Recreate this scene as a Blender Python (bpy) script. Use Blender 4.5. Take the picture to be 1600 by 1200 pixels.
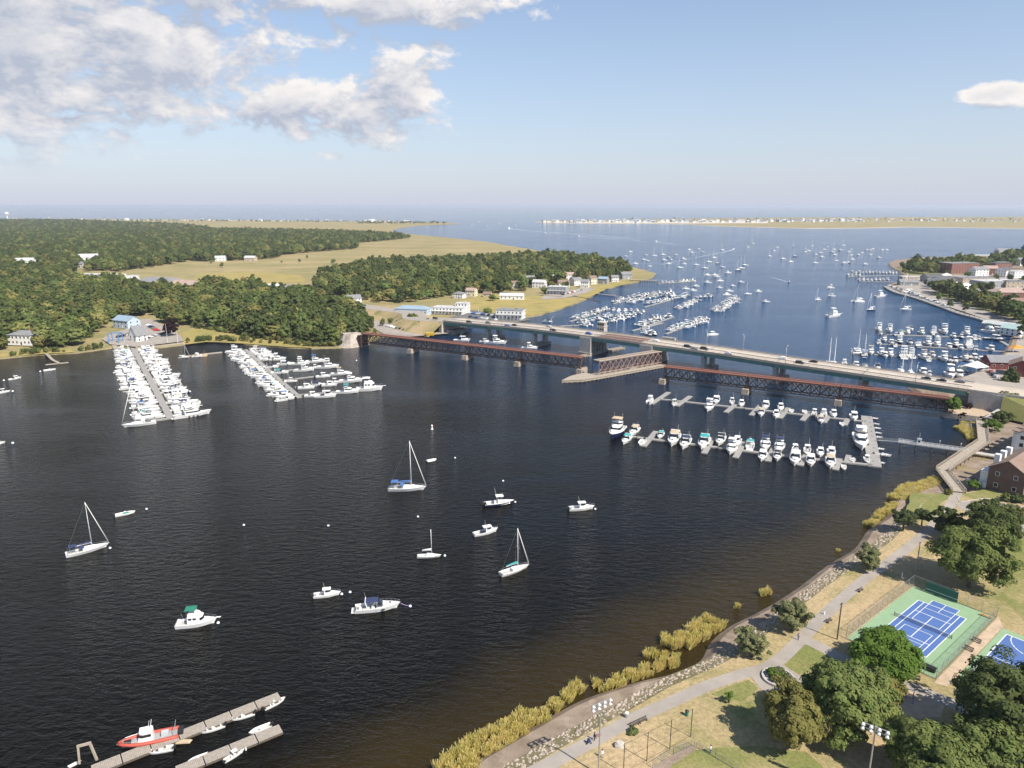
import bpy, bmesh, math, random
import numpy as np
from mathutils import Vector, Matrix
R = math.radians
for _o in list(bpy.data.objects): bpy.data.objects.remove(_o)
scene = bpy.context.scene
C = scene.collection
# ------------------------------------------------------------------ camera
CAM_H, FPX, HORIZON = 100.0, 1111.0, 321.0      # metres, focal length for a 1600 px wide frame, horizon row
PITCH = math.atan((600 - HORIZON) / FPX)
cam_d = bpy.data.cameras.new('camera'); cam = bpy.data.objects.new('camera', cam_d); C.objects.link(cam)
cam_d.sensor_width = 36; cam_d.lens = FPX / 1600 * 36; cam_d.clip_start = 1; cam_d.clip_end = 120000
cam.location = (0, 0, CAM_H); cam.rotation_euler = (math.pi / 2 - PITCH, 0, 0)
scene.camera = cam
# ------------------------------------------------------------------ sun and sky
SUN_AZ, SUN_EL = R(-42), R(48)                   # azimuth from +X, elevation
sun_vec = Vector((math.cos(SUN_AZ) * math.cos(SUN_EL), math.sin(SUN_AZ) * math.cos(SUN_EL), math.sin(SUN_EL)))
sd = bpy.data.lights.new('sun', 'SUN'); sd.energy = 5.0; sd.angle = R(0.53); sd.color = (1.0, 0.93, 0.83)
sun = bpy.data.objects.new('sun', sd); C.objects.link(sun)
sun.rotation_euler = (-sun_vec).to_track_quat('-Z', 'Y').to_euler(); sun.location = (200, -150, 300)
scene.view_settings.view_transform = 'Standard'; scene.view_settings.look = 'None'
scene.view_settings.exposure = 0.6; scene.view_settings.gamma = 1.0; scene.view_settings.use_curve_mapping = False

def ray(px, py):
    x = (px - 800) / FPX; y = -(py - 600) / FPX
    return Vector((x, math.cos(PITCH) + y * math.sin(PITCH), -math.sin(PITCH) + y * math.cos(PITCH)))

SKY_STRENGTH = 0.10
def build_world():
    w = bpy.data.worlds.new('World'); scene.world = w; w.use_nodes = True
    nt = w.node_tree; N = nt.nodes; L = nt.links; N.clear()
    out = N.new('ShaderNodeOutputWorld'); bg = N.new('ShaderNodeBackground'); L.new(bg.outputs[0], out.inputs[0])
    bg.inputs[1].default_value = SKY_STRENGTH
    sky = N.new('ShaderNodeTexSky'); sky.sky_type = 'NISHITA'; sky.sun_disc = False
    sky.sun_elevation = SUN_EL; sky.sun_rotation = math.atan2(sun_vec.x, sun_vec.y)
    sky.altitude = 0; sky.air_density = 1.0; sky.dust_density = 0.3; sky.ozone_density = 3.0
    w.cycles.sampling_method = 'MANUAL'; w.cycles.sample_map_resolution = 256
    tc = N.new('ShaderNodeTexCoord')
    def math_n(op, a, b=None, c=None, clamp=False):
        n = N.new('ShaderNodeMath'); n.operation = op; n.use_clamp = clamp
        for i, v in enumerate((a, b, c)):
            if v is None: continue
            if isinstance(v, (int, float)): n.inputs[i].default_value = v
            else: L.new(v, n.inputs[i])
        return n.outputs[0]
    sep = N.new('ShaderNodeSeparateXYZ'); L.new(tc.outputs['Generated'], sep.inputs[0])
    az = math_n('ARCTAN2', sep.outputs[0], sep.outputs[1])
    el = math_n('ARCSINE', sep.outputs[2])
    def ang(px, py):
        d = ray(px, py).normalized(); return math.atan2(d.x, d.y), math.asin(d.z)
    # cumulus banks: centre pixel, half sizes in pixels, weight
    blobs = [(90, 50, 300, 105, 1.0), (-120, 90, 260, 130, 1.0), (60, -180, 420, 160, 1.0), (-250, -420, 500, 300, .9), (190, 150, 330, 52, .8), (420, 178, 240, 36, .75), (545, 165, 140, 44, .95), (622, 130, 54, 60, .95),
             (668, 88, 56, 26, .85), (600, 2, 230, 36, .95), (470, 45, 110, 40, .6), (590, 212, 110, 20, .72), (511, 243, 24, 9, .85),
             (1560, 152, 66, 17, .8), (35, 224, 70, 10, .55), (955, 211, 34, 8, .35)]
    def blobsum(a, e):
        tot = None
        for px, py, rx, ry, wt in blobs:
            a0, e0 = ang(px, py); sx = rx / FPX * .92; sy = ry / FPX * .95
            da = math_n('MULTIPLY', math_n('SUBTRACT', a, a0), 1 / sx); de = math_n('MULTIPLY', math_n('SUBTRACT', e, e0), 1 / sy)
            r2 = math_n('ADD', math_n('MULTIPLY', da, da), math_n('MULTIPLY', de, de))
            b = math_n('MULTIPLY', math_n('SUBTRACT', 1.0, math_n('MULTIPLY', r2, .5), clamp=True), wt)
            tot = b if tot is None else math_n('SMOOTH_MAX', tot, b, .25)
        return tot
    def density(da, de):
        a = math_n('ADD', az, da) if da else az; e = math_n('ADD', el, de) if de else el
        cmb = N.new('ShaderNodeCombineXYZ'); L.new(math_n('MULTIPLY', a, 1.0), cmb.inputs[0]); L.new(math_n('MULTIPLY', e, 1.7), cmb.inputs[1])
        n1 = N.new('ShaderNodeTexNoise'); n1.inputs['Scale'].default_value = 15; n1.inputs['Detail'].default_value = 9; n1.inputs['Roughness'].default_value = .62; n1.inputs['Distortion'].default_value = .25
        L.new(cmb.outputs[0], n1.inputs['Vector'])
        n2 = N.new('ShaderNodeTexNoise'); n2.inputs['Scale'].default_value = 3.1; n2.inputs['Detail'].default_value = 3
        L.new(cmb.outputs[0], n2.inputs['Vector'])
        # scattered fair-weather clouds round the rest of the sky, away from the view
        gen = math_n('MULTIPLY', math_n('SUBTRACT', n2.outputs[0], .56), 3.0)
        side = math_n('MAXIMUM', math_n('MULTIPLY', math_n('SUBTRACT', math_n('ABSOLUTE', a), .75), 3.0, clamp=True), math_n('MULTIPLY', math_n('SUBTRACT', e, .34), 5.0, clamp=True))
        gen = math_n('MULTIPLY', math_n('MAXIMUM', gen, 0.0), side)
        cov = math_n('MAXIMUM', blobsum(a, e), gen)
        cov = math_n('SUBTRACT', cov, math_n('MULTIPLY', math_n('SUBTRACT', 1.0, math_n('MULTIPLY', cov, 4.0), clamp=True), .4))
        d = math_n('ADD', cov, math_n('MULTIPLY', math_n('SUBTRACT', n1.outputs[0], .5), 2.4))
        return math_n('SUBTRACT', d, .43), n2.outputs[0]
    d0, low = density(0, 0)
    d1, _ = density(.016, .022)
    hor = math_n('MULTIPLY', math_n('SUBTRACT', el, .02), 14.0, clamp=True)
    alpha = N.new('ShaderNodeMapRange'); alpha.interpolation_type = 'SMOOTHSTEP'
    L.new(d0, alpha.inputs[0]); alpha.inputs[1].default_value = -.04; alpha.inputs[2].default_value = .34
    alpha.inputs[3].default_value = 0; alpha.inputs[4].default_value = .96
    al = math_n('MULTIPLY', alpha.outputs[0], hor)
    lit = N.new('ShaderNodeMapRange'); L.new(math_n('SUBTRACT', d0, d1), lit.inputs[0])
    lit.inputs[1].default_value = -.25; lit.inputs[2].default_value = .45
    # thick parts of a bank seen from below are grey
    thick = N.new('ShaderNodeMapRange'); L.new(d0, thick.inputs[0]); thick.inputs[1].default_value = .35; thick.inputs[2].default_value = 1.0
    litv = math_n('MULTIPLY', lit.outputs[0], math_n('SUBTRACT', 1.0, math_n('MULTIPLY', thick.outputs[0], .55)))
    cr = N.new('ShaderNodeMixRGB'); L.new(litv, cr.inputs[0])
    cr.inputs[1].default_value = (3.2, 3.5, 4.2, 1); cr.inputs[2].default_value = (6.5, 6.2, 6.0, 1)
    mix = N.new('ShaderNodeMixRGB'); L.new(al, mix.inputs[0])
    # pale sea haze low over the whole horizon
    hz = N.new('ShaderNodeMixRGB'); L.new(math_n('MULTIPLY', math_n('POWER', 2.718, math_n('MULTIPLY', math_n('MAXIMUM', el, 0.0), -5.2)), .95), hz.inputs[0])
    L.new(sky.outputs[0], hz.inputs[1]); hz.inputs[2].default_value = (3.85, 4.15, 5.0, 1)
    L.new(hz.outputs[0], mix.inputs[1]); L.new(cr.outputs[0], mix.inputs[2])
    L.new(mix.outputs[0], bg.inputs[0])
build_world()
# ------------------------------------------------------------------ helpers
rng = random.Random(7); nr = np.random.default_rng(7)
def P(px, py, z=0.0):
    """the point at height z that the photograph shows at this pixel (1600 x 1200)"""
    d = ray(px, py); t = (CAM_H - z) / -d.z
    return Vector((d.x * t, d.y * t, z))
def pix(p):
    x, y, z = p[0], p[1], p[2] - CAM_H
    dep = y * math.cos(PITCH) - z * math.sin(PITCH)
    if dep < 1: return (-9999, -9999)
    u = y * math.sin(PITCH) + z * math.cos(PITCH)
    return 800 + FPX * x / dep, 600 - FPX * u / dep
def ordinal(n):
    w = ['first', 'second', 'third', 'fourth', 'fifth', 'sixth', 'seventh', 'eighth', 'ninth', 'tenth', 'eleventh', 'twelfth', 'thirteenth', 'fourteenth', 'fifteenth', 'sixteenth', 'seventeenth', 'eighteenth', 'nineteenth', 'twentieth']
    if n < 20: return w[n]
    t = ['twenty', 'thirty', 'forty', 'fifty'][(n + 1) // 10 - 2]
    return t + ('-' + w[(n + 1) % 10 - 1] if (n + 1) % 10 else 'th')
MATS = {}
def mat(name, col, rough=.6, metal=0.0, var=None, bump=None, col2=None, rnd=0.0, spec=.5, coords='Object', trans=0.0, contrast=1.0):
    """procedural material: var=(scale, amount) noise tint, col2 second noise colour, bump=(scale, strength, distance), rnd per object brightness"""
    if name in MATS: return MATS[name]
    m = bpy.data.materials.new(name); m.use_nodes = True; MATS[name] = m
    nt = m.node_tree; N = nt.nodes; L = nt.links
    b = N['Principled BSDF']; b.inputs['Roughness'].default_value = rough; b.inputs['Metallic'].default_value = metal
    b.inputs['Specular IOR Level'].default_value = spec
    c = tuple(col) + (1,); b.inputs['Base Color'].default_value = c; m.diffuse_color = c
    tc = N.new('ShaderNodeTexCoord'); src = tc.outputs['Object' if coords == 'World' else coords]
    if coords == 'World':
        g = N.new('ShaderNodeNewGeometry'); src = g.outputs['Position']
    last = None
    if var:
        n = N.new('ShaderNodeTexNoise'); n.inputs['Scale'].default_value = var[0]; n.inputs['Detail'].default_value = 6; n.inputs['Roughness'].default_value = .6
        L.new(src, n.inputs['Vector'])
        r = N.new('ShaderNodeMapRange'); L.new(n.outputs[0], r.inputs[0]); r.inputs[1].default_value = .5 - .22 / contrast; r.inputs[2].default_value = .5 + .22 / contrast
        mx = N.new('ShaderNodeMixRGB'); L.new(r.outputs[0], mx.inputs[0])
        mx.inputs[1].default_value = tuple(max(0, v * (1 - var[1])) for v in col) + (1,)
        mx.inputs[2].default_value = tuple(col2 or [min(1, v * (1 + var[1])) for v in col]) + (1,)
        last = mx.outputs[0]
    if rnd:
        oi = N.new('ShaderNodeObjectInfo'); r2 = N.new('ShaderNodeMapRange'); L.new(oi.outputs['Random'], r2.inputs[0]); r2.inputs[3].default_value = 1 - rnd; r2.inputs[4].default_value = 1 + rnd
        hs = N.new('ShaderNodeHueSaturation'); L.new(r2.outputs[0], hs.inputs['Value'])
        if last: L.new(last, hs.inputs['Color'])
        else: hs.inputs['Color'].default_value = c
        last = hs.outputs[0]
    if last: L.new(last, b.inputs['Base Color'])
    if bump:
        nb = N.new('ShaderNodeTexNoise'); nb.inputs['Scale'].default_value = bump[0]; nb.inputs['Detail'].default_value = 4; L.new(src, nb.inputs['Vector'])
        bp = N.new('ShaderNodeBump'); bp.inputs['Strength'].default_value = bump[1]; bp.inputs['Distance'].default_value = bump[2] if len(bump) > 2 else .05
        L.new(nb.outputs[0], bp.inputs['Height']); L.new(bp.outputs[0], b.inputs['Normal'])
    return m

class MB:
    """collects shapes into one mesh"""
    def __init__(s): s.v = []; s.f = []; s.m = []; s.slot = 0
    def add(s, verts, faces):
        o = len(s.v); s.v += [tuple(v) for v in verts]
        for f in faces: s.f.append(tuple(i + o for i in f)); s.m.append(s.slot)
        return s
    def box(s, c, d, rz=0.0, taper=1.0, tx=None):
        x, y, z = d[0] / 2, d[1] / 2, d[2] / 2; tx = taper if tx is None else tx
        cs, sn = math.cos(rz), math.sin(rz); vs = []
        for dz, k, kx in ((-z, 1, 1), (z, taper, tx)):
            for a, b in ((-x, -y), (x, -y), (x, y), (-x, y)):
                a *= kx; b *= k
                vs.append((c[0] + a * cs - b * sn, c[1] + a * sn + b * cs, c[2] + dz))
        return s.add(vs, [(3, 2, 1, 0), (4, 5, 6, 7), (0, 1, 5, 4), (1, 2, 6, 5), (2, 3, 7, 6), (3, 0, 4, 7)])
    def beam(s, p0, p1, w, h=None):
        h = h or w; p0, p1 = Vector(p0), Vector(p1); d = (p1 - p0).normalized()
        side = d.cross(Vector((0, 0, 1)))
        if side.length < 1e-4: side = Vector((1, 0, 0))
        side.normalize(); up = side.cross(d).normalized(); vs = []
        for p in (p0, p1):
            for a, b in ((-1, -1), (1, -1), (1, 1), (-1, 1)): vs.append(p + side * a * w / 2 + up * b * h / 2)
        return s.add(vs, [(0, 1, 2, 3)[::-1], (4, 5, 6, 7), (0, 1, 5, 4), (1, 2, 6, 5), (2, 3, 7, 6), (3, 0, 4, 7)])
    def tube(s, pts, r, n=6, r1=None):
        pts = [Vector(p) for p in pts]; r1 = r if r1 is None else r1; rings = []
        for i, p in enumerate(pts):
            d = (pts[min(i + 1, len(pts) - 1)] - pts[max(i - 1, 0)]).normalized()
            a = d.cross(Vector((0, 0, 1)) if abs(d.z) < .9 else Vector((1, 0, 0))).normalized(); b = d.cross(a)
            rr = r + (r1 - r) * i / max(1, len(pts) - 1)
            rings.append([p + (a * math.cos(2 * math.pi * k / n) + b * math.sin(2 * math.pi * k / n)) * rr for k in range(n)])
        return s.loft(rings)
    def loft(s, rings, cap=True, closed=True):
        n = len(rings[0]); vs = [v for r in rings for v in r]; fs = []
        for i in range(len(rings) - 1):
            for k in range(n if closed else n - 1):
                k2 = (k + 1) % n; fs.append((i * n + k, i * n + k2, (i + 1) * n + k2, (i + 1) * n + k))
        if cap: fs.append(tuple(range(n))[::-1]); fs.append(tuple((len(rings) - 1) * n + k for k in range(n)))
        return s.add(vs, fs)
    def prism(s, poly, z0, z1):
        n = len(poly); vs = [(p[0], p[1], z0) for p in poly] + [(p[0], p[1], z1) for p in poly]
        return s.add(vs, [tuple(range(n))[::-1], tuple(range(n, 2 * n))] + [(k, (k + 1) % n, (k + 1) % n + n, k + n) for k in range(n)])
    def lathe(s, prof, n=12, c=(0, 0, 0)):
        rings = [[(c[0] + r * math.cos(2 * math.pi * k / n), c[1] + r * math.sin(2 * math.pi * k / n), c[2] + z) for k in range(n)] for r, z in prof]
        return s.loft(rings)
    def mesh(s, name, mats, smooth=False, fix=True):
        me = bpy.data.meshes.new(name); me.from_pydata(s.v, [], s.f)
        for m in (mats if isinstance(mats, (list, tuple)) else [mats]): me.materials.append(m)
        if any(s.m): me.polygons.foreach_set('material_index', s.m)
        if fix:
            bm = bmesh.new(); bm.from_mesh(me); bmesh.ops.recalc_face_normals(bm, faces=bm.faces); bm.to_mesh(me); bm.free()
        if smooth: me.polygons.foreach_set('use_smooth', [True] * len(me.polygons))
        me.update(); return me
    def build(s, name, mats, parent=None, **k):
        o = bpy.data.objects.new(name, s.mesh(name, mats, **k)); C.objects.link(o)
        if parent: o.parent = parent
        return o
def tag(o, label=None, cat=None, group=None, kind=None):
    if label: o['label'] = label
    if cat: o['category'] = cat
    if group: o['group'] = group
    if kind: o['kind'] = kind
    return o
def thing(name, label, cat, loc=(0, 0, 0), rz=0.0, group=None, sc=None):
    o = bpy.data.objects.new(name, None); C.objects.link(o); o.empty_display_size = .2
    o.location = loc; o.rotation_euler = (0, 0, rz)
    if sc: o.scale = (sc, sc, sc) if isinstance(sc, (int, float)) else sc
    return tag(o, label, cat, group)
class Part:
    """blueprint of a part: shared mesh, sub-parts, place in its thing"""
    def __init__(s, name, mesh, subs=(), loc=(0, 0, 0), rot=(0, 0, 0)): s.name, s.mesh, s.subs, s.loc, s.rot = name, mesh, list(subs), loc, rot
def put(parts, name, label, cat, loc, rz=0.0, group=None, sc=None, over=None):
    """a thing made of blueprint parts; over = {part name: material for slot 0} or {(part name, slot): material}"""
    root = thing(name, label, cat, loc, rz, group, sc)
    def rec(p, par):
        o = bpy.data.objects.new(p.name, p.mesh); C.objects.link(o); o.parent = par; o.location = p.loc; o.rotation_euler = p.rot
        if over:
            for key, m in over.items():
                nm, sl = key if isinstance(key, tuple) else (key, 0)
                if nm == p.name and sl < len(o.material_slots): o.material_slots[sl].link = 'OBJECT'; o.material_slots[sl].material = m
        for q in p.subs: rec(q, o)
    for p in parts: rec(p, root)
    return root
def struct(name, mb, m, parent=None, kind='structure', **k):
    o = mb.build(name, m, parent, **k)
    if not parent: o['kind'] = kind
    return o
def polysheet(pts, z):
    mb = MB(); mb.add([(p[0], p[1], z) for p in pts], [tuple(range(len(pts)))]); return mb
def smooth_line(pts, n=6):
    """Catmull-Rom through points"""
    pts = [Vector(p) for p in pts]; out = []
    for i in range(len(pts) - 1):
        p0, p1, p2, p3 = pts[max(i - 1, 0)], pts[i], pts[i + 1], pts[min(i + 2, len(pts) - 1)]
        for k in range(n):
            t = k / n
            out.append(.5 * ((2 * p1) + (p2 - p0) * t + (2 * p0 - 5 * p1 + 4 * p2 - p3) * t * t + (3 * p1 - p0 - 3 * p2 + p3) * t ** 3))
    out.append(pts[-1]); return out
def strip(pts, w, z=None, h=0.0):
    """ribbon of width w along points"""
    mb = MB(); vs = []
    for i, p in enumerate(pts):
        d = (pts[min(i + 1, len(pts) - 1)] - pts[max(i - 1, 0)]); d.z = 0; d.normalize(); nrm = Vector((-d.y, d.x, 0))
        zz = p.z if z is None else z
        for q in (p + nrm * w / 2, p - nrm * w / 2): vs.append((q.x, q.y, zz))
    n = len(pts)
    mb.add(vs, [(2 * i, 2 * i + 1, 2 * i + 3, 2 * i + 2) for i in range(n - 1)])
    if h:
        vs2 = [(v[0], v[1], v[2] - h) for v in vs]
        mb.add(vs2, [(2 * i, 2 * i + 2, 2 * i + 3, 2 * i + 1) for i in range(n - 1)])
        for i in range(n - 1):
            a, b = 2 * i, 2 * i + 2
            mb.add([vs[a], vs[b], vs2[b], vs2[a]], [(0, 1, 2, 3)]); mb.add([vs[a + 1], vs2[a + 1], vs2[b + 1], vs[b + 1]], [(0, 1, 2, 3)])
        mb.add([vs[0], vs2[0], vs2[1], vs[1]], [(0, 1, 2, 3)]); e = 2 * (n - 1); mb.add([vs[e], vs[e + 1], vs2[e + 1], vs2[e]], [(0, 1, 2, 3)])
    return mb
def inside(pt, poly):
    x, y = pt[0], pt[1]; c = False; j = len(poly) - 1
    for i in range(len(poly)):
        xi, yi, xj, yj = poly[i][0], poly[i][1], poly[j][0], poly[j][1]
        if (yi > y) != (yj > y) and x < (xj - xi) * (y - yi) / (yj - yi) + xi: c = not c
        j = i
    return c
def npmesh(name, V, F, mats, midx=None):
    """fast mesh from arrays (quads or triangles)"""
    me = bpy.data.meshes.new(name); V = np.asarray(V, dtype=np.float32); F = np.asarray(F, dtype=np.int32); k = F.shape[1]
    me.vertices.add(len(V)); me.vertices.foreach_set('co', V.ravel())
    me.loops.add(F.size); me.loops.foreach_set('vertex_index', F.ravel())
    me.polygons.add(len(F)); me.polygons.foreach_set('loop_start', np.arange(0, F.size, k, dtype=np.int32))
    try: me.polygons.foreach_set('loop_total', np.full(len(F), k, dtype=np.int32))
    except Exception: pass
    for m in (mats if isinstance(mats, (list, tuple)) else [mats]): me.materials.append(m)
    if midx is not None: me.polygons.foreach_set('material_index', np.asarray(midx, dtype=np.int32))
    me.update(calc_edges=True); return me
# ------------------------------------------------------------------ materials
M_gel = mat('white_gelcoat', (.80, .79, .76), .28, rnd=.06, var=(.8, .04))
M_cream = mat('cream_gelcoat', (.72, .68, .58), .35, rnd=.05)
M_navy = mat('navy_gelcoat', (.02, .03, .09), .22)
M_deck = mat('deck_nonskid', (.70, .69, .65), .6, var=(3, .06))
M_sole = mat('cockpit_sole', (.42, .40, .36), .7, var=(2, .15))
M_glass = mat('tinted_glass', (.015, .02, .025), .08, spec=.6)
M_black = mat('black_plastic', (.02, .02, .022), .45)
M_chrome = mat('stainless_steel', (.6, .6, .6), .3, .8)
M_alu = mat('mast_aluminium', (.74, .74, .73), .4, .15)
M_blue_c = mat('blue_canvas', (.05, .13, .34), .85, var=(4, .15))
M_navy_c = mat('navy_canvas', (.025, .035, .09), .85, var=(4, .15))
M_teal_c = mat('teal_canvas', (.03, .30, .30), .85, var=(4, .15))
M_green_c = mat('green_canvas', (.015, .17, .11), .85, var=(4, .15))
M_tan_c = mat('tan_canvas', (.46, .36, .24), .85, var=(4, .15))
M_white_c = mat('white_canvas', (.78, .77, .74), .85, var=(4, .08))
M_red = mat('red_paint', (.50, .05, .03), .45, var=(3, .1))
M_orange = mat('orange_tube', (.72, .09, .04), .5, var=(2, .08))
M_float = mat('weathered_dock_planks', (.33, .288, .238), .85, var=(1.5, .22), bump=(8, .4))
M_floatg = mat('grey_concrete_float', (.27, .258, .24), .85, var=(1.2, .15), bump=(8, .3))
M_pile = mat('timber_pile', (.10, .08, .06), .9, var=(2, .3))
M_conc = mat('concrete', (.42, .39, .35), .85, var=(.5, .2), bump=(3, .3), coords='World')
M_concd = mat('stained_concrete', (.30, .28, .25), .9, var=(.4, .35), bump=(2, .4), coords='World', contrast=1.3)
M_granite = mat('granite_blocks', (.36, .30, .24), .9, var=(.35, .35), bump=(1.5, .6, .2), coords='World')
M_steelg = mat('green_painted_steel', (.12, .24, .205), .55, var=(.3, .15), coords='World')
M_rust = mat('rusted_steel', (.13, .052, .036), .85, var=(.5, .45), bump=(4, .4), coords='World', col2=(.20, .095, .065))
M_rustd = mat('dark_rusted_steel', (.036, .023, .019), .85, var=(.6, .4), coords='World', col2=(.07, .04, .031))
M_rustp = mat('pale_rusted_steel', (.24, .16, .14), .8, var=(.7, .35), coords='World')
M_tie = mat('rust_red_deck_ties', (.23, .10, .07), .9, var=(.8, .35), coords='World')
M_asph = mat('pale_asphalt', (.30, .265, .228), .9, var=(.18, .18), bump=(12, .3), coords='World')
M_asphd = mat('dark_asphalt', (.12, .115, .11), .9, var=(.15, .25), coords='World')
M_deckc = mat('bridge_deck_concrete', (.44, .375, .30), .88, var=(.12, .16), bump=(9, .3), coords='World')
M_paint = mat('white_road_paint', (.74, .73, .70), .7, var=(2, .15), coords='World')
M_yel = mat('yellow_road_paint', (.62, .42, .05), .7)
M_galv = mat('galvanised_steel', (.45, .46, .46), .45, .6)
M_wood = mat('boardwalk_timber', (.33, .28, .22), .88, var=(1.0, .25), coords='World')
M_woodd = mat('dark_timber', (.09, .07, .055), .9, var=(1.0, .3), coords='World')
M_gravel = mat('sandy_gravel', (.42, .32, .22), .95, var=(.7, .22), bump=(10, .5), coords='World')
M_skin = mat('mooring_ball_plastic', (.80, .79, .77), .4)
# ------------------------------------------------------------------ water
def water_material():
    m = bpy.data.materials.new('river_water'); m.use_nodes = True; nt = m.node_tree; N = nt.nodes; L = nt.links
    b = N['Principled BSDF']; b.inputs['IOR'].default_value = 1.333
    g = N.new('ShaderNodeNewGeometry'); pos = g.outputs['Position']
    def mth(op, a, b_=None, clamp=False):
        n = N.new('ShaderNodeMath'); n.operation = op; n.use_clamp = clamp
        for i, v in enumerate((a, b_)):
            if v is None: continue
            if isinstance(v, (int, float)): n.inputs[i].default_value = v
            else: L.new(v, n.inputs[i])
        return n.outputs[0]
    def mapping(sx, sy, rz):
        mp = N.new('ShaderNodeMapping'); L.new(pos, mp.inputs[0]); mp.inputs['Scale'].default_value = (sx, sy, 1); mp.inputs['Rotation'].default_value = (0, 0, rz); return mp.outputs[0]
    def noise(vec, scale, detail=3, rough=.55, dist=0.0):
        n = N.new('ShaderNodeTexNoise'); n.inputs['Scale'].default_value = scale; n.inputs['Detail'].default_value = detail; n.inputs['Roughness'].default_value = rough; n.inputs['Distortion'].default_value = dist
        L.new(vec, n.inputs['Vector']); return n.outputs[0]
    sep = N.new('ShaderNodeSeparateXYZ'); L.new(pos, sep.inputs[0])
    # mud flat under the shallows along the park bank: distance from the bank line
    d = mth('ADD', mth('MULTIPLY', mth('ADD', sep.outputs[0], 15.0), -.617), mth('MULTIPLY', mth('ADD', sep.outputs[1], -109.0), .787))
    d = mth('ADD', d, mth('MULTIPLY', mth('SUBTRACT', noise(pos, .03, 3), .5), 24.0))
    shal = N.new('ShaderNodeMapRange'); shal.interpolation_type = 'SMOOTHSTEP'; L.new(d, shal.inputs[0]); shal.inputs[1].default_value = 27; shal.inputs[2].default_value = 1; shal.inputs[3].default_value = 0; shal.inputs[4].default_value = 1
    # tannin river to clear salt harbour
    hb = N.new('ShaderNodeMapRange'); hb.interpolation_type = 'SMOOTHSTEP'; L.new(mth('ADD', sep.outputs[1], mth('MULTIPLY', sep.outputs[0], .75)), hb.inputs[0]); hb.inputs[1].default_value = 280; hb.inputs[2].default_value = 760
    c1 = N.new('ShaderNodeMixRGB'); L.new(hb.outputs[0], c1.inputs[0]); c1.inputs[1].default_value = (.0030, .0027, .0016, 1); c1.inputs[2].default_value = (.006, .040, .105, 1)
    c2 = N.new('ShaderNodeMixRGB'); L.new(shal.outputs[0], c2.inputs[0]); L.new(c1.outputs[0], c2.inputs[1]); c2.inputs[2].default_value = (.026, .0175, .0045, 1)
    L.new(c2.outputs[0], b.inputs['Base Color'])
    # wind ripples, ruffled and calm lanes
    lanes = N.new('ShaderNodeMapRange'); L.new(noise(mapping(.006, .02, R(20)), 1.0, 4, .6, .6), lanes.inputs[0]); lanes.inputs[1].default_value = .35; lanes.inputs[2].default_value = .65; lanes.inputs[3].default_value = .4; lanes.inputs[4].default_value = 1.2
    w1 = noise(mapping(.28, .62, R(35)), 1.0, 4, .6, .3); w2 = noise(mapping(1.1, 2.0, R(15)), 1.0, 2, .5)
    h = mth('ADD', w1, mth('MULTIPLY', w2, .28))
    bp = N.new('ShaderNodeBump'); bp.inputs['Distance'].default_value = 1.0
    L.new(mth('MULTIPLY', lanes.outputs[0], .8), bp.inputs['Strength']); L.new(h, bp.inputs['Height']); L.new(bp.outputs[0], b.inputs['Normal'])
    b.inputs['Roughness'].default_value = .09
    sl = N.new('ShaderNodeMapRange'); L.new(hb.outputs[0], sl.inputs[0]); sl.inputs[3].default_value = .24; sl.inputs[4].default_value = .20; L.new(sl.outputs[0], b.inputs['Specular IOR Level'])
    b.inputs['Specular Tint'].default_value = (1.0, .92, .82, 1)
    return m
mb = MB(); S = 42000
mb.add([(-S, -400, 0), (S, -400, 0), (S, 2 * S * .5, 0), (-S, 2 * S * .5, 0)], [(0, 1, 2, 3)])
struct('water', mb, water_material())

# ------------------------------------------------------------------ land
def ground_material(name, a, b_, c, s1, s2, stretch=1.0, rough=.95, bump=None, rz=0.0, cthr=(.52, .66)):
    """three real colours of a ground cover, mixed by noise"""
    m = bpy.data.materials.new(name); m.use_nodes = True; MATS[name] = m; nt = m.node_tree; N = nt.nodes; L = nt.links
    bs = N['Principled BSDF']; bs.inputs['Roughness'].default_value = rough; bs.inputs['Specular IOR Level'].default_value = .15
    g = N.new('ShaderNodeNewGeometry'); mp = N.new('ShaderNodeMapping'); L.new(g.outputs['Position'], mp.inputs[0]); mp.inputs['Scale'].default_value = (1, stretch, 1); mp.inputs['Rotation'].default_value = (0, 0, rz)
    def nz(s, d=5, r=.6):
        n = N.new('ShaderNodeTexNoise'); n.inputs['Scale'].default_value = s; n.inputs['Detail'].default_value = d; n.inputs['Roughness'].default_value = r; L.new(mp.outputs[0], n.inputs['Vector']); return n.outputs[0]
    def rg(v, lo, hi):
        r = N.new('ShaderNodeMapRange'); L.new(v, r.inputs[0]); r.inputs[1].default_value = lo; r.inputs[2].default_value = hi; return r.outputs[0]
    def mix(f, x, y):
        n = N.new('ShaderNodeMixRGB'); L.new(f, n.inputs[0])
        for i, v in ((1, x), (2, y)):
            if isinstance(v, tuple): n.inputs[i].default_value = v + (1,)
            else: L.new(v, n.inputs[i])
        return n.outputs[0]
    col = mix(rg(nz(s1), .38, .62), a, b_); col = mix(rg(nz(s2 * .37, 7, .65), *cthr), col, c)
    fine = N.new('ShaderNodeMixRGB'); fine.blend_type = 'MULTIPLY'; fine.inputs[0].default_value = 1; L.new(col, fine.inputs[1])
    r = N.new('ShaderNodeMapRange'); L.new(nz(s2 * 9, 3), r.inputs[0]); r.inputs[1].default_value = .3; r.inputs[2].default_value = .7; r.inputs[3].default_value = .72; r.inputs[4].default_value = 1.2
    L.new(r.outputs[0], fine.inputs[2]); L.new(fine.outputs[0], bs.inputs['Base Color'])
    if bump:
        bp = N.new('ShaderNodeBump'); bp.inputs['Strength'].default_value = bump[1]; bp.inputs['Distance'].default_value = .15; L.new(nz(bump[0], 4), bp.inputs['Height']); L.new(bp.outputs[0], bs.inputs['Normal'])
    return m
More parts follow.
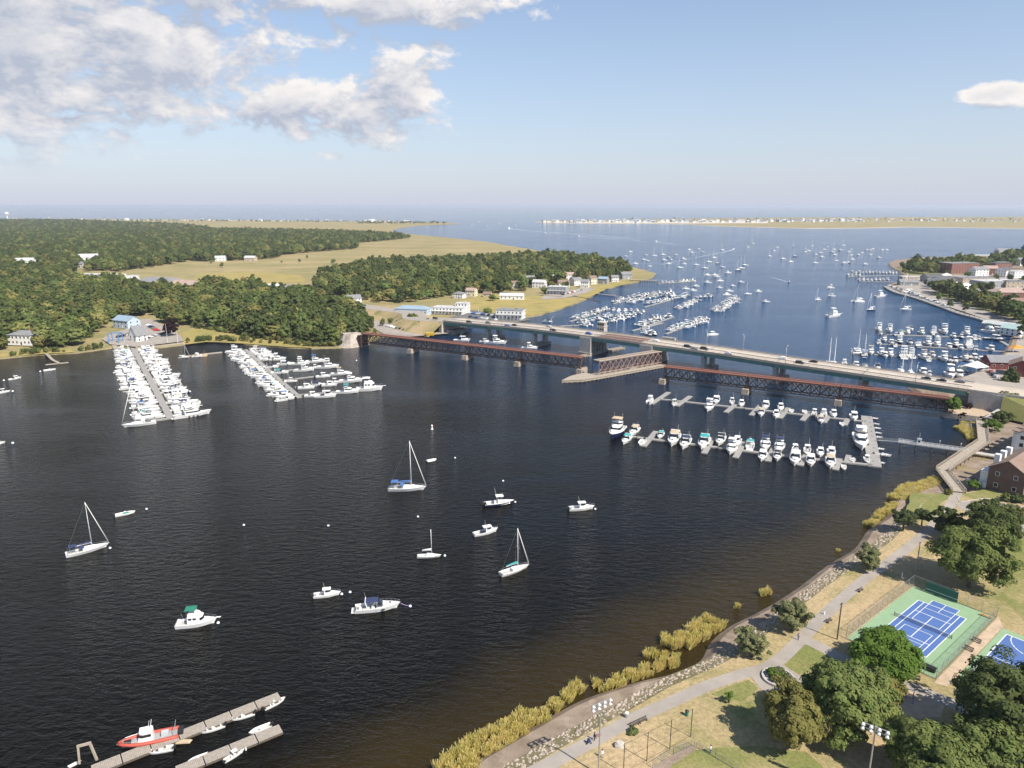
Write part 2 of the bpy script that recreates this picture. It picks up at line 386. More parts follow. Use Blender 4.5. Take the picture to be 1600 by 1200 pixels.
G_marsh = ground_material('dry_salt_marsh', (.34, .265, .135), (.25, .215, .095), (.19, .185, .075), .006, .03, 2.2, rz=R(8))
G_gold = ground_material('golden_salt_marsh', (.36, .275, .10), (.29, .245, .085), (.20, .195, .065), .03, .15, 1.6)
G_lawn = ground_material('dry_park_lawn', (.40, .30, .175), (.31, .25, .125), (.19, .19, .068), .035, .16, 1.0, bump=(4, .5), cthr=(.51, .66))
G_green = ground_material('green_lawn', (.155, .175, .055), (.20, .195, .07), (.28, .235, .11), .04, .2, 1.0, bump=(4, .4))
G_mud = ground_material('tidal_mud', (.27, .212, .16), (.19, .145, .105), (.33, .265, .205), .2, .8, 1.0, bump=(3, .5))
G_bank = ground_material('river_bank', (.24, .20, .12), (.16, .145, .07), (.30, .235, .15), .1, .5, 1.0)
G_forest = ground_material('forest_floor', (.07, .075, .03), (.10, .095, .04), (.05, .06, .02), .05, .3)
G_sand = mat('beach_sand', (.52, .45, .36), .95, var=(.01, .15), coords='World')
def inset(pts, d):
    n = len(pts); area = sum(pts[i][0] * pts[(i + 1) % n][1] - pts[(i + 1) % n][0] * pts[i][1] for i in range(n)); sg = 1 if area > 0 else -1; out = []
    for i in range(n):
        a = Vector(pts[i][:2]) - Vector(pts[i - 1][:2]); b = Vector(pts[(i + 1) % n][:2]) - Vector(pts[i][:2])
        na = Vector((-a.y, a.x)).normalized(); nb = Vector((-b.y, b.x)).normalized(); nn = (na + nb)
        nn = nn.normalized() if nn.length > 1e-3 else na
        out.append(Vector(pts[i][:2]) + nn * d * sg)
    return out
def land(name, outline, z, bank, top, side, z0=-.6):
    inner = inset(outline, bank); n = len(outline); mb = MB()
    mb.add([(p.x, p.y, z) for p in inner], [tuple(range(n))])
    mb.slot = 1
    vs = [(p[0], p[1], z0) for p in outline] + [(p.x, p.y, z) for p in inner]
    mb.add(vs, [(i, (i + 1) % n, n + (i + 1) % n, n + i) for i in range(n)])
    return struct(name, mb, [top, side], fix=True)
def W(lst, z=0.0): return [P(x, y, z) for x, y in lst]
def jag(pts, step, amp, seed=3):
    """break long shore segments into an uneven natural line"""
    r = random.Random(seed); out = []
    for i in range(len(pts) - 1):
        a, b = pts[i], pts[i + 1]; n = max(1, int((b - a).length / step)); d = (b - a).normalized(); nn = Vector((-d.y, d.x, 0))
        for k in range(n): out.append(a.lerp(b, k / n) + nn * (r.uniform(-amp, amp) if k else 0))
    out.append(pts[-1]); return out
shoreL = W([(-260, 590), (0, 562), (60, 556), (120, 553), (150, 549), (176, 545), (240, 546), (282, 541), (322, 536), (370, 538), (430, 543), (490, 546), (530, 545), (570, 541),
            (600, 528), (640, 526), (690, 524), (712, 520), (716, 512), (735, 502), (790, 500), (826, 497), (848, 493), (878, 484), (905, 474), (928, 463), (950, 452), (975, 446), (1003, 440), (1022, 434), (1027, 428), (1008, 422),
            (962, 412), (905, 402), (850, 394), (835, 390.5), (800, 385), (760, 378), (700, 371.5), (650, 367), (618, 363), (612, 360), (628, 356), (655, 352.5), (700, 351), (722, 350)])
land_left = land('left_bank_ground', jag(shoreL, 14, 1.6) + W([(690, 347.5), (560, 345.6), (300, 343), (-200, 341), (-700, 341), (-900, 420), (-700, 590)]), .8, 2.2, G_marsh, G_bank)
struct('barrier_beach', polysheet(W([(-600, 343.2), (-200, 343), (300, 344.4), (560, 346.4), (690, 348.6), (720, 349.8), (690, 348.2), (560, 345.9), (300, 343.6), (-600, 342.2)], 1.2), 1.4), G_sand)
island = land('barrier_island_ground', jag(W([(836, 347.4), (870, 348.8), (930, 349.4), (1010, 349.6), (1070, 350.5), (1110, 353), (1180, 355), (1260, 357), (1340, 356.6), (1420, 355), (1500, 355.6), (1600, 357.5), (2100, 358)]), 60, 8) + W([(2300, 345), (2100, 338.2), (1600, 338.6), (1200, 340.2), (1000, 342.4), (870, 345.4), (836, 346.6)]), 1.0, 5, G_marsh, G_sand)
struct('island_beach', polysheet(W([(838, 346.9), (870, 348.2), (930, 348.7), (1010, 348.9), (1080, 349.3), (1200, 348.8), (1200, 344.5), (1000, 345.4), (870, 346.3)], 1.2), 1.4), G_sand)
# golden salt marsh along the left bank and the point
golds = [[(286, 539), (322, 534.5), (370, 536.5), (430, 541), (486, 544), (500, 540), (450, 534), (400, 527), (340, 516), (300, 513), (285, 520)],
         [(-60, 565), (0, 559), (60, 554), (115, 551), (110, 545), (60, 548), (0, 552), (-60, 558)],
         [(715, 508), (740, 499), (800, 496), (845, 491), (876, 482), (903, 472.5), (895, 466), (860, 463), (800, 462), (770, 458), (720, 470), (700, 485)],
         [(905, 471), (930, 460), (952, 450), (976, 444.5), (1002, 438.5), (985, 437), (950, 444), (922, 452), (900, 462)],
         [(300, 440), (420, 444), (480, 441), (470, 430), (380, 424), (310, 428)]]
for i, g in enumerate(golds): struct('salt_marsh', polysheet(jag(W(g, .8), 9, 1.2, i), .98), G_gold)
# right bank: town side
quayR = [(1900, 384), (1600, 395), (1510, 400.5), (1440, 403), (1395, 407), (1386, 412), (1390, 418), (1402, 424), (1410, 432), (1404, 440), (1384, 446), (1400, 455), (1432, 464), (1470, 477), (1500, 488), (1530, 496), (1562, 507), (1580, 520), (1572, 540), (1560, 556), (1540, 572), (1515, 585), (1480, 594), (1440, 601), (1415, 606), (1440, 622), (1470, 632)]
park_water = [(1478, 647), (1492, 653), (1530, 657), (1518, 662), (1494, 664), (1492, 672), (1508, 682), (1532, 690), (1518, 702), (1500, 712), (1480, 728), (1462, 748), (1430, 756), (1402, 764), (1390, 782), (1380, 806), (1352, 826), (1330, 856), (1290, 880), (1245, 914), (1205, 940), (1172, 958), (1132, 978), (1104, 1002), (1088, 1030), (1050, 1048), (990, 1062), (945, 1076), (905, 1090), (862, 1112), (800, 1148), (745, 1180), (700, 1215), (640, 1260)]
rock_line = [(1446, 775), (1420, 800), (1392, 833), (1367, 854), (1317, 887), (1262, 927), (1205, 972), (1150, 1012), (1105, 1038), (1037, 1067), (970, 1105), (880, 1153), (820, 1188), (760, 1222), (690, 1262)]
pw = smooth_line(W(park_water), 4)
shoreR = W(quayR) + pw
land_right = land('right_bank_ground', shoreR + W([(600, 1330), (900, 1500), (2600, 1500), (2900, 700), (2500, 390)]), 1.25, 3.0, G_mud, G_mud)
# park lawn, raised behind a stone slope
grass_edge = smooth_line([p + Vector((1.5, -1.2, 0)) for p in W([(1500, 768)] + rock_line, 2.3)], 4)
def park_top():
    ge = [Vector((p.x, p.y, 2.5)) for p in grass_edge]
    rest = W([(800, 1420), (1100, 1500), (2500, 1500), (2500, 760), (1700, 755), (1600, 757), (1560, 762)], 2.5)
    return ge + rest
struct('park_lawn', polysheet(park_top(), 2.5), G_lawn)
mbs = MB()                                             # slope from the mud up to the lawn
low = [Vector((p.x, p.y, 0)) + Vector((-3.4, 3.0, 0)) for p in grass_edge]
n = len(low); mbs.add([(p.x, p.y, 1.1) for p in low] + [(p.x, p.y, 2.5) for p in grass_edge], [(i, i + 1, n + i + 1, n + i) for i in range(n - 1)])
struct('stone_slope', mbs, G_bank)
# a greener lawn by the ball field and along the path
for i, g in enumerate([[(1010, 1215), (1060, 1175), (1120, 1168), (1180, 1165), (1260, 1175), (1300, 1215)], [(1225, 1042), (1240, 1012), (1256, 1003), (1300, 1022), (1290, 1042), (1250, 1052)], [(1560, 840), (1640, 820), (1700, 960), (1600, 970), (1570, 940)], [(1425, 770), (1485, 772), (1462, 800), (1430, 815), (1410, 812)], [(1502, 772), (1540, 764), (1600, 777), (1640, 790), (1580, 784), (1530, 783)], [(1110, 1085), (1170, 1062), (1185, 1075), (1160, 1095)]]):
    struct('lawn_patch', polysheet(jag(W(g + g[:1], 2.5)[:-1] + [P(*g[0], 2.5)], 3, .5, i)[:-1], 2.512), G_green)
# ------------------------------------------------------------------ railway truss bridge
RRO = Vector((-108.6, 508.7, 0)); RRA = R(-29.3); RD = Vector((math.cos(RRA), math.sin(RRA), 0)); RN = Vector((-RD.y, RD.x, 0))
def rr(s, n, z): return RRO + RD * s + RN * n + Vector((0, 0, z))
ZT, ZB, TW = 9.5, 3.3, 5.4
def truss_span(root, L, x0, pal=None, zt=ZT, zb=ZB, tw=TW, panel=4.6, ties=True):
    """parts of a lattice deck truss along local +X from x0, far side at +Y"""
    pal = pal or (M_rust, M_rustd); n = max(4, round(L / panel / 2) * 2); p = L / n
    for y in (0, tw):
        MB().beam((x0, y, zt), (x0 + L, y, zt), .42, .5).build('top_chord', pal[0], root)
        MB().beam((x0, y, zb), (x0 + L, y, zb), .42, .45).build('bottom_chord', pal[1], root)
    h = zt - zb - .47
    post = MB().box((0, 0, 0), (.26, .3, h)).mesh('post', pal[1])
    up = MB().beam((-p / 2, 0, -h / 2), (p / 2, 0, h / 2), .34, .34).mesh('diagonal', pal[1])
    dn = MB().beam((-p / 2, 0, h / 2), (p / 2, 0, -h / 2), .30, .30).mesh('diagonal', pal[1])
    zc = (zt + zb) / 2
    far = MB()
    for i in range(n + 1):
        o = bpy.data.objects.new('post', post); C.objects.link(o); o.parent = root; o.location = (x0 + i * p, 0, zc)
        far.box((x0 + i * p, tw, zc), (.26, .3, h))
    for i in range(n):
        o = bpy.data.objects.new('diagonal', up if i % 2 == 0 else dn); C.objects.link(o); o.parent = root; o.location = (x0 + (i + .5) * p, 0, zc)
        q = bpy.data.objects.new('diagonal', dn if i % 2 == 0 else up); C.objects.link(q); q.parent = root; q.location = (x0 + (i + .5) * p, .05, zc); q.scale = (1, .6, .98)
        s = h / 2 if i % 2 == 0 else -h / 2
        far.beam((x0 + i * p, tw, zc - s), (x0 + (i + 1) * p, tw, zc + s), .32)
        far.beam((x0 + i * p, tw, zc + s), (x0 + (i + 1) * p, tw, zc - s), .24)
    tag(far.build('far_lattice', pal[1], root), kind='stuff')
    br = MB()
    for i in range(n + 1):
        br.beam((x0 + i * p, .25, zb), (x0 + i * p, tw - .25, zb), .25); br.beam((x0 + i * p, .25, zt - .1), (x0 + i * p, tw - .25, zt - .1), .3)
        if i < n:
            br.beam((x0 + i * p, .2, zb), (x0 + (i + 1) * p, tw - .2, zb), .18)
            br.beam((x0 + i * p, .2, zc), (x0 + i * p, tw - .2, zt - .3), .16)
    tag(br.build('cross_bracing', pal[1], root), kind='stuff')
rr_specs = [(0, 43.8), (43.8, 89.2), (89.2, 129), (129, 172.5), (224.5, 271), (271, 317.5), (317.5, 366)]
names_rr = ['fixed span of rusty railway truss bridge next to the wooded left abutment', 'rusty railway truss span, second from the wooded abutment', 'rusty railway truss span, third from the wooded abutment', 'rusty railway truss span ending beside the open swing span',
            'rusty railway truss span starting beside the concrete bascule pier', 'rusty railway truss span between the two stone piers behind the marina floats', 'rusty railway truss span reaching the granite wall by the boardwalk']
tie_me = MB().box((0, 0, 0), (.3, 5.9, .22)).mesh('tie', M_tie)
for (s0, s1), lab in zip(rr_specs, names_rr):
    o = thing('railway_truss_span', lab, 'bridge', rr(s0 + .3, 0, 0), RRA, 'spans of the railway truss bridge'); L = s1 - s0 - .6
    truss_span(o, L, 0)
    MB().box((L / 2, TW / 2, ZT + .38), (L, TW + .5, .2)).build('deck', M_tie, o)
    tm = MB()
    k = int(L / .75)
    for i in range(k): tm.box(((i + .5) * L / k, TW / 2, ZT + .56), (.34, 5.9, .16))
    tag(tm.build('ties', M_tie, o), kind='stuff')
    for y in (TW / 2 - .75, TW / 2 + .75): MB().beam((0, y, ZT + .72), (L, y, ZT + .72), .12, .16).build('rail', M_rust, o)
    for y in (.1, TW - .1):
        w = MB(); w.beam((0, y, ZT + 1.5), (L, y, ZT + 1.5), .07)
        w.beam((0, y, ZT + 1.0), (L, y, ZT + 1.0), .05)
        for i in range(int(L / 2.4) + 1): w.beam((i * 2.4, y, ZT + .5), (i * 2.4, y, ZT + 1.5), .07)
        w.build('walkway_railing', M_tie, o)
    for x in (.2, L - .2):                              # end frames
        MB().beam((x, .2, ZB + .3), (x, TW - .2, ZT - .3), .3).build('end_brace', M_rust, o)
pier_labels = ['granite railway pier closest to the wooded left abutment', 'granite railway pier under the second and third truss spans', 'granite railway pier under the third and fourth truss spans', 'granite railway pier at the channel end of the left truss',
               'granite railway pier beside the bascule pier at the channel', 'granite railway pier behind the outer half of the marina floats', 'granite railway pier behind the inner half of the marina floats']
for s, lab in zip([43.8, 89.2, 129, 172.5, 224.5, 271, 317.5], pier_labels):
    o = thing('railway_pier', lab, 'pier', rr(s, TW / 2, 0), RRA, 'granite piers of the railway bridge')
    rows = 4; hh = (ZB - .25 + 1.0) / rows
    for i in range(rows):
        z = -1 + (i + .5) * hh; k = 1 - .03 * i
        MB().box((0, -.4, z), (3.6 * k, 10.2 * k, hh - .03)).build('stone_course', M_granite, o)
    for y in (0, TW): MB().box((0, y - TW / 2, ZB - .24), (1.6, 1.0, .16)).build('bearing', M_rustd, o)
# left abutment: rock shoulder with a timber end bent
o = thing('railway_abutment', 'pale rocky railway abutment below the wooded left bank', 'abutment', rr(-5, 2, 0), RRA)
vs = []; mbk = MB(); r_ = random.Random(5)
for k in range(3):
    ring = []
    for i in range(14):
        a = 2 * math.pi * i / 14; rad = [13, 10.5, 6.5][k] * r_.uniform(.85, 1.1); ring.append((-7 + rad * math.cos(a) * .95, rad * math.sin(a) * 1.0, [-.6, 3.0, 8.8][k] + r_.uniform(-.3, .3)))
    vs.append(ring)
mbk.loft(vs).build('rock_shoulder', mat('pale_rock', (.36, .31, .26), .95, var=(.25, .35), bump=(.6, .9, .6), coords='World'), o)
MB().box((2.8, 0.7, 3.8), (3.2, 8, 9.2)).build('bridge_seat', M_rustd, o)
# small block wall and granite wall at the right end
o = thing('granite_wall', 'long granite retaining wall where the railway bridge meets the boardwalk', 'wall', (0, 0, 0))
gw = [P(1472, 652), P(1500, 656), P(1534, 660)]; cs = 0
for i in range(2):
    a, b = gw[i], gw[i + 1]; L = (b - a).length; d = (b - a).normalized(); nb = int(L / 3.2)
    for row in range(3):
        for k in range(nb):
            c = a + d * ((k + .5 + (.25 if row % 2 else 0)) * L / (nb + .3)); MB().box((c.x, c.y + .6, -.4 + row * 1.05 + .5), (L / nb - .06, 1.2 + .05 * ((k + row) % 3), 1.0), math.atan2(d.y, d.x)).build('stone_block', M_granite, o)
top = polysheet([P(1472, 652) + Vector((0, .9, 0)), P(1500, 656) + Vector((0, .9, 0)), P(1534, 660) + Vector((1, .9, 0)), P(1560, 640, 2.7), P(1520, 628, 2.7), P(1490, 632, 2.7), P(1478, 640, 2.7)], 2.72)
struct('bridge_end_terrace', top, M_gravel)
# ------------------------------------------------------------------ swing span, open along the channel, on its timber fender pier
sw0, sw1 = P(936, 580, 4), P(1018, 566, 4)
sw0.z = sw1.z = 0; d = (sw1 - sw0); SWA = math.atan2(d.y, d.x); SWL = 54.0; base = sw0
o = thing('railway_swing_span', 'rusty pink railway swing span standing open along its timber pier', 'bridge', base, SWA)
truss_span(o, SWL, 0, (M_rustp, M_rustp), 9.6, 3.0, 5.2, 4.4)
MB().box((SWL / 2, 2.6, 10.0), (SWL, 6.2, .24)).build('deck', M_wood, o)
for y in (1.8, 3.4): MB().beam((0, y, 10.2), (SWL, y, 10.2), .12, .16).build('rail', M_rust, o)
MB().box((-.3, 2.6, 5.9), (.25, 4.6, 5.2)).build('end_panel', mat('blue_end_panel', (.10, .17, .30), .7, var=(.8, .3)), o)
MB().lathe([(3.4, 0), (3.4, 2.4), (2.8, 2.7)], 16, (SWL * .52, 2.6, 0)).build('pivot_drum', M_concd, o)
f = thing('fender_pier', 'long pointed timber fender pier under the open railway swing span', 'pier', base, SWA)
ol = [(-27, 1.5), (-16, -3.6), (-4, -4.2), (SWL - 1, -3.8), (SWL - 1, 8.4), (-6, 8.6), (-16, 7)]
MB().prism(ol, 1.15, 1.55).build('deck', M_wood, f)
pl = MB().box((0, 0, 0), (.3, .3, 2.6)).mesh('pile', M_wood)
for a, b in zip(ol, ol[1:] + ol[:1]):
    L = math.hypot(b[0] - a[0], b[1] - a[1]); k = int(L / 2.6)
    MB().beam((a[0], a[1], 1.75), (b[0], b[1], 1.75), .35, .36).build('wale', M_wood, f); MB().beam((a[0], a[1], .75), (b[0], b[1], .75), .42, .5).build('fender_plank', M_wood, f)
    for i in range(k):
        q = bpy.data.objects.new('pile', pl); C.objects.link(q); q.parent = f; q.location = (a[0] + (b[0] - a[0]) * i / k, a[1] + (b[1] - a[1]) * i / k, .25)
# ------------------------------------------------------------------ highway bridge
HO = Vector((-55.1, 561.6, 0)); HA = R(-38.2); HD = Vector((math.cos(HA), math.sin(HA), 0)); HN = Vector((-HD.y, HD.x, 0)); HL = 358.0; HW = 21.0
def hz(s):
    pts = [(-200, 4.5), (-60, 8.0), (0, 10.5), (90, 13.0), (150, 13.3), (215, 13.0), (280, 11.9), (358, 11.0), (480, 10.5), (700, 9.0)]
    for (a, za), (b, zb) in zip(pts, pts[1:]):
        if a <= s <= b: t = (s - a) / (b - a); t = t * t * (3 - 2 * t) * .4 + t * .6; return za + (zb - za) * t
    return 10
def hw(s, n, dz=0.0): return HO + HD * s + HN * n + Vector((0, 0, hz(s) + dz))
hb = thing('highway_bridge', 'long pale concrete road bridge on green steel girders crossing the river', 'bridge', (0, 0, 0))
def hribbon(s0, s1, n0, n1, dz, th, name, m, parent=hb, step=6.0):
    k = max(1, int((s1 - s0) / step)); mb = MB(); rings = []
    for i in range(k + 1):
        s = s0 + (s1 - s0) * i / k; rings.append([hw(s, n0, dz), hw(s, n1, dz), hw(s, n1, dz - th), hw(s, n0, dz - th)])
    mb.loft(rings); return mb.build(name, m, parent)
BW, BE = 138.0, 176.0                                  # bascule leaf between the two towers
hribbon(0, BW, 0, HW, 0, .5, 'deck_slab', M_deckc); hribbon(BE, HL, 0, HW, 0, .5, 'deck_slab', M_deckc)
hribbon(BW + .05, BE - .05, 0, HW, -.03, .45, 'deck_slab', M_deckc)
for n in (.25, HW - .25):
    for a, b in ((0, BW), (BW + .1, BE - .1), (BE, HL)): hribbon(a, b, n - .22, n + .22, .85, .84, 'parapet', M_deckc)
for n in (2.2, HW - 2.2): hribbon(0, HL, n - .15, n + .15, .18, .17, 'kerb', M_conc)
for n in (1.2, HW - 1.2): hribbon(0, HL, n - .9, n + .9, .16, .15, 'sidewalk', M_conc)
hribbon(0, HL, HW / 2 - .3, HW / 2 + .3, .5, .49, 'median_barrier', M_conc)
hribbon(BW + 2, BE - 2, 2.6, HW / 2 - .5, .03, .02, 'steel_grating', mat('brown_steel_grating', (.17, .085, .055), .8, var=(.6, .3), coords='World')); hribbon(BW + 2, BE - 2, HW / 2 + .5, HW - 2.6, .03, .02, 'steel_grating', MATS['brown_steel_grating'])
gdr = [.9, 6.0, 11.0, 16.0, HW - .9]
edges = [0, 44, 88, BW, BE, 218, 262, 308, HL - 1]
for n in gdr:
    for a, b in zip(edges, edges[1:]): hribbon(a + .25, b - .25, n - .3, n + .3, -.52, 2.2, 'girder', M_steelg)
for s in range(2, int(HL), 5):
    pass
st = MB().box((0, 0, 0), (.12, .16, 2.0)).mesh('stiffener', M_steelg)
for s in range(3, int(HL) - 2, 6):
    q = bpy.data.objects.new('stiffener', st); C.objects.link(q); q.parent = hb; q.location = hw(s, .52, -1.6); q.rotation_euler = (0, 0, HA)
rp = MB().box((0, 0, 0), (.14, .14, .7)).mesh('rail_post', M_galv)
for s in range(1, int(HL), 4):
    q = bpy.data.objects.new('rail_post', rp); C.objects.link(q); q.parent = hb; q.location = hw(s, .25, 1.2); q.rotation_euler = (0, 0, HA)
hribbon(0, HL, .2, .3, 1.55, .1, 'hand_rail', M_galv); hribbon(0, HL, HW - .3, HW - .2, 1.55, .1, 'hand_rail', M_galv)
for s in edges[1:-1]: hribbon(s - .2, s + .2, 2.4, HW - 2.4, .022, .02, 'expansion_joint', M_black)
lane = MB()
for n in (6.2, 14.6):
    for s in range(4, int(HL), 9): lane.add([hw(s, n - .09, .016), hw(s + 3, n - .09, .016), hw(s + 3, n + .09, .016), hw(s, n + .09, .016)], [(0, 1, 2, 3)])
for n in (2.8, HW - 2.8, HW / 2 - .9, HW / 2 + .9):
    for s in range(0, int(HL) - 4, 4): lane.add([hw(s, n - .07, .017), hw(s + 4, n - .07, .017), hw(s + 4, n + .07, .017), hw(s, n + .07, .017)], [(0, 1, 2, 3)])
lane.build('lane_marking', M_paint, hb)
def hpier(s, lab, cap=True):
    o = thing('bridge_pier', lab, 'pier', hw(s, HW / 2, -hz(s)), HA, 'concrete piers of the road bridge'); H = hz(s) - 2.75
    MB().box((0, 0, .4), (6.4, HW - 1, 3.0), taper=.99).build('footing', M_concd, o)
    MB().box((0, 0, H - .55), (2.4, HW - 1.4, 1.1)).build('cap_beam', M_conc, o)
    for y in (-6.6, 6.6): MB().box((0, y, (1.9 + H - 1.1) / 2), (2.3, 4.0, H - 3.0), taper=.94).build('column', M_conc, o)
for s, lab in [(44, 'concrete portal pier of the road bridge, the first off the left bank'), (88, 'concrete portal pier of the road bridge, between first pier and bascule tower'), (218, 'concrete portal pier of the road bridge just past the bascule'), (262, 'concrete portal pier of the road bridge behind the middle of the right truss'), (308, 'concrete portal pier of the road bridge closest to the right abutment')]: hpier(s, lab)
def bascule(s, lab, w):
    o = thing('bascule_pier', lab, 'pier', hw(s, HW / 2, -hz(s)), HA, 'bascule piers of the road bridge'); H = hz(s) - .6
    MB().box((0, 0, .6), (w + 1.2, HW + 3.2, 3.4)).build('footing', M_concd, o)
    for y in (-HW / 2 + .4, HW / 2 - .4): MB().box((0, y, (2.3 + H) / 2), (w, 2.0, H - 2.3)).build('end_wall', M_conc, o)
    for x in (-w / 2 + .6, w / 2 - .6):
        for k in range(5): MB().box((x, -HW / 2 + 3.2 + k * 3.65, (2.3 + H - 2.4) / 2), (.9, 1.1, H - 4.7)).build('column', M_conc, o)
    MB().box((0, 0, 7.0), (w - 1.4, HW - 3, 1.0)).build('counterweight_beam', M_concd, o)
    return o
bascule(BW - 4, 'heavy concrete bascule pier on the left side of the channel', 9.0); bascule(BE + 4, 'heavy concrete bascule pier beside the swing span tip', 9.0)
# timber dolphins beside the channel
for s, n, lab in [(BW - 2, -9, 'low timber fender in front of the left bascule pier'), (BW + 4, HW + 7, 'low timber fender behind the left bascule pier'), (BE - 1, HW + 7, 'low timber fender behind the bascule pier beside the swing span')]:
    o = thing('timber_fender', lab, 'fender', hw(s, n, -hz(s)), HA + R(78))
    MB().box((0, 0, .9), (16, 3.2, .5)).build('walkway', M_wood, o)
    for x in range(-7, 8, 2):
        for y in (-1.7, 1.7): MB().box((x, y, .4), (.5, .4, 2.8)).build('pile', M_wood, o)
    for y in (-1.5, 1.5): MB().beam((-8, y, 1.5), (8, y, 1.5), .25).build('wale', M_wood, o)
# bridge tender tower
o = thing('bridge_tender_tower', 'square concrete tender tower on the far parapet of the road bridge', 'tower', hw(BW - 5, HW + 2.4, -hz(BW)), HA)
MB().box((0, 0, 8.5), (5.6, 4.6, 17.0)).build('shaft', M_conc, o)
MB().box((0, 0, 17.25), (6.4, 5.4, .5)).build('cornice', M_conc, o)
MB().box((0, 0, 18.7), (5.2, 4.2, 2.4)).build('control_room', M_concd, o); MB().box((0, 0, 20.1), (6.0, 5.0, .4)).build('roof', M_conc, o)
for x in (-1.8, 0, 1.8):
    MB().box((x, -2.12, 18.8), (1.2, .1, 1.2)).build('window', M_glass, o); MB().box((x, -2.33, 15.2), (.9, .1, 1.5)).build('window', M_glass, o)
for s, n, lab in ((BE + 9, HW + 1.6, 'small flat concrete gate house on the far side of the road bridge'),):
    o = thing('gate_house', lab, 'hut', hw(s, n, -.2), HA); MB().box((0, 0, 1.0), (9, 2.4, 2.0)).build('wall', M_conc, o); MB().box((0, 0, 2.1), (9.4, 2.8, .2)).build('roof', M_concd, o)
# abutments and approaches
o = thing('bridge_abutment', 'pale concrete wing wall abutment at the right end of the road bridge', 'abutment', (0, 0, 0))
def wall_poly(pts, z0, z1s, th, name, m, par):
    mb = MB()
    for (a, b, za, zb) in zip(pts, pts[1:], z1s, z1s[1:]):
        d = (b - a); d.z = 0; d.normalize(); nn = Vector((-d.y, d.x, 0)) * th
        vs = [Vector((a.x, a.y, z0)), Vector((b.x, b.y, z0)), Vector((b.x, b.y, zb)), Vector((a.x, a.y, za))]; vs += [v + nn for v in vs]
        mb.add(vs, [(0, 1, 2, 3), (7, 6, 5, 4), (0, 4, 5, 1), (3, 2, 6, 7), (1, 5, 6, 2), (0, 3, 7, 4)])
    return mb.build(name, m, par)
fw = lambda s, n: HO + HD * s + HN * n
wall_poly([fw(HL, HW), fw(HL, 0), fw(HL + 15, -.8)], .5, [hz(HL) - .1, hz(HL) - .1, hz(HL + 15) - .1], .8, 'wing_wall', M_conc, o)
hribbon(HL, HL + 36, -.35, .1, .95, 1.0, 'parapet', M_conc, o)
MB().prism([fw(HL + .9, .9), fw(HL + 34, .9), fw(HL + 34, HW), fw(HL + .9, HW)], .3, hz(HL) - .6).build('fill', M_concd, o)
o = thing('bridge_abutment', 'concrete abutment at the left end of the road bridge', 'abutment', (0, 0, 0))
MB().prism([fw(-3, -1.5), fw(0, -1.5), fw(0, HW + 1), fw(-3, HW + 1)], -.5, hz(0) - .6).build('wall', M_conc, o)
MB().prism([fw(2, 2), fw(9, 2), fw(9, HW - 2), fw(2, HW - 2)], -.5, 3.4).build('bench', M_concd, o)
# right approach road and embankment
def hrib_free(s0, s1, n0, n1, dz, th, m, name, kind='structure'):
    k = hribbon(s0, s1, n0, n1, dz, th, name, m, None, 10); k['kind'] = kind; return k
hrib_free(HL, 700, 0, HW, -.02, .5, M_deckc, 'approach_road'); hrib_free(HL, 700, HW, HW + 14, -.12, .5, M_asph, 'approach_road_verge')
lm = MB()
for n in (HW / 2, 5.6, 15.6):
    for s in range(int(HL), 560, 9): lm.add([hw(s, n - .1, .0), hw(s + 4, n - .1, .0), hw(s + 4, n + .1, .0), hw(s, n + .1, .0)], [(0, 1, 2, 3)])
struct('road_marking', lm, M_paint)
eb = MB()                                               # grass slopes of the embankment, near side then far side
for n0, n1 in ((-.5, -24), (HW + 14, HW + 26)):
    vs = []
    for s in (HL + (2 if n0 > 0 else 14), HL + 50, 560, 700): vs += [hw(s, n0, -.15), Vector((*fw(s, n1 if s > HL + 20 or n0 > 0 else -9).xy, 1.2 if n0 > 0 else 2.4))]
    eb.add(vs, [(0, 1, 3, 2), (2, 3, 5, 4), (4, 5, 7, 6)])
struct('embankment', eb, G_green)
# left approach road
la = smooth_line([hw(0, HW / 2, -.02), hw(-40, HW / 2, -1), P(640, 488, 5.5), P(585, 481, 3.5), P(520, 470, 2), P(455, 459, 1.4)], 6)
struct('approach_road', strip(la, 20, None, .4), M_asph)
lb = [p + Vector((0, 0, .02)) for p in la]
struct('road_marking', strip(lb, .3), M_yel)
em = MB(); vs = []
for i, p in enumerate(la):
    d = (la[min(i + 1, len(la) - 1)] - la[max(i - 1, 0)]); d.z = 0; d.normalize(); nn = Vector((-d.y, d.x, 0)); w2 = 10 + max(.5, (p.z - .8) * 2)
    vs += [Vector((*(p + nn * w2).xy, .7)), p + nn * 10 - Vector((0, 0, .1)), p - nn * 10 - Vector((0, 0, .1)), Vector((*(p - nn * w2).xy, .7))]
k = len(la); em.add(vs, [(4 * i + j, 4 * i + j + 1, 4 * i + 5 + j, 4 * i + 4 + j) for i in range(k - 1) for j in (0, 1, 2)])
struct('embankment', em, G_lawn)
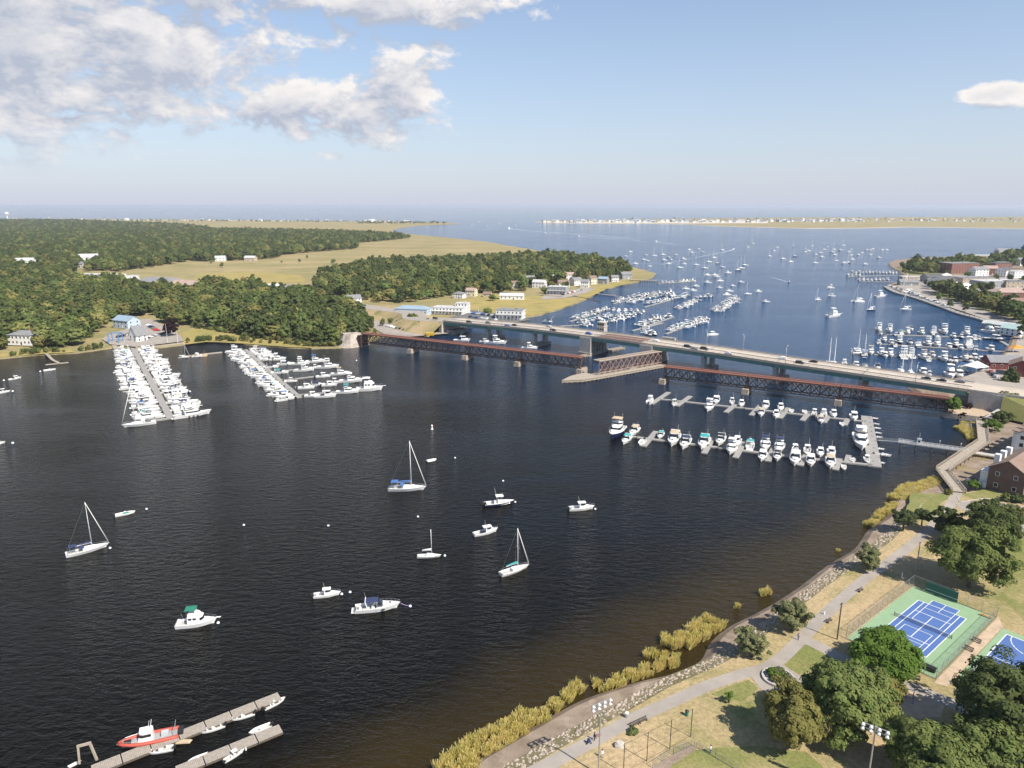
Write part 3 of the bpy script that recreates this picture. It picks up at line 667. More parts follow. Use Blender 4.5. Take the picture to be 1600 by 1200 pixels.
# street lamps on the bridge
lamp = [Part('pole', MB().tube([(0, 0, 0), (0, 0, 8.6)], .13, 8, .08).mesh('pole', M_galv, smooth=True)), Part('arm', MB().tube([(0, 0, 8.5), (0, .5, 9.1), (0, 1.8, 9.3)], .06, 6).mesh('arm', M_galv)), Part('luminaire', MB().box((0, 2.1, 9.28), (.3, .9, .18), taper=.7).mesh('luminaire', M_alu)), Part('base', MB().box((0, 0, .2), (.45, .45, .4)).mesh('base', M_conc))]
LAMPS = [(60, 0), (105, 0), (192, 1), (212, 1), (236, 1), (268, 0), (298, 1), (334, 0), (20, 1)]
for i, (s, far) in enumerate(LAMPS):
    put(lamp, 'street_lamp', f'street lamp on the road bridge\'s {"ocean side" if far else "rail side"}, {ordinal(sum(1 for q in LAMPS if q[1] == far and q[0] < s))} from the left bank', 'street lamp', hw(s, HW - .6 if far else .6, .8), HA + (math.pi if far else 0), 'street lamps on the road bridge', sc=1.05)

ramp = [P(1541, 653, 2.9), P(1556, 643, 4.6), P(1572, 634, 6.4), P(1592, 627, 8.6)]
tag(strip(ramp, 2.0, None, .3).build('ramp_path', M_conc), 'pale footpath climbing the grass slope from boardwalk to the road', 'footpath')
# ------------------------------------------------------------------ boats (bow towards +X, waterline z = 0)
def hull_fn(L, B, f0, f1, tb=.86, full=.45, bowp=2.0, rake=.08):
    def hb(t):
        if t < .35: return B / 2 * (tb + (1 - tb) * math.sin(t / .35 * math.pi / 2))
        if t < full: return B / 2
        return B / 2 * max(0.0, 1 - ((t - full) / (1 - full)) ** bowp)
    sh = lambda t: f0 + (f1 - f0) * t ** 1.7
    return hb, sh
def hull_mesh(L, B, f0, f1, tb=.86, full=.45, bowp=2.0, rake=.09, stripe=.16, mats=None, n=14, chine=.8):
    hb, sh = hull_fn(L, B, f0, f1, tb, full, bowp); mb = MB(); rows = []
    for i in range(n + 1):
        t = (i / n) ** .85; x = -L / 2 + L * t; r = rake * L * t ** 3
        h = hb(t); z = sh(t); cz = -.05 + .3 * f1 * t ** 4
        rows.append([(x, h, z), (x - r * .12, h * .985 + .0, z - stripe), (x - r * .8, h * (chine - .22 * t * t), cz), (x - r, 0, -.45 + .35 * t ** 6)])
    for sgn in (1, -1):
        for j in range(3):
            mb.slot = 1 if j == 0 else 0
            for i in range(n):
                q = [rows[i][j], rows[i + 1][j], rows[i + 1][j + 1], rows[i][j + 1]]
                mb.add([(a, b * sgn, c) for a, b, c in q], [(0, 1, 2, 3)])
    mb.slot = 0; tr = rows[0]; mb.add([tr[0], tr[1], tr[2], tr[3], (tr[2][0], -tr[2][1], tr[2][2]), (tr[1][0], -tr[1][1], tr[1][2]), (tr[0][0], -tr[0][1], tr[0][2])], [tuple(range(7))])
    bm_ = mb.mesh('hull', mats or [M_gel, M_gel], smooth=False)
    bm = bmesh.new(); bm.from_mesh(bm_); bmesh.ops.remove_doubles(bm, verts=bm.verts, dist=.004); bmesh.ops.recalc_face_normals(bm, faces=bm.faces); bm.to_mesh(bm_); bm.free()
    return bm_, hb, sh
def deck_mesh(L, hb, sh, t0, t1=1.0, drop=.04, ins=.04, crown=.06, m=None, n=12, name='deck'):
    mb = MB(); vs = []
    for i in range(n + 1):
        t = t0 + (t1 - t0) * i / n; x = -L / 2 + L * t; h = max(.0, hb(t) - ins); z = sh(t) - drop
        vs += [(x, h, z), (x, 0, z + crown), (x, -h, z)]
    mb.add(vs, [(3 * i + j, 3 * i + j + 1, 3 * i + 4 + j, 3 * i + 3 + j) for i in range(n) for j in (0, 1)])
    # hanging bulkhead at the cockpit end
    a, b, c = vs[0], vs[1], vs[2]; mb.add([a, b, c, (c[0], c[1], c[2] - .55), (a[0], a[1], a[2] - .55)], [(0, 1, 2, 3, 4)])
    return mb.mesh(name, m or M_deck)
def cockpit_mesh(L, hb, sh, t0, t1, floor, ins=.28, n=6, mats=None):
    mb = MB(); A = []
    for i in range(n + 1):
        t = t0 + (t1 - t0) * i / n; x = -L / 2 + L * t + (.12 if i == 0 else 0); h = hb(t); z = sh(t); A.append([(x, h - .02, z + .01), (x, h - ins, z + .01), (x, h - ins, floor), (x, -(h - ins), floor), (x, -(h - ins), z + .01), (x, -h + .02, z + .01)])
    for i in range(n):
        for j in range(5):
            mb.slot = 1 if j == 2 else 0
            mb.add([A[i][j], A[i + 1][j], A[i + 1][j + 1], A[i][j + 1]], [(0, 1, 2, 3)])
    mb.slot = 0; a = A[0]; mb.add([a[1], a[2], a[3], a[4]], [(0, 1, 2, 3)])
    return mb.mesh('cockpit', mats or [M_gel, M_sole])
def house(x0, x1, w, z0, z1, rf=.5, ra=.1, taper=.86, mats=M_gel, name='cabin', nose=.75):
    """cabin block: raked front, narrowed nose"""
    mb = MB(); zs = (z0, z1)
    def ring(z, k):
        f = k; ww = w / 2 * (1 - (1 - taper) * f)
        return [(x0 + ra * f, -ww, z), (x0 + ra * f, ww, z), (x1 - rf * f - .25 * (x1 - x0), ww, z), (x1 - rf * f, ww * nose * .75, z), (x1 - rf * f, -ww * nose * .75, z), (x1 - rf * f - .25 * (x1 - x0), -ww, z)]
    mb.loft([ring(z0, 0), ring(z1 - .08 * (z1 - z0), .92), ring(z1, 1.06)]); return mb.mesh(name, mats)
def winband(x0, x1, w, z0, z1, rf, ra, taper, nose, f0, f1, name='window_band', out=.025, m=None):
    """dark glazing wrapped round a cabin between two height fractions"""
    def ring(f):
        ww = w / 2 * (1 - (1 - taper) * f) + out
        return [(x0 + ra * f + .25, -ww, z0 + (z1 - z0) * f), (x1 - rf * f - .25 * (x1 - x0), -ww, z0 + (z1 - z0) * f), (x1 - rf * f + out, -ww * nose * .75, z0 + (z1 - z0) * f), (x1 - rf * f + out, ww * nose * .75, z0 + (z1 - z0) * f), (x1 - rf * f - .25 * (x1 - x0), ww, z0 + (z1 - z0) * f), (x0 + ra * f + .25, ww, z0 + (z1 - z0) * f)]
    mb = MB(); mb.loft([ring(f0), ring(f1)], cap=False, closed=False); return mb.mesh(name, m or M_glass)
def sheet(x0, x1, w, z, crown=.15, th=.06, m=None, name='hardtop', droop=0.0):
    mb = MB(); rings = []
    for i in range(6):
        x = x0 + (x1 - x0) * i / 5; zz = z - droop * abs(i / 5 - .5) * 2
        top = [(x, w / 2 * math.sin(a) , zz + crown * math.cos(a)) for a in [R(-90 + 30 * k) for k in range(7)]]
        rings.append(top + [(p[0], p[1], p[2] - th) for p in reversed(top)])
    mb.loft(rings); return mb.mesh(name, m or M_gel)
def bowrail(L, hb, sh, t0=.5, h=.6, m=None):
    mb = MB()
    for sg in (1, -1):
        pts = []
        for i in range(6):
            t = t0 + (.985 - t0) * i / 5; p = (-L / 2 + L * t, sg * max(.03, hb(t) - .08), sh(t) + h); pts.append(p); mb.tube([(p[0], p[1], sh(t)), p], .022, 3)
        mb.tube(pts, .028, 3)
    return mb.mesh('bow_rail', m or M_chrome)
def outboard(x, y, z, s=1.0, m=None):
    mb = MB(); mb.loft([[(x - .55 * s, y - .22 * s, z + .1), (x - .55 * s, y + .22 * s, z + .1), (x + .1, y + .2 * s, z + .1), (x + .1, y - .2 * s, z + .1)], [(x - .62 * s, y - .25 * s, z + .55 * s), (x - .62 * s, y + .25 * s, z + .55 * s), (x + .05, y + .22 * s, z + .5 * s), (x + .05, y - .22 * s, z + .5 * s)], [(x - .5 * s, y - .16 * s, z + .8 * s), (x - .5 * s, y + .16 * s, z + .8 * s), (x - .05, y + .15 * s, z + .72 * s), (x - .05, y - .15 * s, z + .72 * s)]])
    mb.box((x - .3 * s, y, z - .35), (.28 * s, .14, .95)); return mb.mesh('outboard_engine', m or M_black)
def legs_mesh(pts, z0, z1, r=.035, m=None, name='frame', lean=0.0):
    mb = MB()
    for x, y in pts: mb.tube([(x, y, z0), (x + lean, y * .92, z1)], r, 4)
    return mb.mesh(name, m or M_chrome)
def whip(x, y, z0, h, lean=-.25, m=None): return MB().tube([(x, y, z0), (x + lean * h, y, z0 + h)], .03, 3, .012).mesh('antenna', m or M_gel)
def seats(pts, z, m=None, s=(.55, .55, .5)):
    mb = MB()
    for x, y in pts: mb.box((x, y, z + s[2] / 2), s); mb.box((x - s[0] / 2 + .05, y, z + s[2] + .2), (.12, s[1], .5))
    return mb.mesh('seats', m or M_white_c)

BOAT = {}
def reg(name, parts): BOAT[name] = parts
def mk_express(L=10.5):
    B = L * .31; hm, hb, sh = hull_mesh(L, B, L * .095, L * .145, full=.42, bowp=2.3)
    z = sh(.5); x0, x1, w = -L * .02, L * .36, B * .62
    cab = (x0, x1, w, z - .1, z + .62, 1.5, .0, .8); ws = (x0 - .1, x0 + 1.7, B * .78, z + .35, z + 1.25, 1.1, .2, .82)
    reg('express', [Part('hull', hm, [Part('porthole', MB().box((L * .12, 0, z - .45), (.7, B * .99, .2)).mesh('porthole', M_glass))]), Part('deck', deck_mesh(L, hb, sh, .47), [Part('hatch', MB().box((L * .27, 0, sh(.77) + .32), (.5, .5, .06)).mesh('hatch', M_glass))]), Part('cockpit', cockpit_mesh(L, hb, sh, .02, .48, z - .75), [Part('seats', seats([(-L * .38, 0), (-L * .10, -B * .22), (-L * .2, B * .22)], z - .75, M_white_c, (.6, 1.0, .5)))]),
        Part('cabin', house(*cab)), Part('windshield', winband(*ws, .75, 0.0, 1.0, 'windshield')), Part('radar_arch', MB().tube([(-L * .22, -B * .44, z), (-L * .27, -B * .36, z + 1.5), (-L * .27, B * .36, z + 1.5), (-L * .22, B * .44, z)], .11, 6).mesh('radar_arch', M_gel)),
        Part('bimini_top', sheet(-L * .26, L * .02, B * .74, z + 1.5, .16, .05, M_navy_c, 'bimini_top', .12)), Part('bow_rail', bowrail(L, hb, sh, .5)), Part('antenna', whip(-L * .25, B * .2, z + 1.5, 1.6)), Part('swim_platform', MB().box((-L / 2 - .4, 0, .22), (.85, B * .74, .1)).mesh('swim_platform', M_deck))])
def mk_cuddy(L=7.6):
    B = L * .33; hm, hb, sh = hull_mesh(L, B, L * .10, L * .15, full=.42, bowp=2.1); z = sh(.5)
    cab = (-L * .10, L * .20, B * .66, z - .1, z + 1.45, .95, .05, .82)
    reg('pilothouse', [Part('hull', hm), Part('deck', deck_mesh(L, hb, sh, .40)), Part('cockpit', cockpit_mesh(L, hb, sh, .02, .42, z - .7)), Part('cabin', house(*cab), [Part('window_band', winband(*cab, .75, .5, .88))]), Part('trunk', house(L * .12, L * .36, B * .5, z, z + .42, .5, 0, .85, M_gel, 'trunk')),
        Part('hardtop', sheet(-L * .16, L * .14, B * .66, z + 1.46, .1, .07)), Part('bow_rail', bowrail(L, hb, sh, .48)), Part('outboard_engine', outboard(-L / 2, 0, .3, 1.1)), Part('antenna', whip(-L * .08, B * .2, z + 1.5, 1.7)), Part('seats', seats([(-L * .36, 0)], z - .7, M_white_c, (.5, 1.3, .45)))])
def mk_cc(L=7.8):
    B = L * .30; hm, hb, sh = hull_mesh(L, B, L * .085, L * .125, full=.45, bowp=2.2); z = sh(.4)
    reg('center_console', [Part('hull', hm), Part('foredeck', deck_mesh(L, hb, sh, .80, m=M_deck, name='foredeck')), Part('cockpit', cockpit_mesh(L, hb, sh, .05, .82, z - .55, .2)), Part('console', MB().box((0, 0, z + .1), (.9, .95, 1.3), taper=.85).mesh('console', M_gel), [Part('windscreen', MB().box((.1, 0, z + .95), (.35, .8, .45), taper=.8).mesh('windscreen', M_glass))]),
        Part('hardtop', sheet(-.95, 1.0, B * .72, z + 1.75, .1, .07)), Part('frame', legs_mesh([(-.6, .55), (-.6, -.55), (.65, .55), (.65, -.55)], z - .5, z + 1.8)), Part('leaning_post', MB().box((-1.1, 0, z - .05), (.5, .95, .9)).mesh('leaning_post', M_white_c)), Part('outboard_engine', outboard(-L / 2, .35, .35, 1.1)), Part('outboard_engine', outboard(-L / 2, -.35, .35, 1.1)), Part('antenna', whip(-.7, .4, z + 1.8, 2.2)), Part('bow_cushion', MB().box((L * .27, 0, z - .3), (1.4, B * .5, .4), taper=.8).mesh('bow_cushion', M_white_c))])
def mk_skiff(L=5.0):
    B = L * .34; hm, hb, sh = hull_mesh(L, B, L * .10, L * .135, full=.5, bowp=2.2, n=10); z = sh(.4)
    reg('skiff', [Part('hull', hm), Part('cockpit', cockpit_mesh(L, hb, sh, .04, .9, z - .38, .12)), Part('thwart', MB().box((-.4, 0, z - .2), (.35, B * .82, .3)).mesh('thwart', M_white_c)), Part('thwart', MB().box((L * .2, 0, z - .2), (.35, B * .7, .3)).mesh('thwart', M_white_c)), Part('console', MB().box((-.05, .25, z - .05), (.45, .5, .8), taper=.85).mesh('console', M_gel)), Part('outboard_engine', outboard(-L / 2, 0, .25, .85))])
def mk_dinghy(L=3.3):
    mb = MB(); r = .24; pts = [(-L / 2, -.62, .28), (L * .1, -.66, .28), (L * .32, -.5, .32), (L * .5, 0, .4), (L * .32, .5, .32), (L * .1, .66, .28), (-L / 2, .62, .28)]; mb.tube(pts, r, 7)
    reg('dinghy', [Part('tube', mb.mesh('tube', M_white_c, smooth=True)), Part('floor', MB().box((-.2, 0, .15), (L * .8, 1.1, .08)).mesh('floor', M_sole)), Part('transom', MB().box((-L / 2 + .1, 0, .3), (.08, 1.1, .45)).mesh('transom', M_gel)), Part('thwart', MB().box((-.2, 0, .4), (.3, 1.1, .08)).mesh('thwart', M_deck)), Part('outboard_engine', outboard(-L / 2, 0, .2, .6))])
def mk_flybridge(L=12.5, tower=False, key='flybridge'):
    B = L * .33; hm, hb, sh = hull_mesh(L, B, L * .085, L * .155, full=.40, bowp=2.3); z = sh(.42)
    cab = (-L * .14, L * .26, B * .76, z - .2, z + 1.55, 1.5, .1, .88); fb = (-L * .16, L * .06, B * .70, z + 1.55, z + 2.25, .45, 0, 1.05)
    ps = [Part('hull', hm), Part('deck', deck_mesh(L, hb, sh, .36)), Part('cockpit', cockpit_mesh(L, hb, sh, .02, .38, z - .7)), Part('cabin', house(*cab), [Part('window_band', winband(*cab, .75, .48, .86))]), Part('flybridge', house(*fb, M_gel, 'flybridge'), [Part('flybridge_screen', winband(*fb, .75, .55, 1.15)), Part('helm_seat', MB().box((-L * .08, 0, z + 2.4), (.6, 1.4, .8)).mesh('helm_seat', M_white_c))]), Part('trunk', house(L * .10, L * .38, B * .55, z + .2, z + .85, .8, 0, .82, M_gel, 'trunk')), Part('bow_rail', bowrail(L, hb, sh, .42, .75)), Part('swim_platform', MB().box((-L / 2 - .4, 0, .22), (.8, B * .76, .1)).mesh('swim_platform', M_deck)), Part('antenna', whip(-L * .1, B * .3, z + 2.2, 2.6)), Part('antenna', whip(-L * .1, -B * .3, z + 2.2, 2.6))]
    if tower:
        ps += [Part('tuna_tower', legs_mesh([(-L * .14, B * .33), (-L * .14, -B * .33), (L * .05, B * .33), (L * .05, -B * .33)], z + 1.6, z + 4.6, .06, M_gel, 'tuna_tower')), Part('tower_top', sheet(-L * .14, L * .05, B * .6, z + 4.55, .1, .08, M_gel, 'tower_top')), Part('tower_hardtop', sheet(-L * .17, L * .06, B * .72, z + 3.3, .1, .08, M_gel, 'tower_hardtop')), Part('outrigger', whip(0, B * .42, z + 1.2, 6.0, -.5, M_alu)), Part('outrigger', whip(0, -B * .42, z + 1.2, 6.0, -.5, M_alu))]
    else: ps += [Part('bimini_top', sheet(-L * .17, L * .04, B * .7, z + 3.6, .12, .05, M_white_c, 'bimini_top', .1)), Part('bimini_frame', legs_mesh([(-L * .15, B * .33), (-L * .15, -B * .33), (L * .02, B * .33), (L * .02, -B * .33)], z + 2.1, z + 3.6))]
    reg(key, ps)
def mk_trawler(L=9.6):
    B = L * .36; hm, hb, sh = hull_mesh(L, B, L * .11, L * .165, full=.42, bowp=2.1, tb=.9); z = sh(.42)
    cab = (-L * .20, L * .22, B * .74, z - .1, z + 1.7, .55, .05, .93); fb = (-L * .18, L * .12, B * .66, z + 1.72, z + 2.3, .35, 0, 1.0); wins = []
    for x in (-L * .12, 0.0):
        wins.append(Part('window', MB().box((x, 0, z + 1.05), (.75, B * .74 * .97 + .04, .5)).mesh('window', M_glass)))
    wins.append(Part('window', winband(*cab, .75, .5, .82, 'window')))
    reg('trawler', [Part('hull', hm), Part('deck', deck_mesh(L, hb, sh, .30)), Part('cockpit', cockpit_mesh(L, hb, sh, .02, .32, z - .65)), Part('cabin', house(*cab, M_gel), [Part('window', MB().box((x, 0, z + 1.08), (.8, B * .74 * .965, .52)).mesh('window', M_glass)) for x in (-L * .13, -L * .02)] + [Part('window', winband(L * .08, *cab[1:], .75, .5, .84, 'window'))]), Part('flybridge', house(*fb, M_gel, 'flybridge')), Part('bimini_top', sheet(-L * .24, L * .03, B * .7, z + 3.55, .14, .06, M_green_c, 'bimini_top', .12)), Part('bimini_frame', legs_mesh([(-L * .2, B * .32), (-L * .2, -B * .32), (0, B * .32), (0, -B * .32)], z + 2.1, z + 3.6)), Part('bow_rail', bowrail(L, hb, sh, .42, .7)), Part('bowsprit', MB().box((L / 2 + .35, 0, sh(1) + .02), (1.1, .4, .1)).mesh('bowsprit', M_gel)), Part('antenna', whip(-L * .35, B * .3, z, 1.8)), Part('mast', whip(-L * .18, 0, z + 2.3, 2.0, -.1, M_alu)), Part('rub_rail', bowrail(L, hb, sh, .03, .02, M_gel))])
def mk_lobster(L=8.4):
    B = L * .33; hm, hb, sh = hull_mesh(L, B, L * .085, L * .165, full=.40, bowp=2.1); z = sh(.42)
    cab = (-L * .02, L * .24, B * .64, z - .2, z + 1.65, .55, .05, .88)
    reg('lobster_boat', [Part('hull', hm), Part('deck', deck_mesh(L, hb, sh, .48)), Part('cockpit', cockpit_mesh(L, hb, sh, .02, .5, z - .55)), Part('wheelhouse', house(*cab, M_gel, 'wheelhouse'), [Part('window_band', winband(*cab, .75, .52, .86))]), Part('hardtop', sheet(-L * .12, L * .22, B * .68, z + 1.66, .08, .08)), Part('trunk', house(L * .18, L * .36, B * .45, z + .15, z + .65, .4, 0, .85, M_gel, 'trunk')), Part('antenna', whip(-L * .02, 0, z + 1.7, 2.2, -.05)), Part('engine_box', MB().box((-L * .12, 0, z - .25), (1.3, 1.0, .7)).mesh('engine_box', M_black)), Part('bow_rail', bowrail(L, hb, sh, .6, .5))])
def mk_yacht(L=20.0):
    B = L * .27; hm, hb, sh = hull_mesh(L, B, L * .075, L * .125, full=.42, bowp=2.4); z = sh(.42)
    cab = (-L * .22, L * .26, B * .80, z - .2, z + 1.9, 2.6, .3, .9); fb = (-L * .24, L * .06, B * .76, z + 1.9, z + 2.7, .9, 0, 1.02)
    reg('motor_yacht', [Part('hull', hm, [Part('porthole', MB().box((x, 0, z - .9), (.9, B * 1.0, .25)).mesh('porthole', M_glass)) for x in (-2.2, 0.0, 2.2)]), Part('deck', deck_mesh(L, hb, sh, .30)), Part('cockpit', cockpit_mesh(L, hb, sh, .03, .31, z - .5, .3)), Part('cabin', house(*cab), [Part('window_band', winband(*cab, .75, .42, .84))]), Part('flybridge', house(*fb, M_gel, 'flybridge'), [Part('screen', winband(*fb, .75, .6, 1.2, 'screen')), Part('helm_seat', MB().box((-.3, .6, z + 2.9), (.7, 1.4, .7)).mesh('helm_seat', M_tan_c)), Part('settee', MB().box((-3.1, 0, z + 2.85), (.8, 3.4, .6)).mesh('settee', M_white_c))]), Part('hardtop', sheet(-L * .2, L * .0, B * .66, z + 4.4, .12, .12, M_gel, 'hardtop')), Part('radar_arch', legs_mesh([(-L * .19, B * .34), (-L * .19, -B * .34)], z + 2.5, z + 4.5, .18, M_gel, 'radar_arch', .4)), Part('bow_rail', bowrail(L, hb, sh, .4, .8)), Part('foredeck_cushion', MB().box((L * .22, 0, sh(.7) + .25), (2.2, 2.0, .3), taper=.85).mesh('foredeck_cushion', M_white_c)), Part('swim_platform', MB().box((-L / 2 - .6, 0, .3), (1.3, B * .8, .12)).mesh('swim_platform', M_deck)), Part('antenna', whip(-L * .17, .6, z + 4.5, 2.4))])
def mk_sail(L=11.5, mast=14.5, key='sailboat', canvas=True, stays=True, genoa=True):
    B = L * .30; hm, hb, sh = hull_mesh(L, B, L * .085, L * .105, tb=.74, full=.44, bowp=1.75, rake=.10, stripe=.1, chine=.72); z = sh(.45)
    tr = (-L * .12, L * .26, B * .58, z - .05, z + .48, .9, .1, .82); mx = L * .10; zt = z + mast
    ps = [Part('hull', hm), Part('deck', deck_mesh(L, hb, sh, .40)), Part('cockpit', cockpit_mesh(L, hb, sh, .03, .42, z - .45, .42), [Part('wheel', MB().tube([(-L * .33, .45 * math.cos(a), z + .3 + .45 * math.sin(a)) for a in [R(40 * k) for k in range(10)]], .03, 4).mesh('wheel', M_chrome))]), Part('coachroof', house(*tr, M_gel, 'coachroof'), [Part('window_band', winband(-L * .02, L * .2, B * .575, z - .05, z + .48, .9, .1, .82, .75, .45, .75))]),
          Part('mast', MB().tube([(mx, 0, z + .3), (mx - .1, 0, zt)], .12 * mast / 12, 8, .07).mesh('mast', M_alu, smooth=True), [Part('spreader', MB().tube([(mx - .05, -1.0, z + mast * .52), (mx - .05, 1.0, z + mast * .52)], .035, 4).mesh('spreader', M_alu))]), Part('boom', MB().tube([(mx - .1, 0, z + 1.55), (-L * .30, 0, z + 1.5)], .09, 6).mesh('boom', M_alu), [Part('sail_cover', MB().loft([[(x, r * math.cos(a), z + 1.78 + k + r * 1.5 * math.sin(a)) for a in [R(45 * q) for q in range(8)]] for x, r, k in ((mx - .15, .2, .15), (mx - .5, .2, .05), (-L * .12, .17, 0), (-L * .29, .1, -.08))]).mesh('sail_cover', M_blue_c, smooth=True))])]
    if stays:
        ps += [Part('backstay', MB().tube([(-L * .49, 0, z), (mx - .1, 0, zt)], .022, 3).mesh('backstay', M_chrome)), Part('shroud', MB().tube([(mx - .1, B * .45, z), (mx - .05, 1.0, z + mast * .52), (mx - .1, 0, zt - .3)], .02, 3).mesh('shroud', M_chrome)), Part('shroud', MB().tube([(mx - .1, -B * .45, z), (mx - .05, -1.0, z + mast * .52), (mx - .1, 0, zt - .3)], .02, 3).mesh('shroud', M_chrome)), Part('pulpit', bowrail(L, hb, sh, .86, .6)), Part('lifeline', bowrail(L, hb, sh, .12, .55))]
        ps.append(Part('furled_jib' if genoa else 'forestay', MB().tube([(L * .475, 0, sh(1) + .4), ((L * .475 + mx) / 2, 0, (z + zt) / 2), (mx, 0, zt - .5)], .14 if genoa else .03, 6, .07 if genoa else .03).mesh('furled_jib', M_white_c, smooth=True)))
    if canvas: ps += [Part('dodger', sheet(-L * .18, -L * .08, B * .62, z + .85, .45, .05, M_navy_c, 'dodger')), Part('bimini_top', sheet(-L * .42, -L * .24, B * .66, z + 1.9, .16, .05, M_navy_c, 'bimini_top', .1)), Part('bimini_frame', legs_mesh([(-L * .4, B * .3), (-L * .4, -B * .3), (-L * .26, B * .3), (-L * .26, -B * .3)], z, z + 1.95))]
    reg(key, ps)
def mk_cat(L=12):
    ps = []; hm, hb, sh = hull_mesh(L, 1.7, 1.2, 1.5, tb=.8, full=.5, bowp=1.8)
    for y in (-2.6, 2.6): ps.append(Part('hull', hm, [], (0, y, 0)))
    z = 1.3; ps += [Part('bridge_deck', MB().box((-1.2, 0, z), (L * .62, 5.6, .5)).mesh('bridge_deck', M_deck)), Part('cabin', house(-L * .22, L * .2, 4.6, z + .25, z + 1.5, 1.3, .1, .85), [Part('window_band', winband(-L * .22, L * .2, 4.6, z + .25, z + 1.5, 1.3, .1, .85, .75, .4, .8))]), Part('hardtop', sheet(-L * .42, -L * .16, 4.2, z + 2.0, .12, .1)), Part('mast', MB().tube([(L * .08, 0, z), (L * .08, 0, z + 16)], .16, 8, .09).mesh('mast', M_alu)), Part('boom', MB().tube([(L * .06, 0, z + 2.6), (-L * .36, 0, z + 2.5)], .2, 6).mesh('boom', M_white_c)), Part('forestay', MB().tube([(L * .47, 0, z + .2), (L * .08, 0, z + 14.5)], .09, 4).mesh('forestay', M_white_c))]
    reg('catamaran', ps)
mk_express(); mk_cuddy(); mk_cc(); mk_skiff(); mk_dinghy(); mk_flybridge(); mk_flybridge(13.5, True, 'sportfisher'); mk_trawler(); mk_lobster(); mk_yacht(); mk_sail(); mk_sail(7.2, 8.3, 'daysailer', False, False); mk_sail(9.6, 12.2, 'sloop', False, True, True); mk_cat()
# plain versions for boats a few pixels long
def far_sets():
    hm, hb, sh = hull_mesh(9.5, 3.0, .9, 1.3, n=8); cab = (-1.2, 2.2, 2.0, .9, 2.5, .9, .1, .85)
    reg('far_motorboat', [Part('hull', hm), Part('deck', deck_mesh(9.5, hb, sh, .1, n=6)), Part('cabin', house(*cab), [Part('window_band', winband(*cab, .75, .5, .85))])])
    hm, hb, sh = hull_mesh(10.5, 3.2, .9, 1.15, tb=.74, bowp=1.75, n=8)
    reg('far_sailboat', [Part('hull', hm), Part('deck', deck_mesh(10.5, hb, sh, .02, n=6)), Part('coachroof', house(-1.5, 2.8, 1.9, .9, 1.5, .9, .1, .8, M_gel, 'coachroof')), Part('mast', MB().tube([(1, 0, 1), (.9, 0, 14.5)], .16, 5, .1).mesh('mast', M_alu)), Part('boom', MB().tube([(.9, 0, 2.6), (-3.4, 0, 2.5)], .2, 5).mesh('boom', M_blue_c)), Part('forestay', MB().tube([(5.0, 0, 1.3), (.95, 0, 13.8)], .08, 3).mesh('forestay', M_white_c))])
far_sets()
CANV = {'blue': M_blue_c, 'navy': M_navy_c, 'teal': M_teal_c, 'white': M_white_c, 'tan': M_tan_c, 'green': M_green_c, 'black': M_black}
LEN = {'express': 10.5, 'pilothouse': 7.6, 'center_console': 7.8, 'skiff': 5.0, 'dinghy': 3.3, 'flybridge': 12.5, 'sportfisher': 13.5, 'trawler': 9.6, 'lobster_boat': 8.4, 'motor_yacht': 20.0, 'sailboat': 11.5, 'daysailer': 7.2, 'sloop': 9.6, 'catamaran': 12.0, 'far_motorboat': 9.5, 'far_sailboat': 10.5}
NICE = {'express': 'express_cruiser', 'pilothouse': 'pilothouse_boat', 'center_console': 'center_console_boat', 'skiff': 'skiff', 'dinghy': 'inflatable_dinghy', 'flybridge': 'flybridge_cruiser', 'sportfisher': 'sportfishing_boat', 'trawler': 'trawler_yacht', 'lobster_boat': 'lobster_boat', 'motor_yacht': 'motor_yacht', 'sailboat': 'sailboat', 'daysailer': 'sailboat', 'sloop': 'sailboat', 'catamaran': 'sailing_catamaran', 'far_motorboat': 'motorboat', 'far_sailboat': 'sailboat'}
def boat(kind, loc, rz, label, group=None, length=None, canvas=None, hull=None, stripe=None):
    cat = 'sailboat' if kind in ('sailboat', 'daysailer', 'sloop', 'catamaran', 'far_sailboat') else ('dinghy' if kind in ('dinghy', 'skiff') else 'motorboat')
    ov = {}
    if canvas:
        for k in ('bimini_top', 'dodger', 'sail_cover'): ov[k] = CANV[canvas]
        if kind == 'far_sailboat': ov['boom'] = CANV[canvas]
    if hull: ov['hull'] = hull
    if stripe: ov[('hull', 1)] = stripe
    loc = Vector(loc); loc.z = 0
    return put(BOAT[kind], NICE[kind], label, cat, loc, rz, group, (length / LEN[kind]) if length else None, ov)
def heading(p_stern, p_bow): d = P(*p_bow) - P(*p_stern); return math.atan2(d.y, d.x)
def boat_px(kind, stern, bow, label, **k):
    a, b = P(*stern), P(*bow); return boat(kind, (a + b) / 2, math.atan2((b - a).y, (b - a).x), label, length=(b - a).length, **k)
# --- boats on moorings in the near river
boat_px('sailboat', (103, 870), (172, 853), 'white sloop on a mooring with navy bimini, dodger and furled white jib', canvas='navy')
boat_px('sailboat', (607, 766), (667, 765), 'large white sloop with bright blue sail cover and red waterline', canvas='blue', hull=M_gel)
boat_px('sloop', (782, 900), (827, 886), 'cream white sloop with tall stays and teal boom cover, bow to the bridge', canvas='teal', hull=M_cream)
boat_px('daysailer', (652, 871), (690, 870), 'small white daysailer with a bare mast and no stays', canvas='white')
boat_px('express', (555, 955), (626, 949), 'sleek white express cruiser with navy windscreen and long purple mooring line', canvas='navy')
boat_px('trawler', (276, 979), (340, 973), 'white trawler yacht with green bimini top and dark side windows')
boat_px('center_console', (757, 790), (803, 786), 'white center console boat with dark navy hull side on a mooring', hull=M_navy, stripe=M_gel)
boat_px('pilothouse', (490, 933), (533, 929), 'small white pilothouse boat with outboard beside a mooring ball')
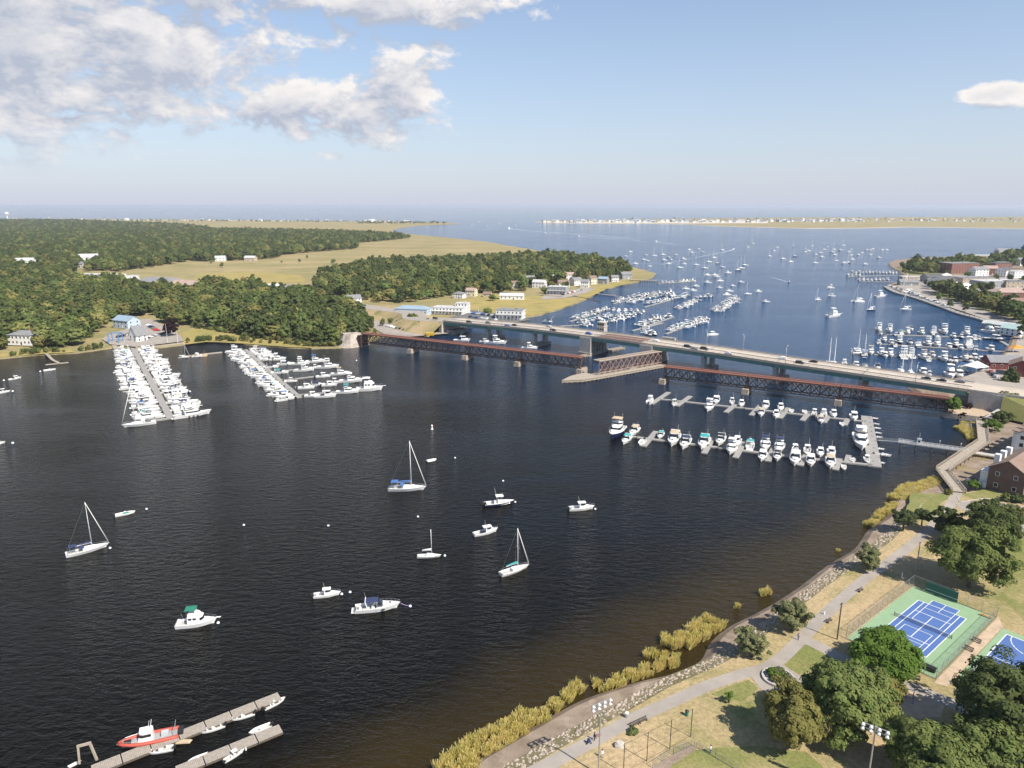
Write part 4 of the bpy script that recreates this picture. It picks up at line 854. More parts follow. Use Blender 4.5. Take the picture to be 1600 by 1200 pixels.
boat_px('lobster_boat', (740, 837), (778, 830), 'small white lobster boat with boxy wheelhouse on a mooring')
boat_px('pilothouse', (889, 797), (929, 795), 'small white cabin boat with blue cockpit, alone off the marina floats', canvas='blue')
boat_px('skiff', (180, 807), (212, 801), 'little white skiff with dark green cover near a mooring ball')
cov = MB(); cov.loft([[(x, w * s, z) for s, z in ((-1, .55), (0, h), (1, .55))] for x, w, h in ((-.9, .72, .8), (.2, .75, 1.0), (1.5, .5, .75))], closed=False, cap=False)
p_ = P(197, 804); tag(cov.build('boat_cover', M_green_c), 'dark green canvas cover stretched over the little moored skiff', 'cover').location = p_
bpy.context.view_layer.update()
[o for o in C.objects if o.name.startswith('boat_cover')][0].rotation_euler.z = heading((180, 807), (212, 801))
boat_px('dinghy', (667, 722), (681, 719), 'lone white dinghy floating near a striped channel can')
boat_px('skiff', (68, 580), (88, 578), 'white skiff with canopy moored off the small T-shaped private jetty', hull=M_gel)
boat_px('lobster_boat', (13, 594), (34, 591), 'white workboat with blue deck gear moored off the private jetty', hull=M_gel)
boat_px('center_console', (-8, 616), (17, 612), 'white center console moored furthest out off the wooded left bank')
boat_px('pilothouse', (-14, 697), (9, 692), 'white cabin boat moored alone in the dark open river')
# purple mooring line of the cruiser
a, b = P(626, 949), P(641, 948); a.z = 1.2; b.z = .3
tag(MB().tube([a, (a + b) / 2 - Vector((0, 0, .25)), b], .09, 5).build('mooring_line', mat('purple_rope', (.25, .16, .36), .9)), 'thick purple mooring line running from express cruiser bow to ball', 'rope')
ballm = MB().lathe([(.02, -.3), (.3, -.25), (.45, .05), (.42, .3), (.25, .5), (.03, .56)], 12).mesh('ball', M_skin, smooth=True); ringm = MB().tube([(.16 * math.cos(R(45 * k)), 0, .66 + .12 * math.sin(R(45 * k))) for k in range(9)], .03, 4).mesh('ring', M_galv); bandm = MB().lathe([(.455, .02), (.465, .08), (.455, .14)], 12).mesh('band', M_blue_c)
BALLS = [((229, 796), 'near the little covered skiff'), ((381, 821), 'alone in open dark water left of centre'), ((513, 822), 'alone between the sloop and the small daysailer'), ((547, 926), 'between the pilothouse boat and the express cruiser'), ((641, 948), 'at the end of the purple line'), ((653, 808), 'north of the bare masted daysailer'), ((695, 869), 'at the bow of the bare masted daysailer'), ((711, 716), 'beyond the lone white dinghy'), ((786, 752), 'beyond the navy sided center console'), ((805, 785), 'at the bow of the navy sided center console'), ((341, 974), 'at the bow of the green topped trawler'), ((172, 857), 'at the bow of the sloop with navy bimini'), ((534, 929), 'under the bow of the small pilothouse boat'), ((930, 796), 'at the bow of the lone cabin boat'), ((557, 564), 'off the pale railway abutment'), ((20, 693), 'off the bow of the lonely cabin boat'), ((6, 595), 'beside the workboat off the private jetty'), ((20, 612), 'ahead of the outermost center console'), ((63, 581), 'behind the canopied skiff')]
for (x, y), lab in BALLS: put([Part('ball', ballm), Part('ring', ringm), Part('band', bandm)], 'mooring_ball', 'white mooring ball ' + lab, 'buoy', P(x, y, 0), 0, 'mooring balls in the river', 0.85 if y > 700 else 1.25)
o = thing('channel_can', 'upright white can buoy with red band in the middle of the river', 'buoy', P(675, 671), 0)
MB().lathe([(.6, -.3), (.62, .2), (.42, .3), (.4, 2.0), (.3, 2.2)], 12).build('body', M_skin, o); MB().lathe([(.44, 1.2), (.45, 1.3), (.44, 1.6)], 12).build('band', M_red, o)
# --- floating docks
def dock(pts, w, name, label, m=M_float, sec=6.0, pile_every=2, group=None, z=.55):
    """floating dock split into float sections, with guide piles"""
    o = thing(name, label, 'dock', (0, 0, 0), 0, group)
    for a, b in zip(pts, pts[1:]):
        L = (b - a).length; k = max(1, round(L / sec)); d = (b - a).normalized(); ang = math.atan2(d.y, d.x); nn = Vector((-d.y, d.x, 0))
        me = MB().box((0, 0, z - .28), (L / k - .07, w, .55)).mesh('float_section', m)
        for i in range(k):
            q = bpy.data.objects.new('float_section', me); C.objects.link(q); q.parent = o; q.location = a + d * ((i + .5) * L / k); q.rotation_euler = (0, 0, ang)
            if i % pile_every == 1:
                c = a + d * (i * L / k) + nn * (w / 2 + .2) * (1 if (i // pile_every) % 2 else -1)
                pm = bpy.data.objects.new('pile', PILE); C.objects.link(pm); pm.parent = o; pm.location = c
    return o
PILE = MB().tube([(0, 0, -1), (0, 0, 1.9)], .16, 7).mesh('pile', M_pile)
FING = {}
def finger(a, b, w, label, group, m=M_float):
    d = b - a; me = MB().box((0, 0, .25), (d.length, w, .5)).mesh('float', m); o = thing('finger_float', label, 'dock', (a + b) / 2, math.atan2(d.y, d.x), group)
    q = bpy.data.objects.new('float', me); C.objects.link(q); q.parent = o
    for s in (-.4, .4):
        c = bpy.data.objects.new('cleat', CLEAT); C.objects.link(c); c.parent = o; c.location = (d.length * s, w * .4, .52)
    return o
CLEAT = MB().box((0, 0, .06), (.35, .08, .1)).mesh('cleat', M_galv)
mixA = ['express', 'express', 'flybridge', 'express', 'pilothouse', 'sportfisher', 'express', 'lobster_boat', 'center_console', 'flybridge', 'trawler', 'sloop']
def rand_canvas(r): return r.choice(['white', 'white', 'white', 'navy', 'blue', 'tan', 'black', 'white', 'teal'])
# long walkway on the left
a, b = P(207, 543), P(267, 655)
dock([a, b], 3.4, 'marina_walkway', 'long straight pale walkway dock packed with boats below the clubhouse', M_floatg, 9, 2)
d = (b - a).normalized(); nn = Vector((-d.y, d.x, 0)); L = (b - a).length; r_ = random.Random(11)
for side, txt in ((-1, 'upstream'), (1, 'downstream')):
    s = 9.0; i = 0
    while s < L - 3:
        kind = r_.choice(mixA); ln = {'sloop': 10.5, 'trawler': 12, 'flybridge': 13.5, 'express': 11.8, 'sportfisher': 13.5, 'pilothouse': 9, 'lobster_boat': 10.5, 'center_console': 9}[kind] * r_.uniform(.92, 1.08)
        if s < L * .3: ln *= .86
        beam = ln * .335
        c = a + d * (s + beam / 2) + nn * side * (1.9 + ln / 2 + .6)
        ang = math.atan2(nn.y * side, nn.x * side) + (math.pi if r_.random() < .35 else 0) + r_.uniform(-.03, .03)
        boat(kind, c, ang, f'white {NICE[kind].replace("_", " ")} on the walkway dock\'s {txt} row, {ordinal(i)} from the shore', 'boats along the long walkway dock', ln, rand_canvas(r_), hull=M_navy if r_.random() < .06 else None)
        if i % 2 == 1: finger(a + d * (s - .45) + nn * side * 1.75, a + d * (s - .45) + nn * side * (ln * .8 + 1.7), .8, f'narrow finger float on the walkway dock\'s {txt} side, {ordinal(i // 2)} from shore', 'finger floats of the walkway dock', M_floatg)
        s += beam + .75 + (.9 if i % 2 else 0); i += 1
e1 = b - d * 1.5 - nn * 2
boat('sailboat', b - nn * 14 + d * 3.0, math.atan2(-nn.y, -nn.x), 'long white sloop lying across the outer end of the walkway dock', None, 14.5, 'white')
boat('motor_yacht', b + nn * 10 - d * .2, math.atan2(nn.y, nn.x), 'big white motor yacht at the outer end of the walkway dock', None, 17.5)
dock([b - d * .8 - nn * 1.75, b - d * .8 - nn * 12], 2.2, 'end_float', 'short cross float at the outer end of the walkway dock', M_floatg, 5, 9)
# connecting float with two masts and a work barge
dock([P(283, 558), P(347, 551)], 2.2, 'connecting_float', 'thin float linking the walkway dock to the second dock near shore', M_float, 7, 3)
boat_px('sailboat', (279, 559.5), (297, 558.5), 'white sloop at the connecting float next to the walkway dock', canvas='white')
boat_px('flybridge', (280 + 20, 558), (318, 557), 'white cruiser halfway along the connecting float', canvas='white')
o = thing('work_barge', 'tan work barge with a small A-frame on the connecting float', 'barge', P(313, 556.5), R(14))
MB().box((0, 0, .5), (9, 4.5, 1.0), taper=.95).build('hull', M_tan_c, o); MB().box((-2, 0, 1.6), (2.2, 2, 1.2)).build('deck_house', M_gel, o); MB().tube([(2, -1.8, 1), (3.2, 0, 4.2), (2, 1.8, 1)], .12, 5).build('lifting_frame', M_rust, o); MB().beam((-4, 2.2, 1.5), (4, 2.2, 1.5), .1).build('rail', M_wood, o)
# second dock
a, b = P(383, 547), P(468, 622)
dock([a, b], 2.8, 'second_dock', 'second straight marina dock with finger floats reaching towards the bridge', M_floatg, 8, 2)
d = (b - a).normalized(); nn = Vector((-d.y, d.x, 0)); L = (b - a).length; s = 1.0; i = 0
while s < L - 1:
    kind = r_.choice(['express', 'flybridge', 'express', 'sportfisher', 'pilothouse', 'express']); ln = {'flybridge': 12, 'express': 11, 'sportfisher': 12, 'pilothouse': 9}[kind] * r_.uniform(.92, 1.08); beam = ln * .335
    c = a + d * (s + beam / 2) - nn * (1.6 + ln / 2 + .5)
    boat(kind, c, math.atan2(-nn.y, -nn.x) + (math.pi if r_.random() < .4 else 0), f'white {NICE[kind].replace("_", " ")} on the open side of the second dock, {ordinal(i)} from shore', 'boats along the second dock', ln, rand_canvas(r_)); s += beam + 1.0; i += 1
s = 1.0; i = 0
while s < 46:
    kind = r_.choice(['express', 'flybridge', 'pilothouse']); ln = {'flybridge': 12, 'express': 11, 'pilothouse': 9}[kind]; beam = ln * .335
    boat(kind, a + d * (s + beam / 2) + nn * (1.6 + ln / 2 + .5), math.atan2(nn.y, nn.x) + (math.pi if r_.random() < .4 else 0), f'white {NICE[kind].replace("_", " ")} on the bridge side of the second dock, {ordinal(i)} from shore', 'boats along the second dock', ln, rand_canvas(r_)); s += beam + 1.1; i += 1
def z2(x, y): return (340 + x / 5.714, 520 + y / 5.714)
fl = [((430, 250), (560, 245), 'first'), ((500, 350), (860, 318), 'second'), ((590, 428), (1050, 372), 'third'), ((690, 492), (1130, 442), 'fourth'), ((720, 560), (1290, 512), 'fifth')]
for p, q, w_ in fl: dock([P(*z2(*p)), P(*z2(*q))], 1.6, 'cross_float', f'{w_} cross float of the second dock counted from the shore', M_floatg, 6, 3)
bl = [('flybridge', 535, 235, 12), ('express', 610, 278, 11), ('sportfisher', 745, 275, 12), ('flybridge', 875, 255, 13), ('express', 480, 305, 10), ('express', 560, 355, 11), ('sportfisher', 780, 332, 12.5), ('center_console', 870, 305, 7), ('sportfisher', 990, 305, 14), ('pilothouse', 945, 388, 9), ('flybridge', 1100, 365, 12), ('center_console', 655, 430, 8), ('pilothouse', 795, 490, 9.5), ('express', 885, 465, 10), ('pilothouse', 1000, 466, 9), ('center_console', 1045, 438, 8.5), ('flybridge', 1195, 430, 14), ('pilothouse', 850, 562, 9), ('lobster_boat', 965, 566, 12), ('flybridge', 1165, 528, 13), ('trawler', 1360, 505, 15)]
row_of = lambda x, y: min(range(5), key=lambda q: abs((fl[q][0][1] + (fl[q][1][1] - fl[q][0][1]) * (x - fl[q][0][0]) / (fl[q][1][0] - fl[q][0][0])) - y))
for k, x, y, ln in bl:
    row = row_of(x, y)
    boat(k, P(*z2(x, y + 8)), R(8) + r_.uniform(-.06, .06), f'white {NICE[k].replace("_", " ")} at the {fl[row][2]} cross float, {ordinal(sum(1 for q in bl if row_of(q[1], q[2]) == row and q[1] < x))} boat out from the dock', 'boats along the cross floats', ln, rand_canvas(r_))
# near marina by the boardwalk
def zc(x, y): return (930 + x / 3.265, 600 + y / 3.265)
T0, T1 = P(1383 / 3.265 + 930, 600 + 168 / 3.265), P(930 + 1425 / 3.265, 600 + 426 / 3.265)
dock([T0, T1], 5.0, 'cross_dock', 'wide grey cross dock joining the two rows of the boardwalk marina', M_floatg, 6, 2)
R1a, R1b = P(*zc(280, 72)), P(*zc(1385, 196)); R2a, R2b = P(*zc(95, 262)), P(*zc(1415, 418))
dock([P(*zc(330, 80)), R1b], 1.9, 'rear_float', 'narrow float row of the boardwalk marina nearest the railway bridge', M_floatg, 6, 3)
dock([P(*zc(150, 268)), P(*zc(1000, 375)), R2b], 2.0, 'front_float', 'narrow float row of the boardwalk marina facing the open river', M_floatg, 6, 3)
for i, (p, q) in enumerate([((285, 105), (375, 45)), ((415, 115), (485, 65)), ((665, 148), (715, 108)), ((795, 163), (845, 110)), ((940, 178), (985, 125)), ((1055, 190), (1095, 145)), ((1165, 200), (1190, 165)), ((1270, 214), (1290, 178))]):
    finger(P(*zc(*p)), P(*zc(*q)), 2.4, f'stubby grey finger float on the rear marina row, {ordinal(i)} from the outer end', 'finger floats of the boardwalk marina', M_floatg)
for i, (p, q) in enumerate([((245, 322), (310, 245)), ((555, 358), (600, 280)), ((715, 380), (760, 300)), ((880, 398), (915, 320)), ((1045, 420), (1085, 350)), ((1225, 442), (1245, 385)), ((1285, 400), (1295, 368))]):
    finger(P(*zc(*p)), P(*zc(*q)), 2.4, f'stubby grey finger float on the front marina row, {ordinal(i)} from the outer end', 'finger floats of the boardwalk marina', M_floatg)
dd = (R2b - R2a).normalized(); perp = Vector((dd.y, -dd.x, 0)); toc = math.atan2(perp.y, perp.x)
rearB = [('pilothouse', 280, 85, 9, 0), ('center_console', 403, 100, 7.5, 0), ('flybridge', 580, 122, 11.5, 0), ('express', 616, 88, 10, 1), ('center_console', 697, 92, 7.5, 1), ('pilothouse', 745, 104, 8, 1), ('express', 868, 115, 10, 1), ('express', 845, 150, 9.5, 0), ('pilothouse', 945, 124, 8.5, 1), ('pilothouse', 922, 160, 8.5, 0), ('skiff', 1000, 137, 6, 1), ('skiff', 1068, 142, 6, 1), ('center_console', 1117, 150, 7.5, 1), ('pilothouse', 1165, 152, 8, 1), ('pilothouse', 1215, 158, 8.5, 1), ('express', 1150, 186, 8.5, 0), ('lobster_boat', 1318, 172, 10, 1), ('skiff', 1258, 204, 5.5, 0)]
frontB = [('flybridge', 108, 250, 16, 0, 'tan'), ('express', 198, 245, 10.5, 1, None), ('express', 158, 288, 9.5, 0, None), ('skiff', 238, 298, 7, 0, None), ('express', 333, 264, 7.5, 1, 'teal'), ('express', 400, 290, 14, 0, 'tan'), ('express', 458, 308, 12, 0, 'navy'), ('express', 552, 306, 13, 0, 'teal'), ('express', 638, 292, 11, 1, 'black'), ('flybridge', 695, 335, 11.5, 0, 'white'), ('pilothouse', 722, 300, 9, 1, None), ('express', 790, 310, 10, 1, 'teal'), ('flybridge', 866, 318, 11, 1, 'navy'), ('express', 852, 372, 9.5, 0, None), ('flybridge', 938, 328, 11, 1, 'navy'), ('express', 928, 372, 9, 0, None), ('center_console', 1018, 338, 8, 1, None), ('express', 1018, 388, 12, 0, 'white'), ('center_console', 1080, 344, 8.5, 1, None), ('express', 1098, 398, 10, 0, 'white'), ('pilothouse', 1147, 355, 8, 1, None), ('lobster_boat', 1203, 355, 9, 1, None), ('express', 1198, 405, 11, 0, 'tan'), ('skiff', 1268, 424, 5, 0, None), ('skiff', 1312, 388, 5.5, 1, None), ('center_console', 1385, 388, 6.5, 1, None)]
for j, (k, x, y, ln, up) in enumerate(sorted(rearB, key=lambda q: q[1])):
    boat(k, P(*zc(x, y + 6)), toc + r_.uniform(-.06, .06) + (math.pi if r_.random() < .25 else 0), f'white {NICE[k].replace("_", " ")} on the rear marina row, {ordinal(j)} boat from the outer end', 'boats in the boardwalk marina', ln * 1.18, rand_canvas(r_))
for j, (k, x, y, ln, up, cv) in enumerate(sorted(frontB, key=lambda q: q[1])):
    boat(k, P(*zc(x, y + 6)), toc + r_.uniform(-.05, .05) + (math.pi if up and r_.random() < .3 else 0), f'white {NICE[k].replace("_", " ")} on the front marina row, {ordinal(j)} boat from the outer end', 'boats in the boardwalk marina', ln * 1.2, cv or rand_canvas(r_), hull=M_navy if j == 0 else None, stripe=M_gel if j == 0 else None)
boat('motor_yacht', P(*zc(1352, 305)), toc, 'largest white motor yacht with tan seats lying along the cross dock', None, 23)
for j, (x, y, red) in enumerate([(1422, 178, 1), (1428, 206, 0), (1434, 228, 0), (1437, 252, 0), (1440, 274, 0), (1450, 334, 0), (1468, 366, 0), (1450, 404, 0)]):
    boat('skiff', P(*zc(x, y)), R(-17) + r_.uniform(-.1, .1), f'{"red covered" if red else "small white"} dinghy on the gangway side of the cross dock, {ordinal(j)} from the railway', 'dinghies on the cross dock', 6.5 if y == 366 else 4.2, hull=M_red if red else None)
# bottom-left public docks
def zd(x, y): return (80 + x / 4, 1060 + y / 4)
def plank_dock(p, q, w, lab, n):
    o = thing('plank_dock', lab, 'dock', (0, 0, 0), 0); a, b = P(*zd(*p), .6), P(*zd(*q), .6); d = (b - a); L = d.length; d.normalize(); ang = math.atan2(d.y, d.x); nn = Vector((-d.y, d.x, 0)); k = n; mid = int(L / k / .3)
    for i in range(k):
        c = a + d * ((i + .5) * L / k); q_ = MB().box((0, 0, -.3), (L / k - .12, w, .5)).build('float_section', M_pile, o); q_.location = c; q_.rotation_euler.z = ang
        pm = MB()
        for t in range(mid): pm.box((-L / k / 2 + .1 + (t + .5) * (L / k - .2) / mid, 0, 0), ((L / k - .2) / mid - .035, w + .1, .08))
        u = pm.build('planks', M_float, o); u.location = c; u.rotation_euler.z = ang; tag(u, kind='stuff')
        for s in (-1, 1):
            c2 = bpy.data.objects.new('cleat', CLEAT); C.objects.link(c2); c2.parent = o; c2.location = c + nn * s * w * .44 + Vector((0, 0, .04)); c2.rotation_euler.z = ang
        if i % 2 == 0:
            f_ = MB().lathe([(.02, -.35), (.13, -.3), (.13, .2), (.03, .3)], 8).build('fender', M_skin, o); f_.location = c - nn * (w / 2 + .14) - Vector((0, 0, .25))
    return o
plank_dock((250, 575), (1430, 108), 2.6, 'weathered plank dock with the red-tubed patrol boat alongside', 7)
plank_dock((780, 580), (1438, 310), 2.5, 'shorter weathered plank dock with a pale skiff at its tip', 4)
boat_px('skiff', zd(765, 440), zd(595, 475), 'white skiff with grey console just behind the patrol boat', hull=M_gel)
boat_px('skiff', zd(1085, 295), zd(930, 350), 'white open skiff third from the tip of the patrol boat dock')
boat_px('skiff', zd(1270, 220), zd(1115, 270), 'white open skiff second from the tip of the patrol boat dock')
boat_px('skiff', zd(1330, 195), zd(1465, 130), 'white skiff with red gear at the tip of the patrol boat dock')
boat_px('skiff', zd(1375, 295), zd(1235, 355), 'pale skiff with black outboard at the tip of the shorter dock')
boat_px('center_console', zd(1080, 525), zd(1210, 450), 'white open boat outside the shorter plank dock', hull=M_gel)
boat_px('skiff', zd(985, 480), zd(850, 535), 'skiff with red rim and green floor inside the shorter dock', hull=M_red)
def patrol():
    a, b = P(*zd(800, 355)), P(*zd(412, 445)); L = (b - a).length; Bm = L * .30
    o = thing('patrol_boat', 'orange-red tubed patrol boat with grey pilothouse tied to the plank dock', 'patrol boat', (a + b) / 2, math.atan2((b - a).y, (b - a).x))
    hm, hb, sh = hull_mesh(L, Bm * .9, .75, 1.15, full=.5, bowp=2.2, mats=[mat('patrol_grey', (.45, .46, .46), .5), MATS['patrol_grey']] if 'patrol_grey' in MATS else [mat('patrol_grey', (.45, .46, .46), .5)] * 2)
    h = bpy.data.objects.new('hull', hm); C.objects.link(h); h.parent = o
    q = bpy.data.objects.new('deck', deck_mesh(L, hb, sh, .02, m=mat('patrol_deck', (.30, .30, .29), .8, var=(2, .15)))); C.objects.link(q); q.parent = o
    for sg in (1, -1):
        pts = [(-L / 2 + L * t, sg * hb(t), sh(t) + .05) for t in [i / 9 for i in range(9)] + [.97]]; MB().tube(pts, .38, 8, .3).build('foam_collar', mat('dull_red_foam', (.42, .075, .05), .6, var=(2, .12)), o, smooth=True)
    z = sh(.5); cab = (-L * .10, L * .16, Bm * .58, z, z + 1.9, .45, .1, .9)
    c = bpy.data.objects.new('pilothouse', house(*cab, M_gel, 'pilothouse')); C.objects.link(c); c.parent = o
    w = bpy.data.objects.new('window_band', winband(*cab, .75, .5, .82)); C.objects.link(w); w.parent = c
    MB().box((.2, 0, z + 2.05), (L * .2, Bm * .5, .16)).build('roof_rack', M_gel, o); MB().tube([(-.6, 0, z + 2.1), (-1.0, 0, z + 4)], .06, 5).build('mast', M_alu, o); MB().tube([(-.2, -.6, z + 2.1), (-.5, -.6, z + 3.4)], .03, 4).build('antenna', M_gel, o)
    for y in (-.45, .45): e = bpy.data.objects.new('outboard_engine', outboard(-L / 2, y, .4, 1.5)); C.objects.link(e); e.parent = o
    MB().tube([(-L * .42, -Bm * .36, z), (-L * .46, -Bm * .36, z + 1.9), (-L * .46, Bm * .36, z + 1.9), (-L * .42, Bm * .36, z)], .06, 5).build('tow_frame', M_galv, o)
    MB().box((-L * .28, 0, z + .35), (1.3, .9, .8)).build('aft_locker', MATS['patrol_grey'], o); MB().box((L * .33, 0, z + .3), (1.4, 1.0, .25), taper=.8).build('bow_mat', M_black, o)
    MB().tube([(L * .12, -Bm * .40, z + .7), (L * .36, -Bm * .22, z + .75), (L * .42, 0, z + .8), (L * .36, Bm * .22, z + .75), (L * .12, Bm * .40, z + .7)], .035, 4).build('bow_rail', M_galv, o)
patrol()
o = thing('pile_frame', 'pale timber A-shaped gangway frame at the foot of plank dock', 'frame', P(*zd(225, 520), .6), R(25))
MB().beam((-1.2, 0, 0), (-1.0, 0, 3.6), .35).build('post', M_wood, o); MB().beam((1.6, -.3, 0), (.9, 0, 3.6), .35).build('post', M_wood, o); MB().beam((-1.2, 0, 3.7), (1.1, 0, 3.7), .4).build('cap', M_wood, o)
boat_px('skiff', zd(105, 560), zd(190, 520), 'small skiff with a rail frame inside the A-shaped gangway frame')
tag(MB().loft([[(0, 0, 0), (2.6, .2, 0), (2.8, 1.2, 0), (.2, 1.0, 0)], [(.1, .1, .35), (2.4, .2, .3), (2.5, 1, .3), (.3, .9, .35)]]).build('tarp_bundle', M_tan_c), 'tan tarp bundle hanging by the dock joint behind patrol boat', 'tarp').location = P(*zd(775, 412), .1)
# ------------------------------------------------------------------ marinas and moorings beyond the road bridge
def zf(x, y): return (840 + x / 4, 400 + y / 4)
r_ = random.Random(21)
lines = [([(480, 292), (560, 264), (730, 237), (840, 227)], 'first float row from the village shore'), ([(580, 297), (640, 270), (760, 252), (870, 247)], 'second float row from the village shore'), ([(690, 300), (800, 277), (880, 264), (930, 242)], 'third float row from the village shore'),
         ([(878, 330), (940, 302), (992, 276)], 'short float row facing the channel'), ([(1015, 262), (1090, 250)], 'detached float pair in the channel'), ([(1108, 345), (1150, 312), (1240, 262)], 'outermost crowded float by the channel'), ([(1122, 350), (1170, 322), (1245, 275)], 'outermost crowded float by the channel'),
         ([(225, 396), (330, 362), (440, 332)], 'long float row off the restaurant'), ([(470, 342), (600, 348), (680, 347)], 'row across the middle basin'), ([(480, 382), (560, 372), (640, 355)], 'row across the middle basin'), ([(270, 425), (370, 395), (470, 368)], 'second float row off the restaurant'), ([(420, 415), (500, 398), (600, 380)], 'float row beside the tender tower'),
         ([(640, 445), (700, 412), (780, 385), (845, 378)], 'float row behind the tender tower'), ([(655, 485), (720, 465)], 'floats close under the bridge deck'), ([(680, 500), (785, 494)], 'floats close under the bridge deck'), ([(815, 468), (880, 445), (950, 420), (1050, 388)], 'last float row before the channel'), ([(905, 455), (985, 430), (1045, 405)], 'last float row before the channel'), ([(770, 168), (870, 163), (970, 155)], 'thin float off the tip of the point'), ([(290, 440), (330, 432)], 'second float row off the restaurant'), ([(60, 420), (100, 412)], 'second float row off the restaurant')]
cnt = {}
for pts, lab in lines:
    w = [P(*zf(*p)) for p in pts]
    for a, b in zip(w, w[1:]):
        L = (b - a).length; d = (b - a).normalized(); nn = Vector((-d.y, d.x, 0)); s = r_.uniform(0, 3)
        while s < L - 1:
            ln = r_.uniform(7.5, 11.5); kind = r_.choice(['far_motorboat', 'express', 'pilothouse', 'center_console', 'flybridge', 'express'])
            boat(kind, a + d * s + nn * r_.uniform(-2, 2), math.atan2(nn.y, nn.x) * 1.0 + r_.choice([0, math.pi]) + r_.uniform(-.1, .1), f'white {NICE[kind].replace("_", " ")}, {ordinal(cnt.setdefault(lab, 0))} boat on the {lab}', 'boats in the crowded marina beyond the bridge', ln, rand_canvas(r_), hull=M_navy if r_.random() < .05 else None)
            cnt[lab] += 1; s += ln * .36 + r_.uniform(1.2, 3.2)
for i, (p, q) in enumerate([((200, 412), (440, 335)), ((390, 425), (600, 372)), ((665, 322), (930, 248)), ((470, 300), (740, 240)), ((640, 455), (850, 382)), ((800, 490), (1060, 392)), ((385, 240), (485, 248)), ((880, 335), (1000, 280)), ((750, 172), (985, 160)), ((590, 470), (780, 420)), ((1105, 350), (1245, 268)), ((140, 440), (300, 432))]):
    dock([P(*zf(*p)), P(*zf(*q))], 2.2, 'marina_float', f'narrow pale float of the village marina, {ordinal(i)} counted from the restaurant', M_floatg, 14, 4)
def ze(x, y): return (1280 + x / 5, 380 + y / 5)
E_rows = [('rear row of the town marina', [(465, 672, 'sportfisher', 14), (550, 678, 'sportfisher', 13), (635, 692, 'express', 11), (690, 694, 'flybridge', 12), (715, 668, 'express', 12), (800, 697, 'flybridge', 12), (890, 695, 'sportfisher', 13), (918, 722, 'express', 11), (975, 690, 'sportfisher', 16), (1050, 724, 'pilothouse', 10), (1110, 730, 'pilothouse', 9), (1150, 705, 'sportfisher', 14), (1210, 733, 'express', 11), (1248, 742, 'center_console', 8), (480, 700, 'express', 9), (600, 712, 'center_console', 8)]),
          ('middle row of the town marina', [(465, 775, 'pilothouse', 9), (505, 752, 'flybridge', 12), (565, 775, 'express', 11), (625, 770, 'sportfisher', 13), (710, 774, 'express', 11), (770, 793, 'flybridge', 12), (850, 785, 'sportfisher', 14), (920, 792, 'sportfisher', 14), (1015, 804, 'express', 11), (1065, 795, 'flybridge', 12), (1160, 793, 'trawler', 14), (1105, 815, 'express', 11), (1340, 828, 'lobster_boat', 12), (1225, 822, 'center_console', 8), (590, 790, 'express', 9)]),
          ('front row of the town marina', [(350, 868, 'express', 12), (400, 850, 'flybridge', 13), (485, 862, 'flybridge', 12), (515, 875, 'express', 11), (555, 868, 'flybridge', 12), (655, 876, 'sportfisher', 16), (715, 874, 'sportfisher', 13), (815, 888, 'flybridge', 14), (848, 900, 'express', 10), (885, 872, 'express', 11), (975, 902, 'flybridge', 14), (1020, 912, 'express', 11), (1060, 918, 'pilothouse', 10), (1140, 898, 'flybridge', 12), (1210, 892, 'lobster_boat', 11), (1180, 920, 'express', 12), (1270, 912, 'express', 11)]),
          ('town marina row against the bridge', [(290, 950, 'express', 10), (355, 955, 'express', 9), (455, 970, 'express', 11), (640, 995, 'far_sailboat', 11), (715, 1005, 'far_sailboat', 10), (815, 1010, 'express', 12), (1115, 988, 'flybridge', 13), (1020, 1032, 'trawler', 14), (1090, 1032, 'lobster_boat', 13), (195, 930, 'pilothouse', 9), (860, 1022, 'center_console', 8)])]
ea = P(*ze(450, 700)) ; eb = P(*ze(1280, 745)); ed = (eb - ea).normalized(); ep = math.atan2(-ed.x, ed.y)
for lab, bs in E_rows:
    for j, (x, y, k, ln) in enumerate(sorted(bs)):
        boat(k, P(*ze(x, y + 12)), ep + r_.choice([0, 0, math.pi]) + r_.uniform(-.05, .05), f'white {NICE[k].replace("_", " ")} in the {lab}, {ordinal(j)} from outer end', 'boats in the town marina', ln * 1.08, rand_canvas(r_), hull=M_navy if r_.random() < .14 else None, stripe=M_gel)
for p, q, lab in [((455, 715), (1275, 742), 'rear float of the town marina'), ((1270, 738), (1380, 745), 'outer ramp float of the town marina'), ((450, 790), (1100, 830), 'outer half of the middle float of the town marina'), ((1100, 830), (1505, 855), 'dark inner half of the middle float in the town marina'), ((430, 875), (1210, 925), 'front float of the town marina'), ((1380, 745), (1480, 805), 'sloping ramp float by the turquoise roof')]:
    dock([P(*ze(*p)), P(*ze(*q))], 2.4, 'marina_float', lab, M_floatg, 8, 3)
boat('catamaran', P(*ze(298, 870)), ep, 'white sailing catamaran with a tall mast at the end of the front row', None, 13)
boat('sailboat', P(*ze(350, 872)), ep, 'white sloop tucked beside the sailing catamaran', None, 11, 'white')
for x, lab in ((72, 'outer of two tall masted sloops behind the bridge lamp'), (112, 'inner of two tall masted sloops behind the bridge lamp')): boat('far_sailboat', P(*ze(x, 948)), ep, lab, None, 13)
rows_e5 = [(x, 232 + (x - 270) * .02) for x in range(262, 610, 26)] + [(x, 255) for x in range(225, 330, 30)] + [(x, 292) for x in range(312, 560, 32)]
for x, y in rows_e5: boat(r_.choice(['far_motorboat', 'express', 'flybridge']), P(*ze(x, y + r_.uniform(-3, 3))), ep + r_.uniform(-.1, .1), 'white motorboat crammed in the distant basin off the headland', 'boats in the distant basin', r_.uniform(10, 13), 'white')
dock([P(*ze(215, 262)), P(*ze(600, 250))], 3, 'marina_float', 'long float of the distant basin off the headland', M_floatg, 14, 9)
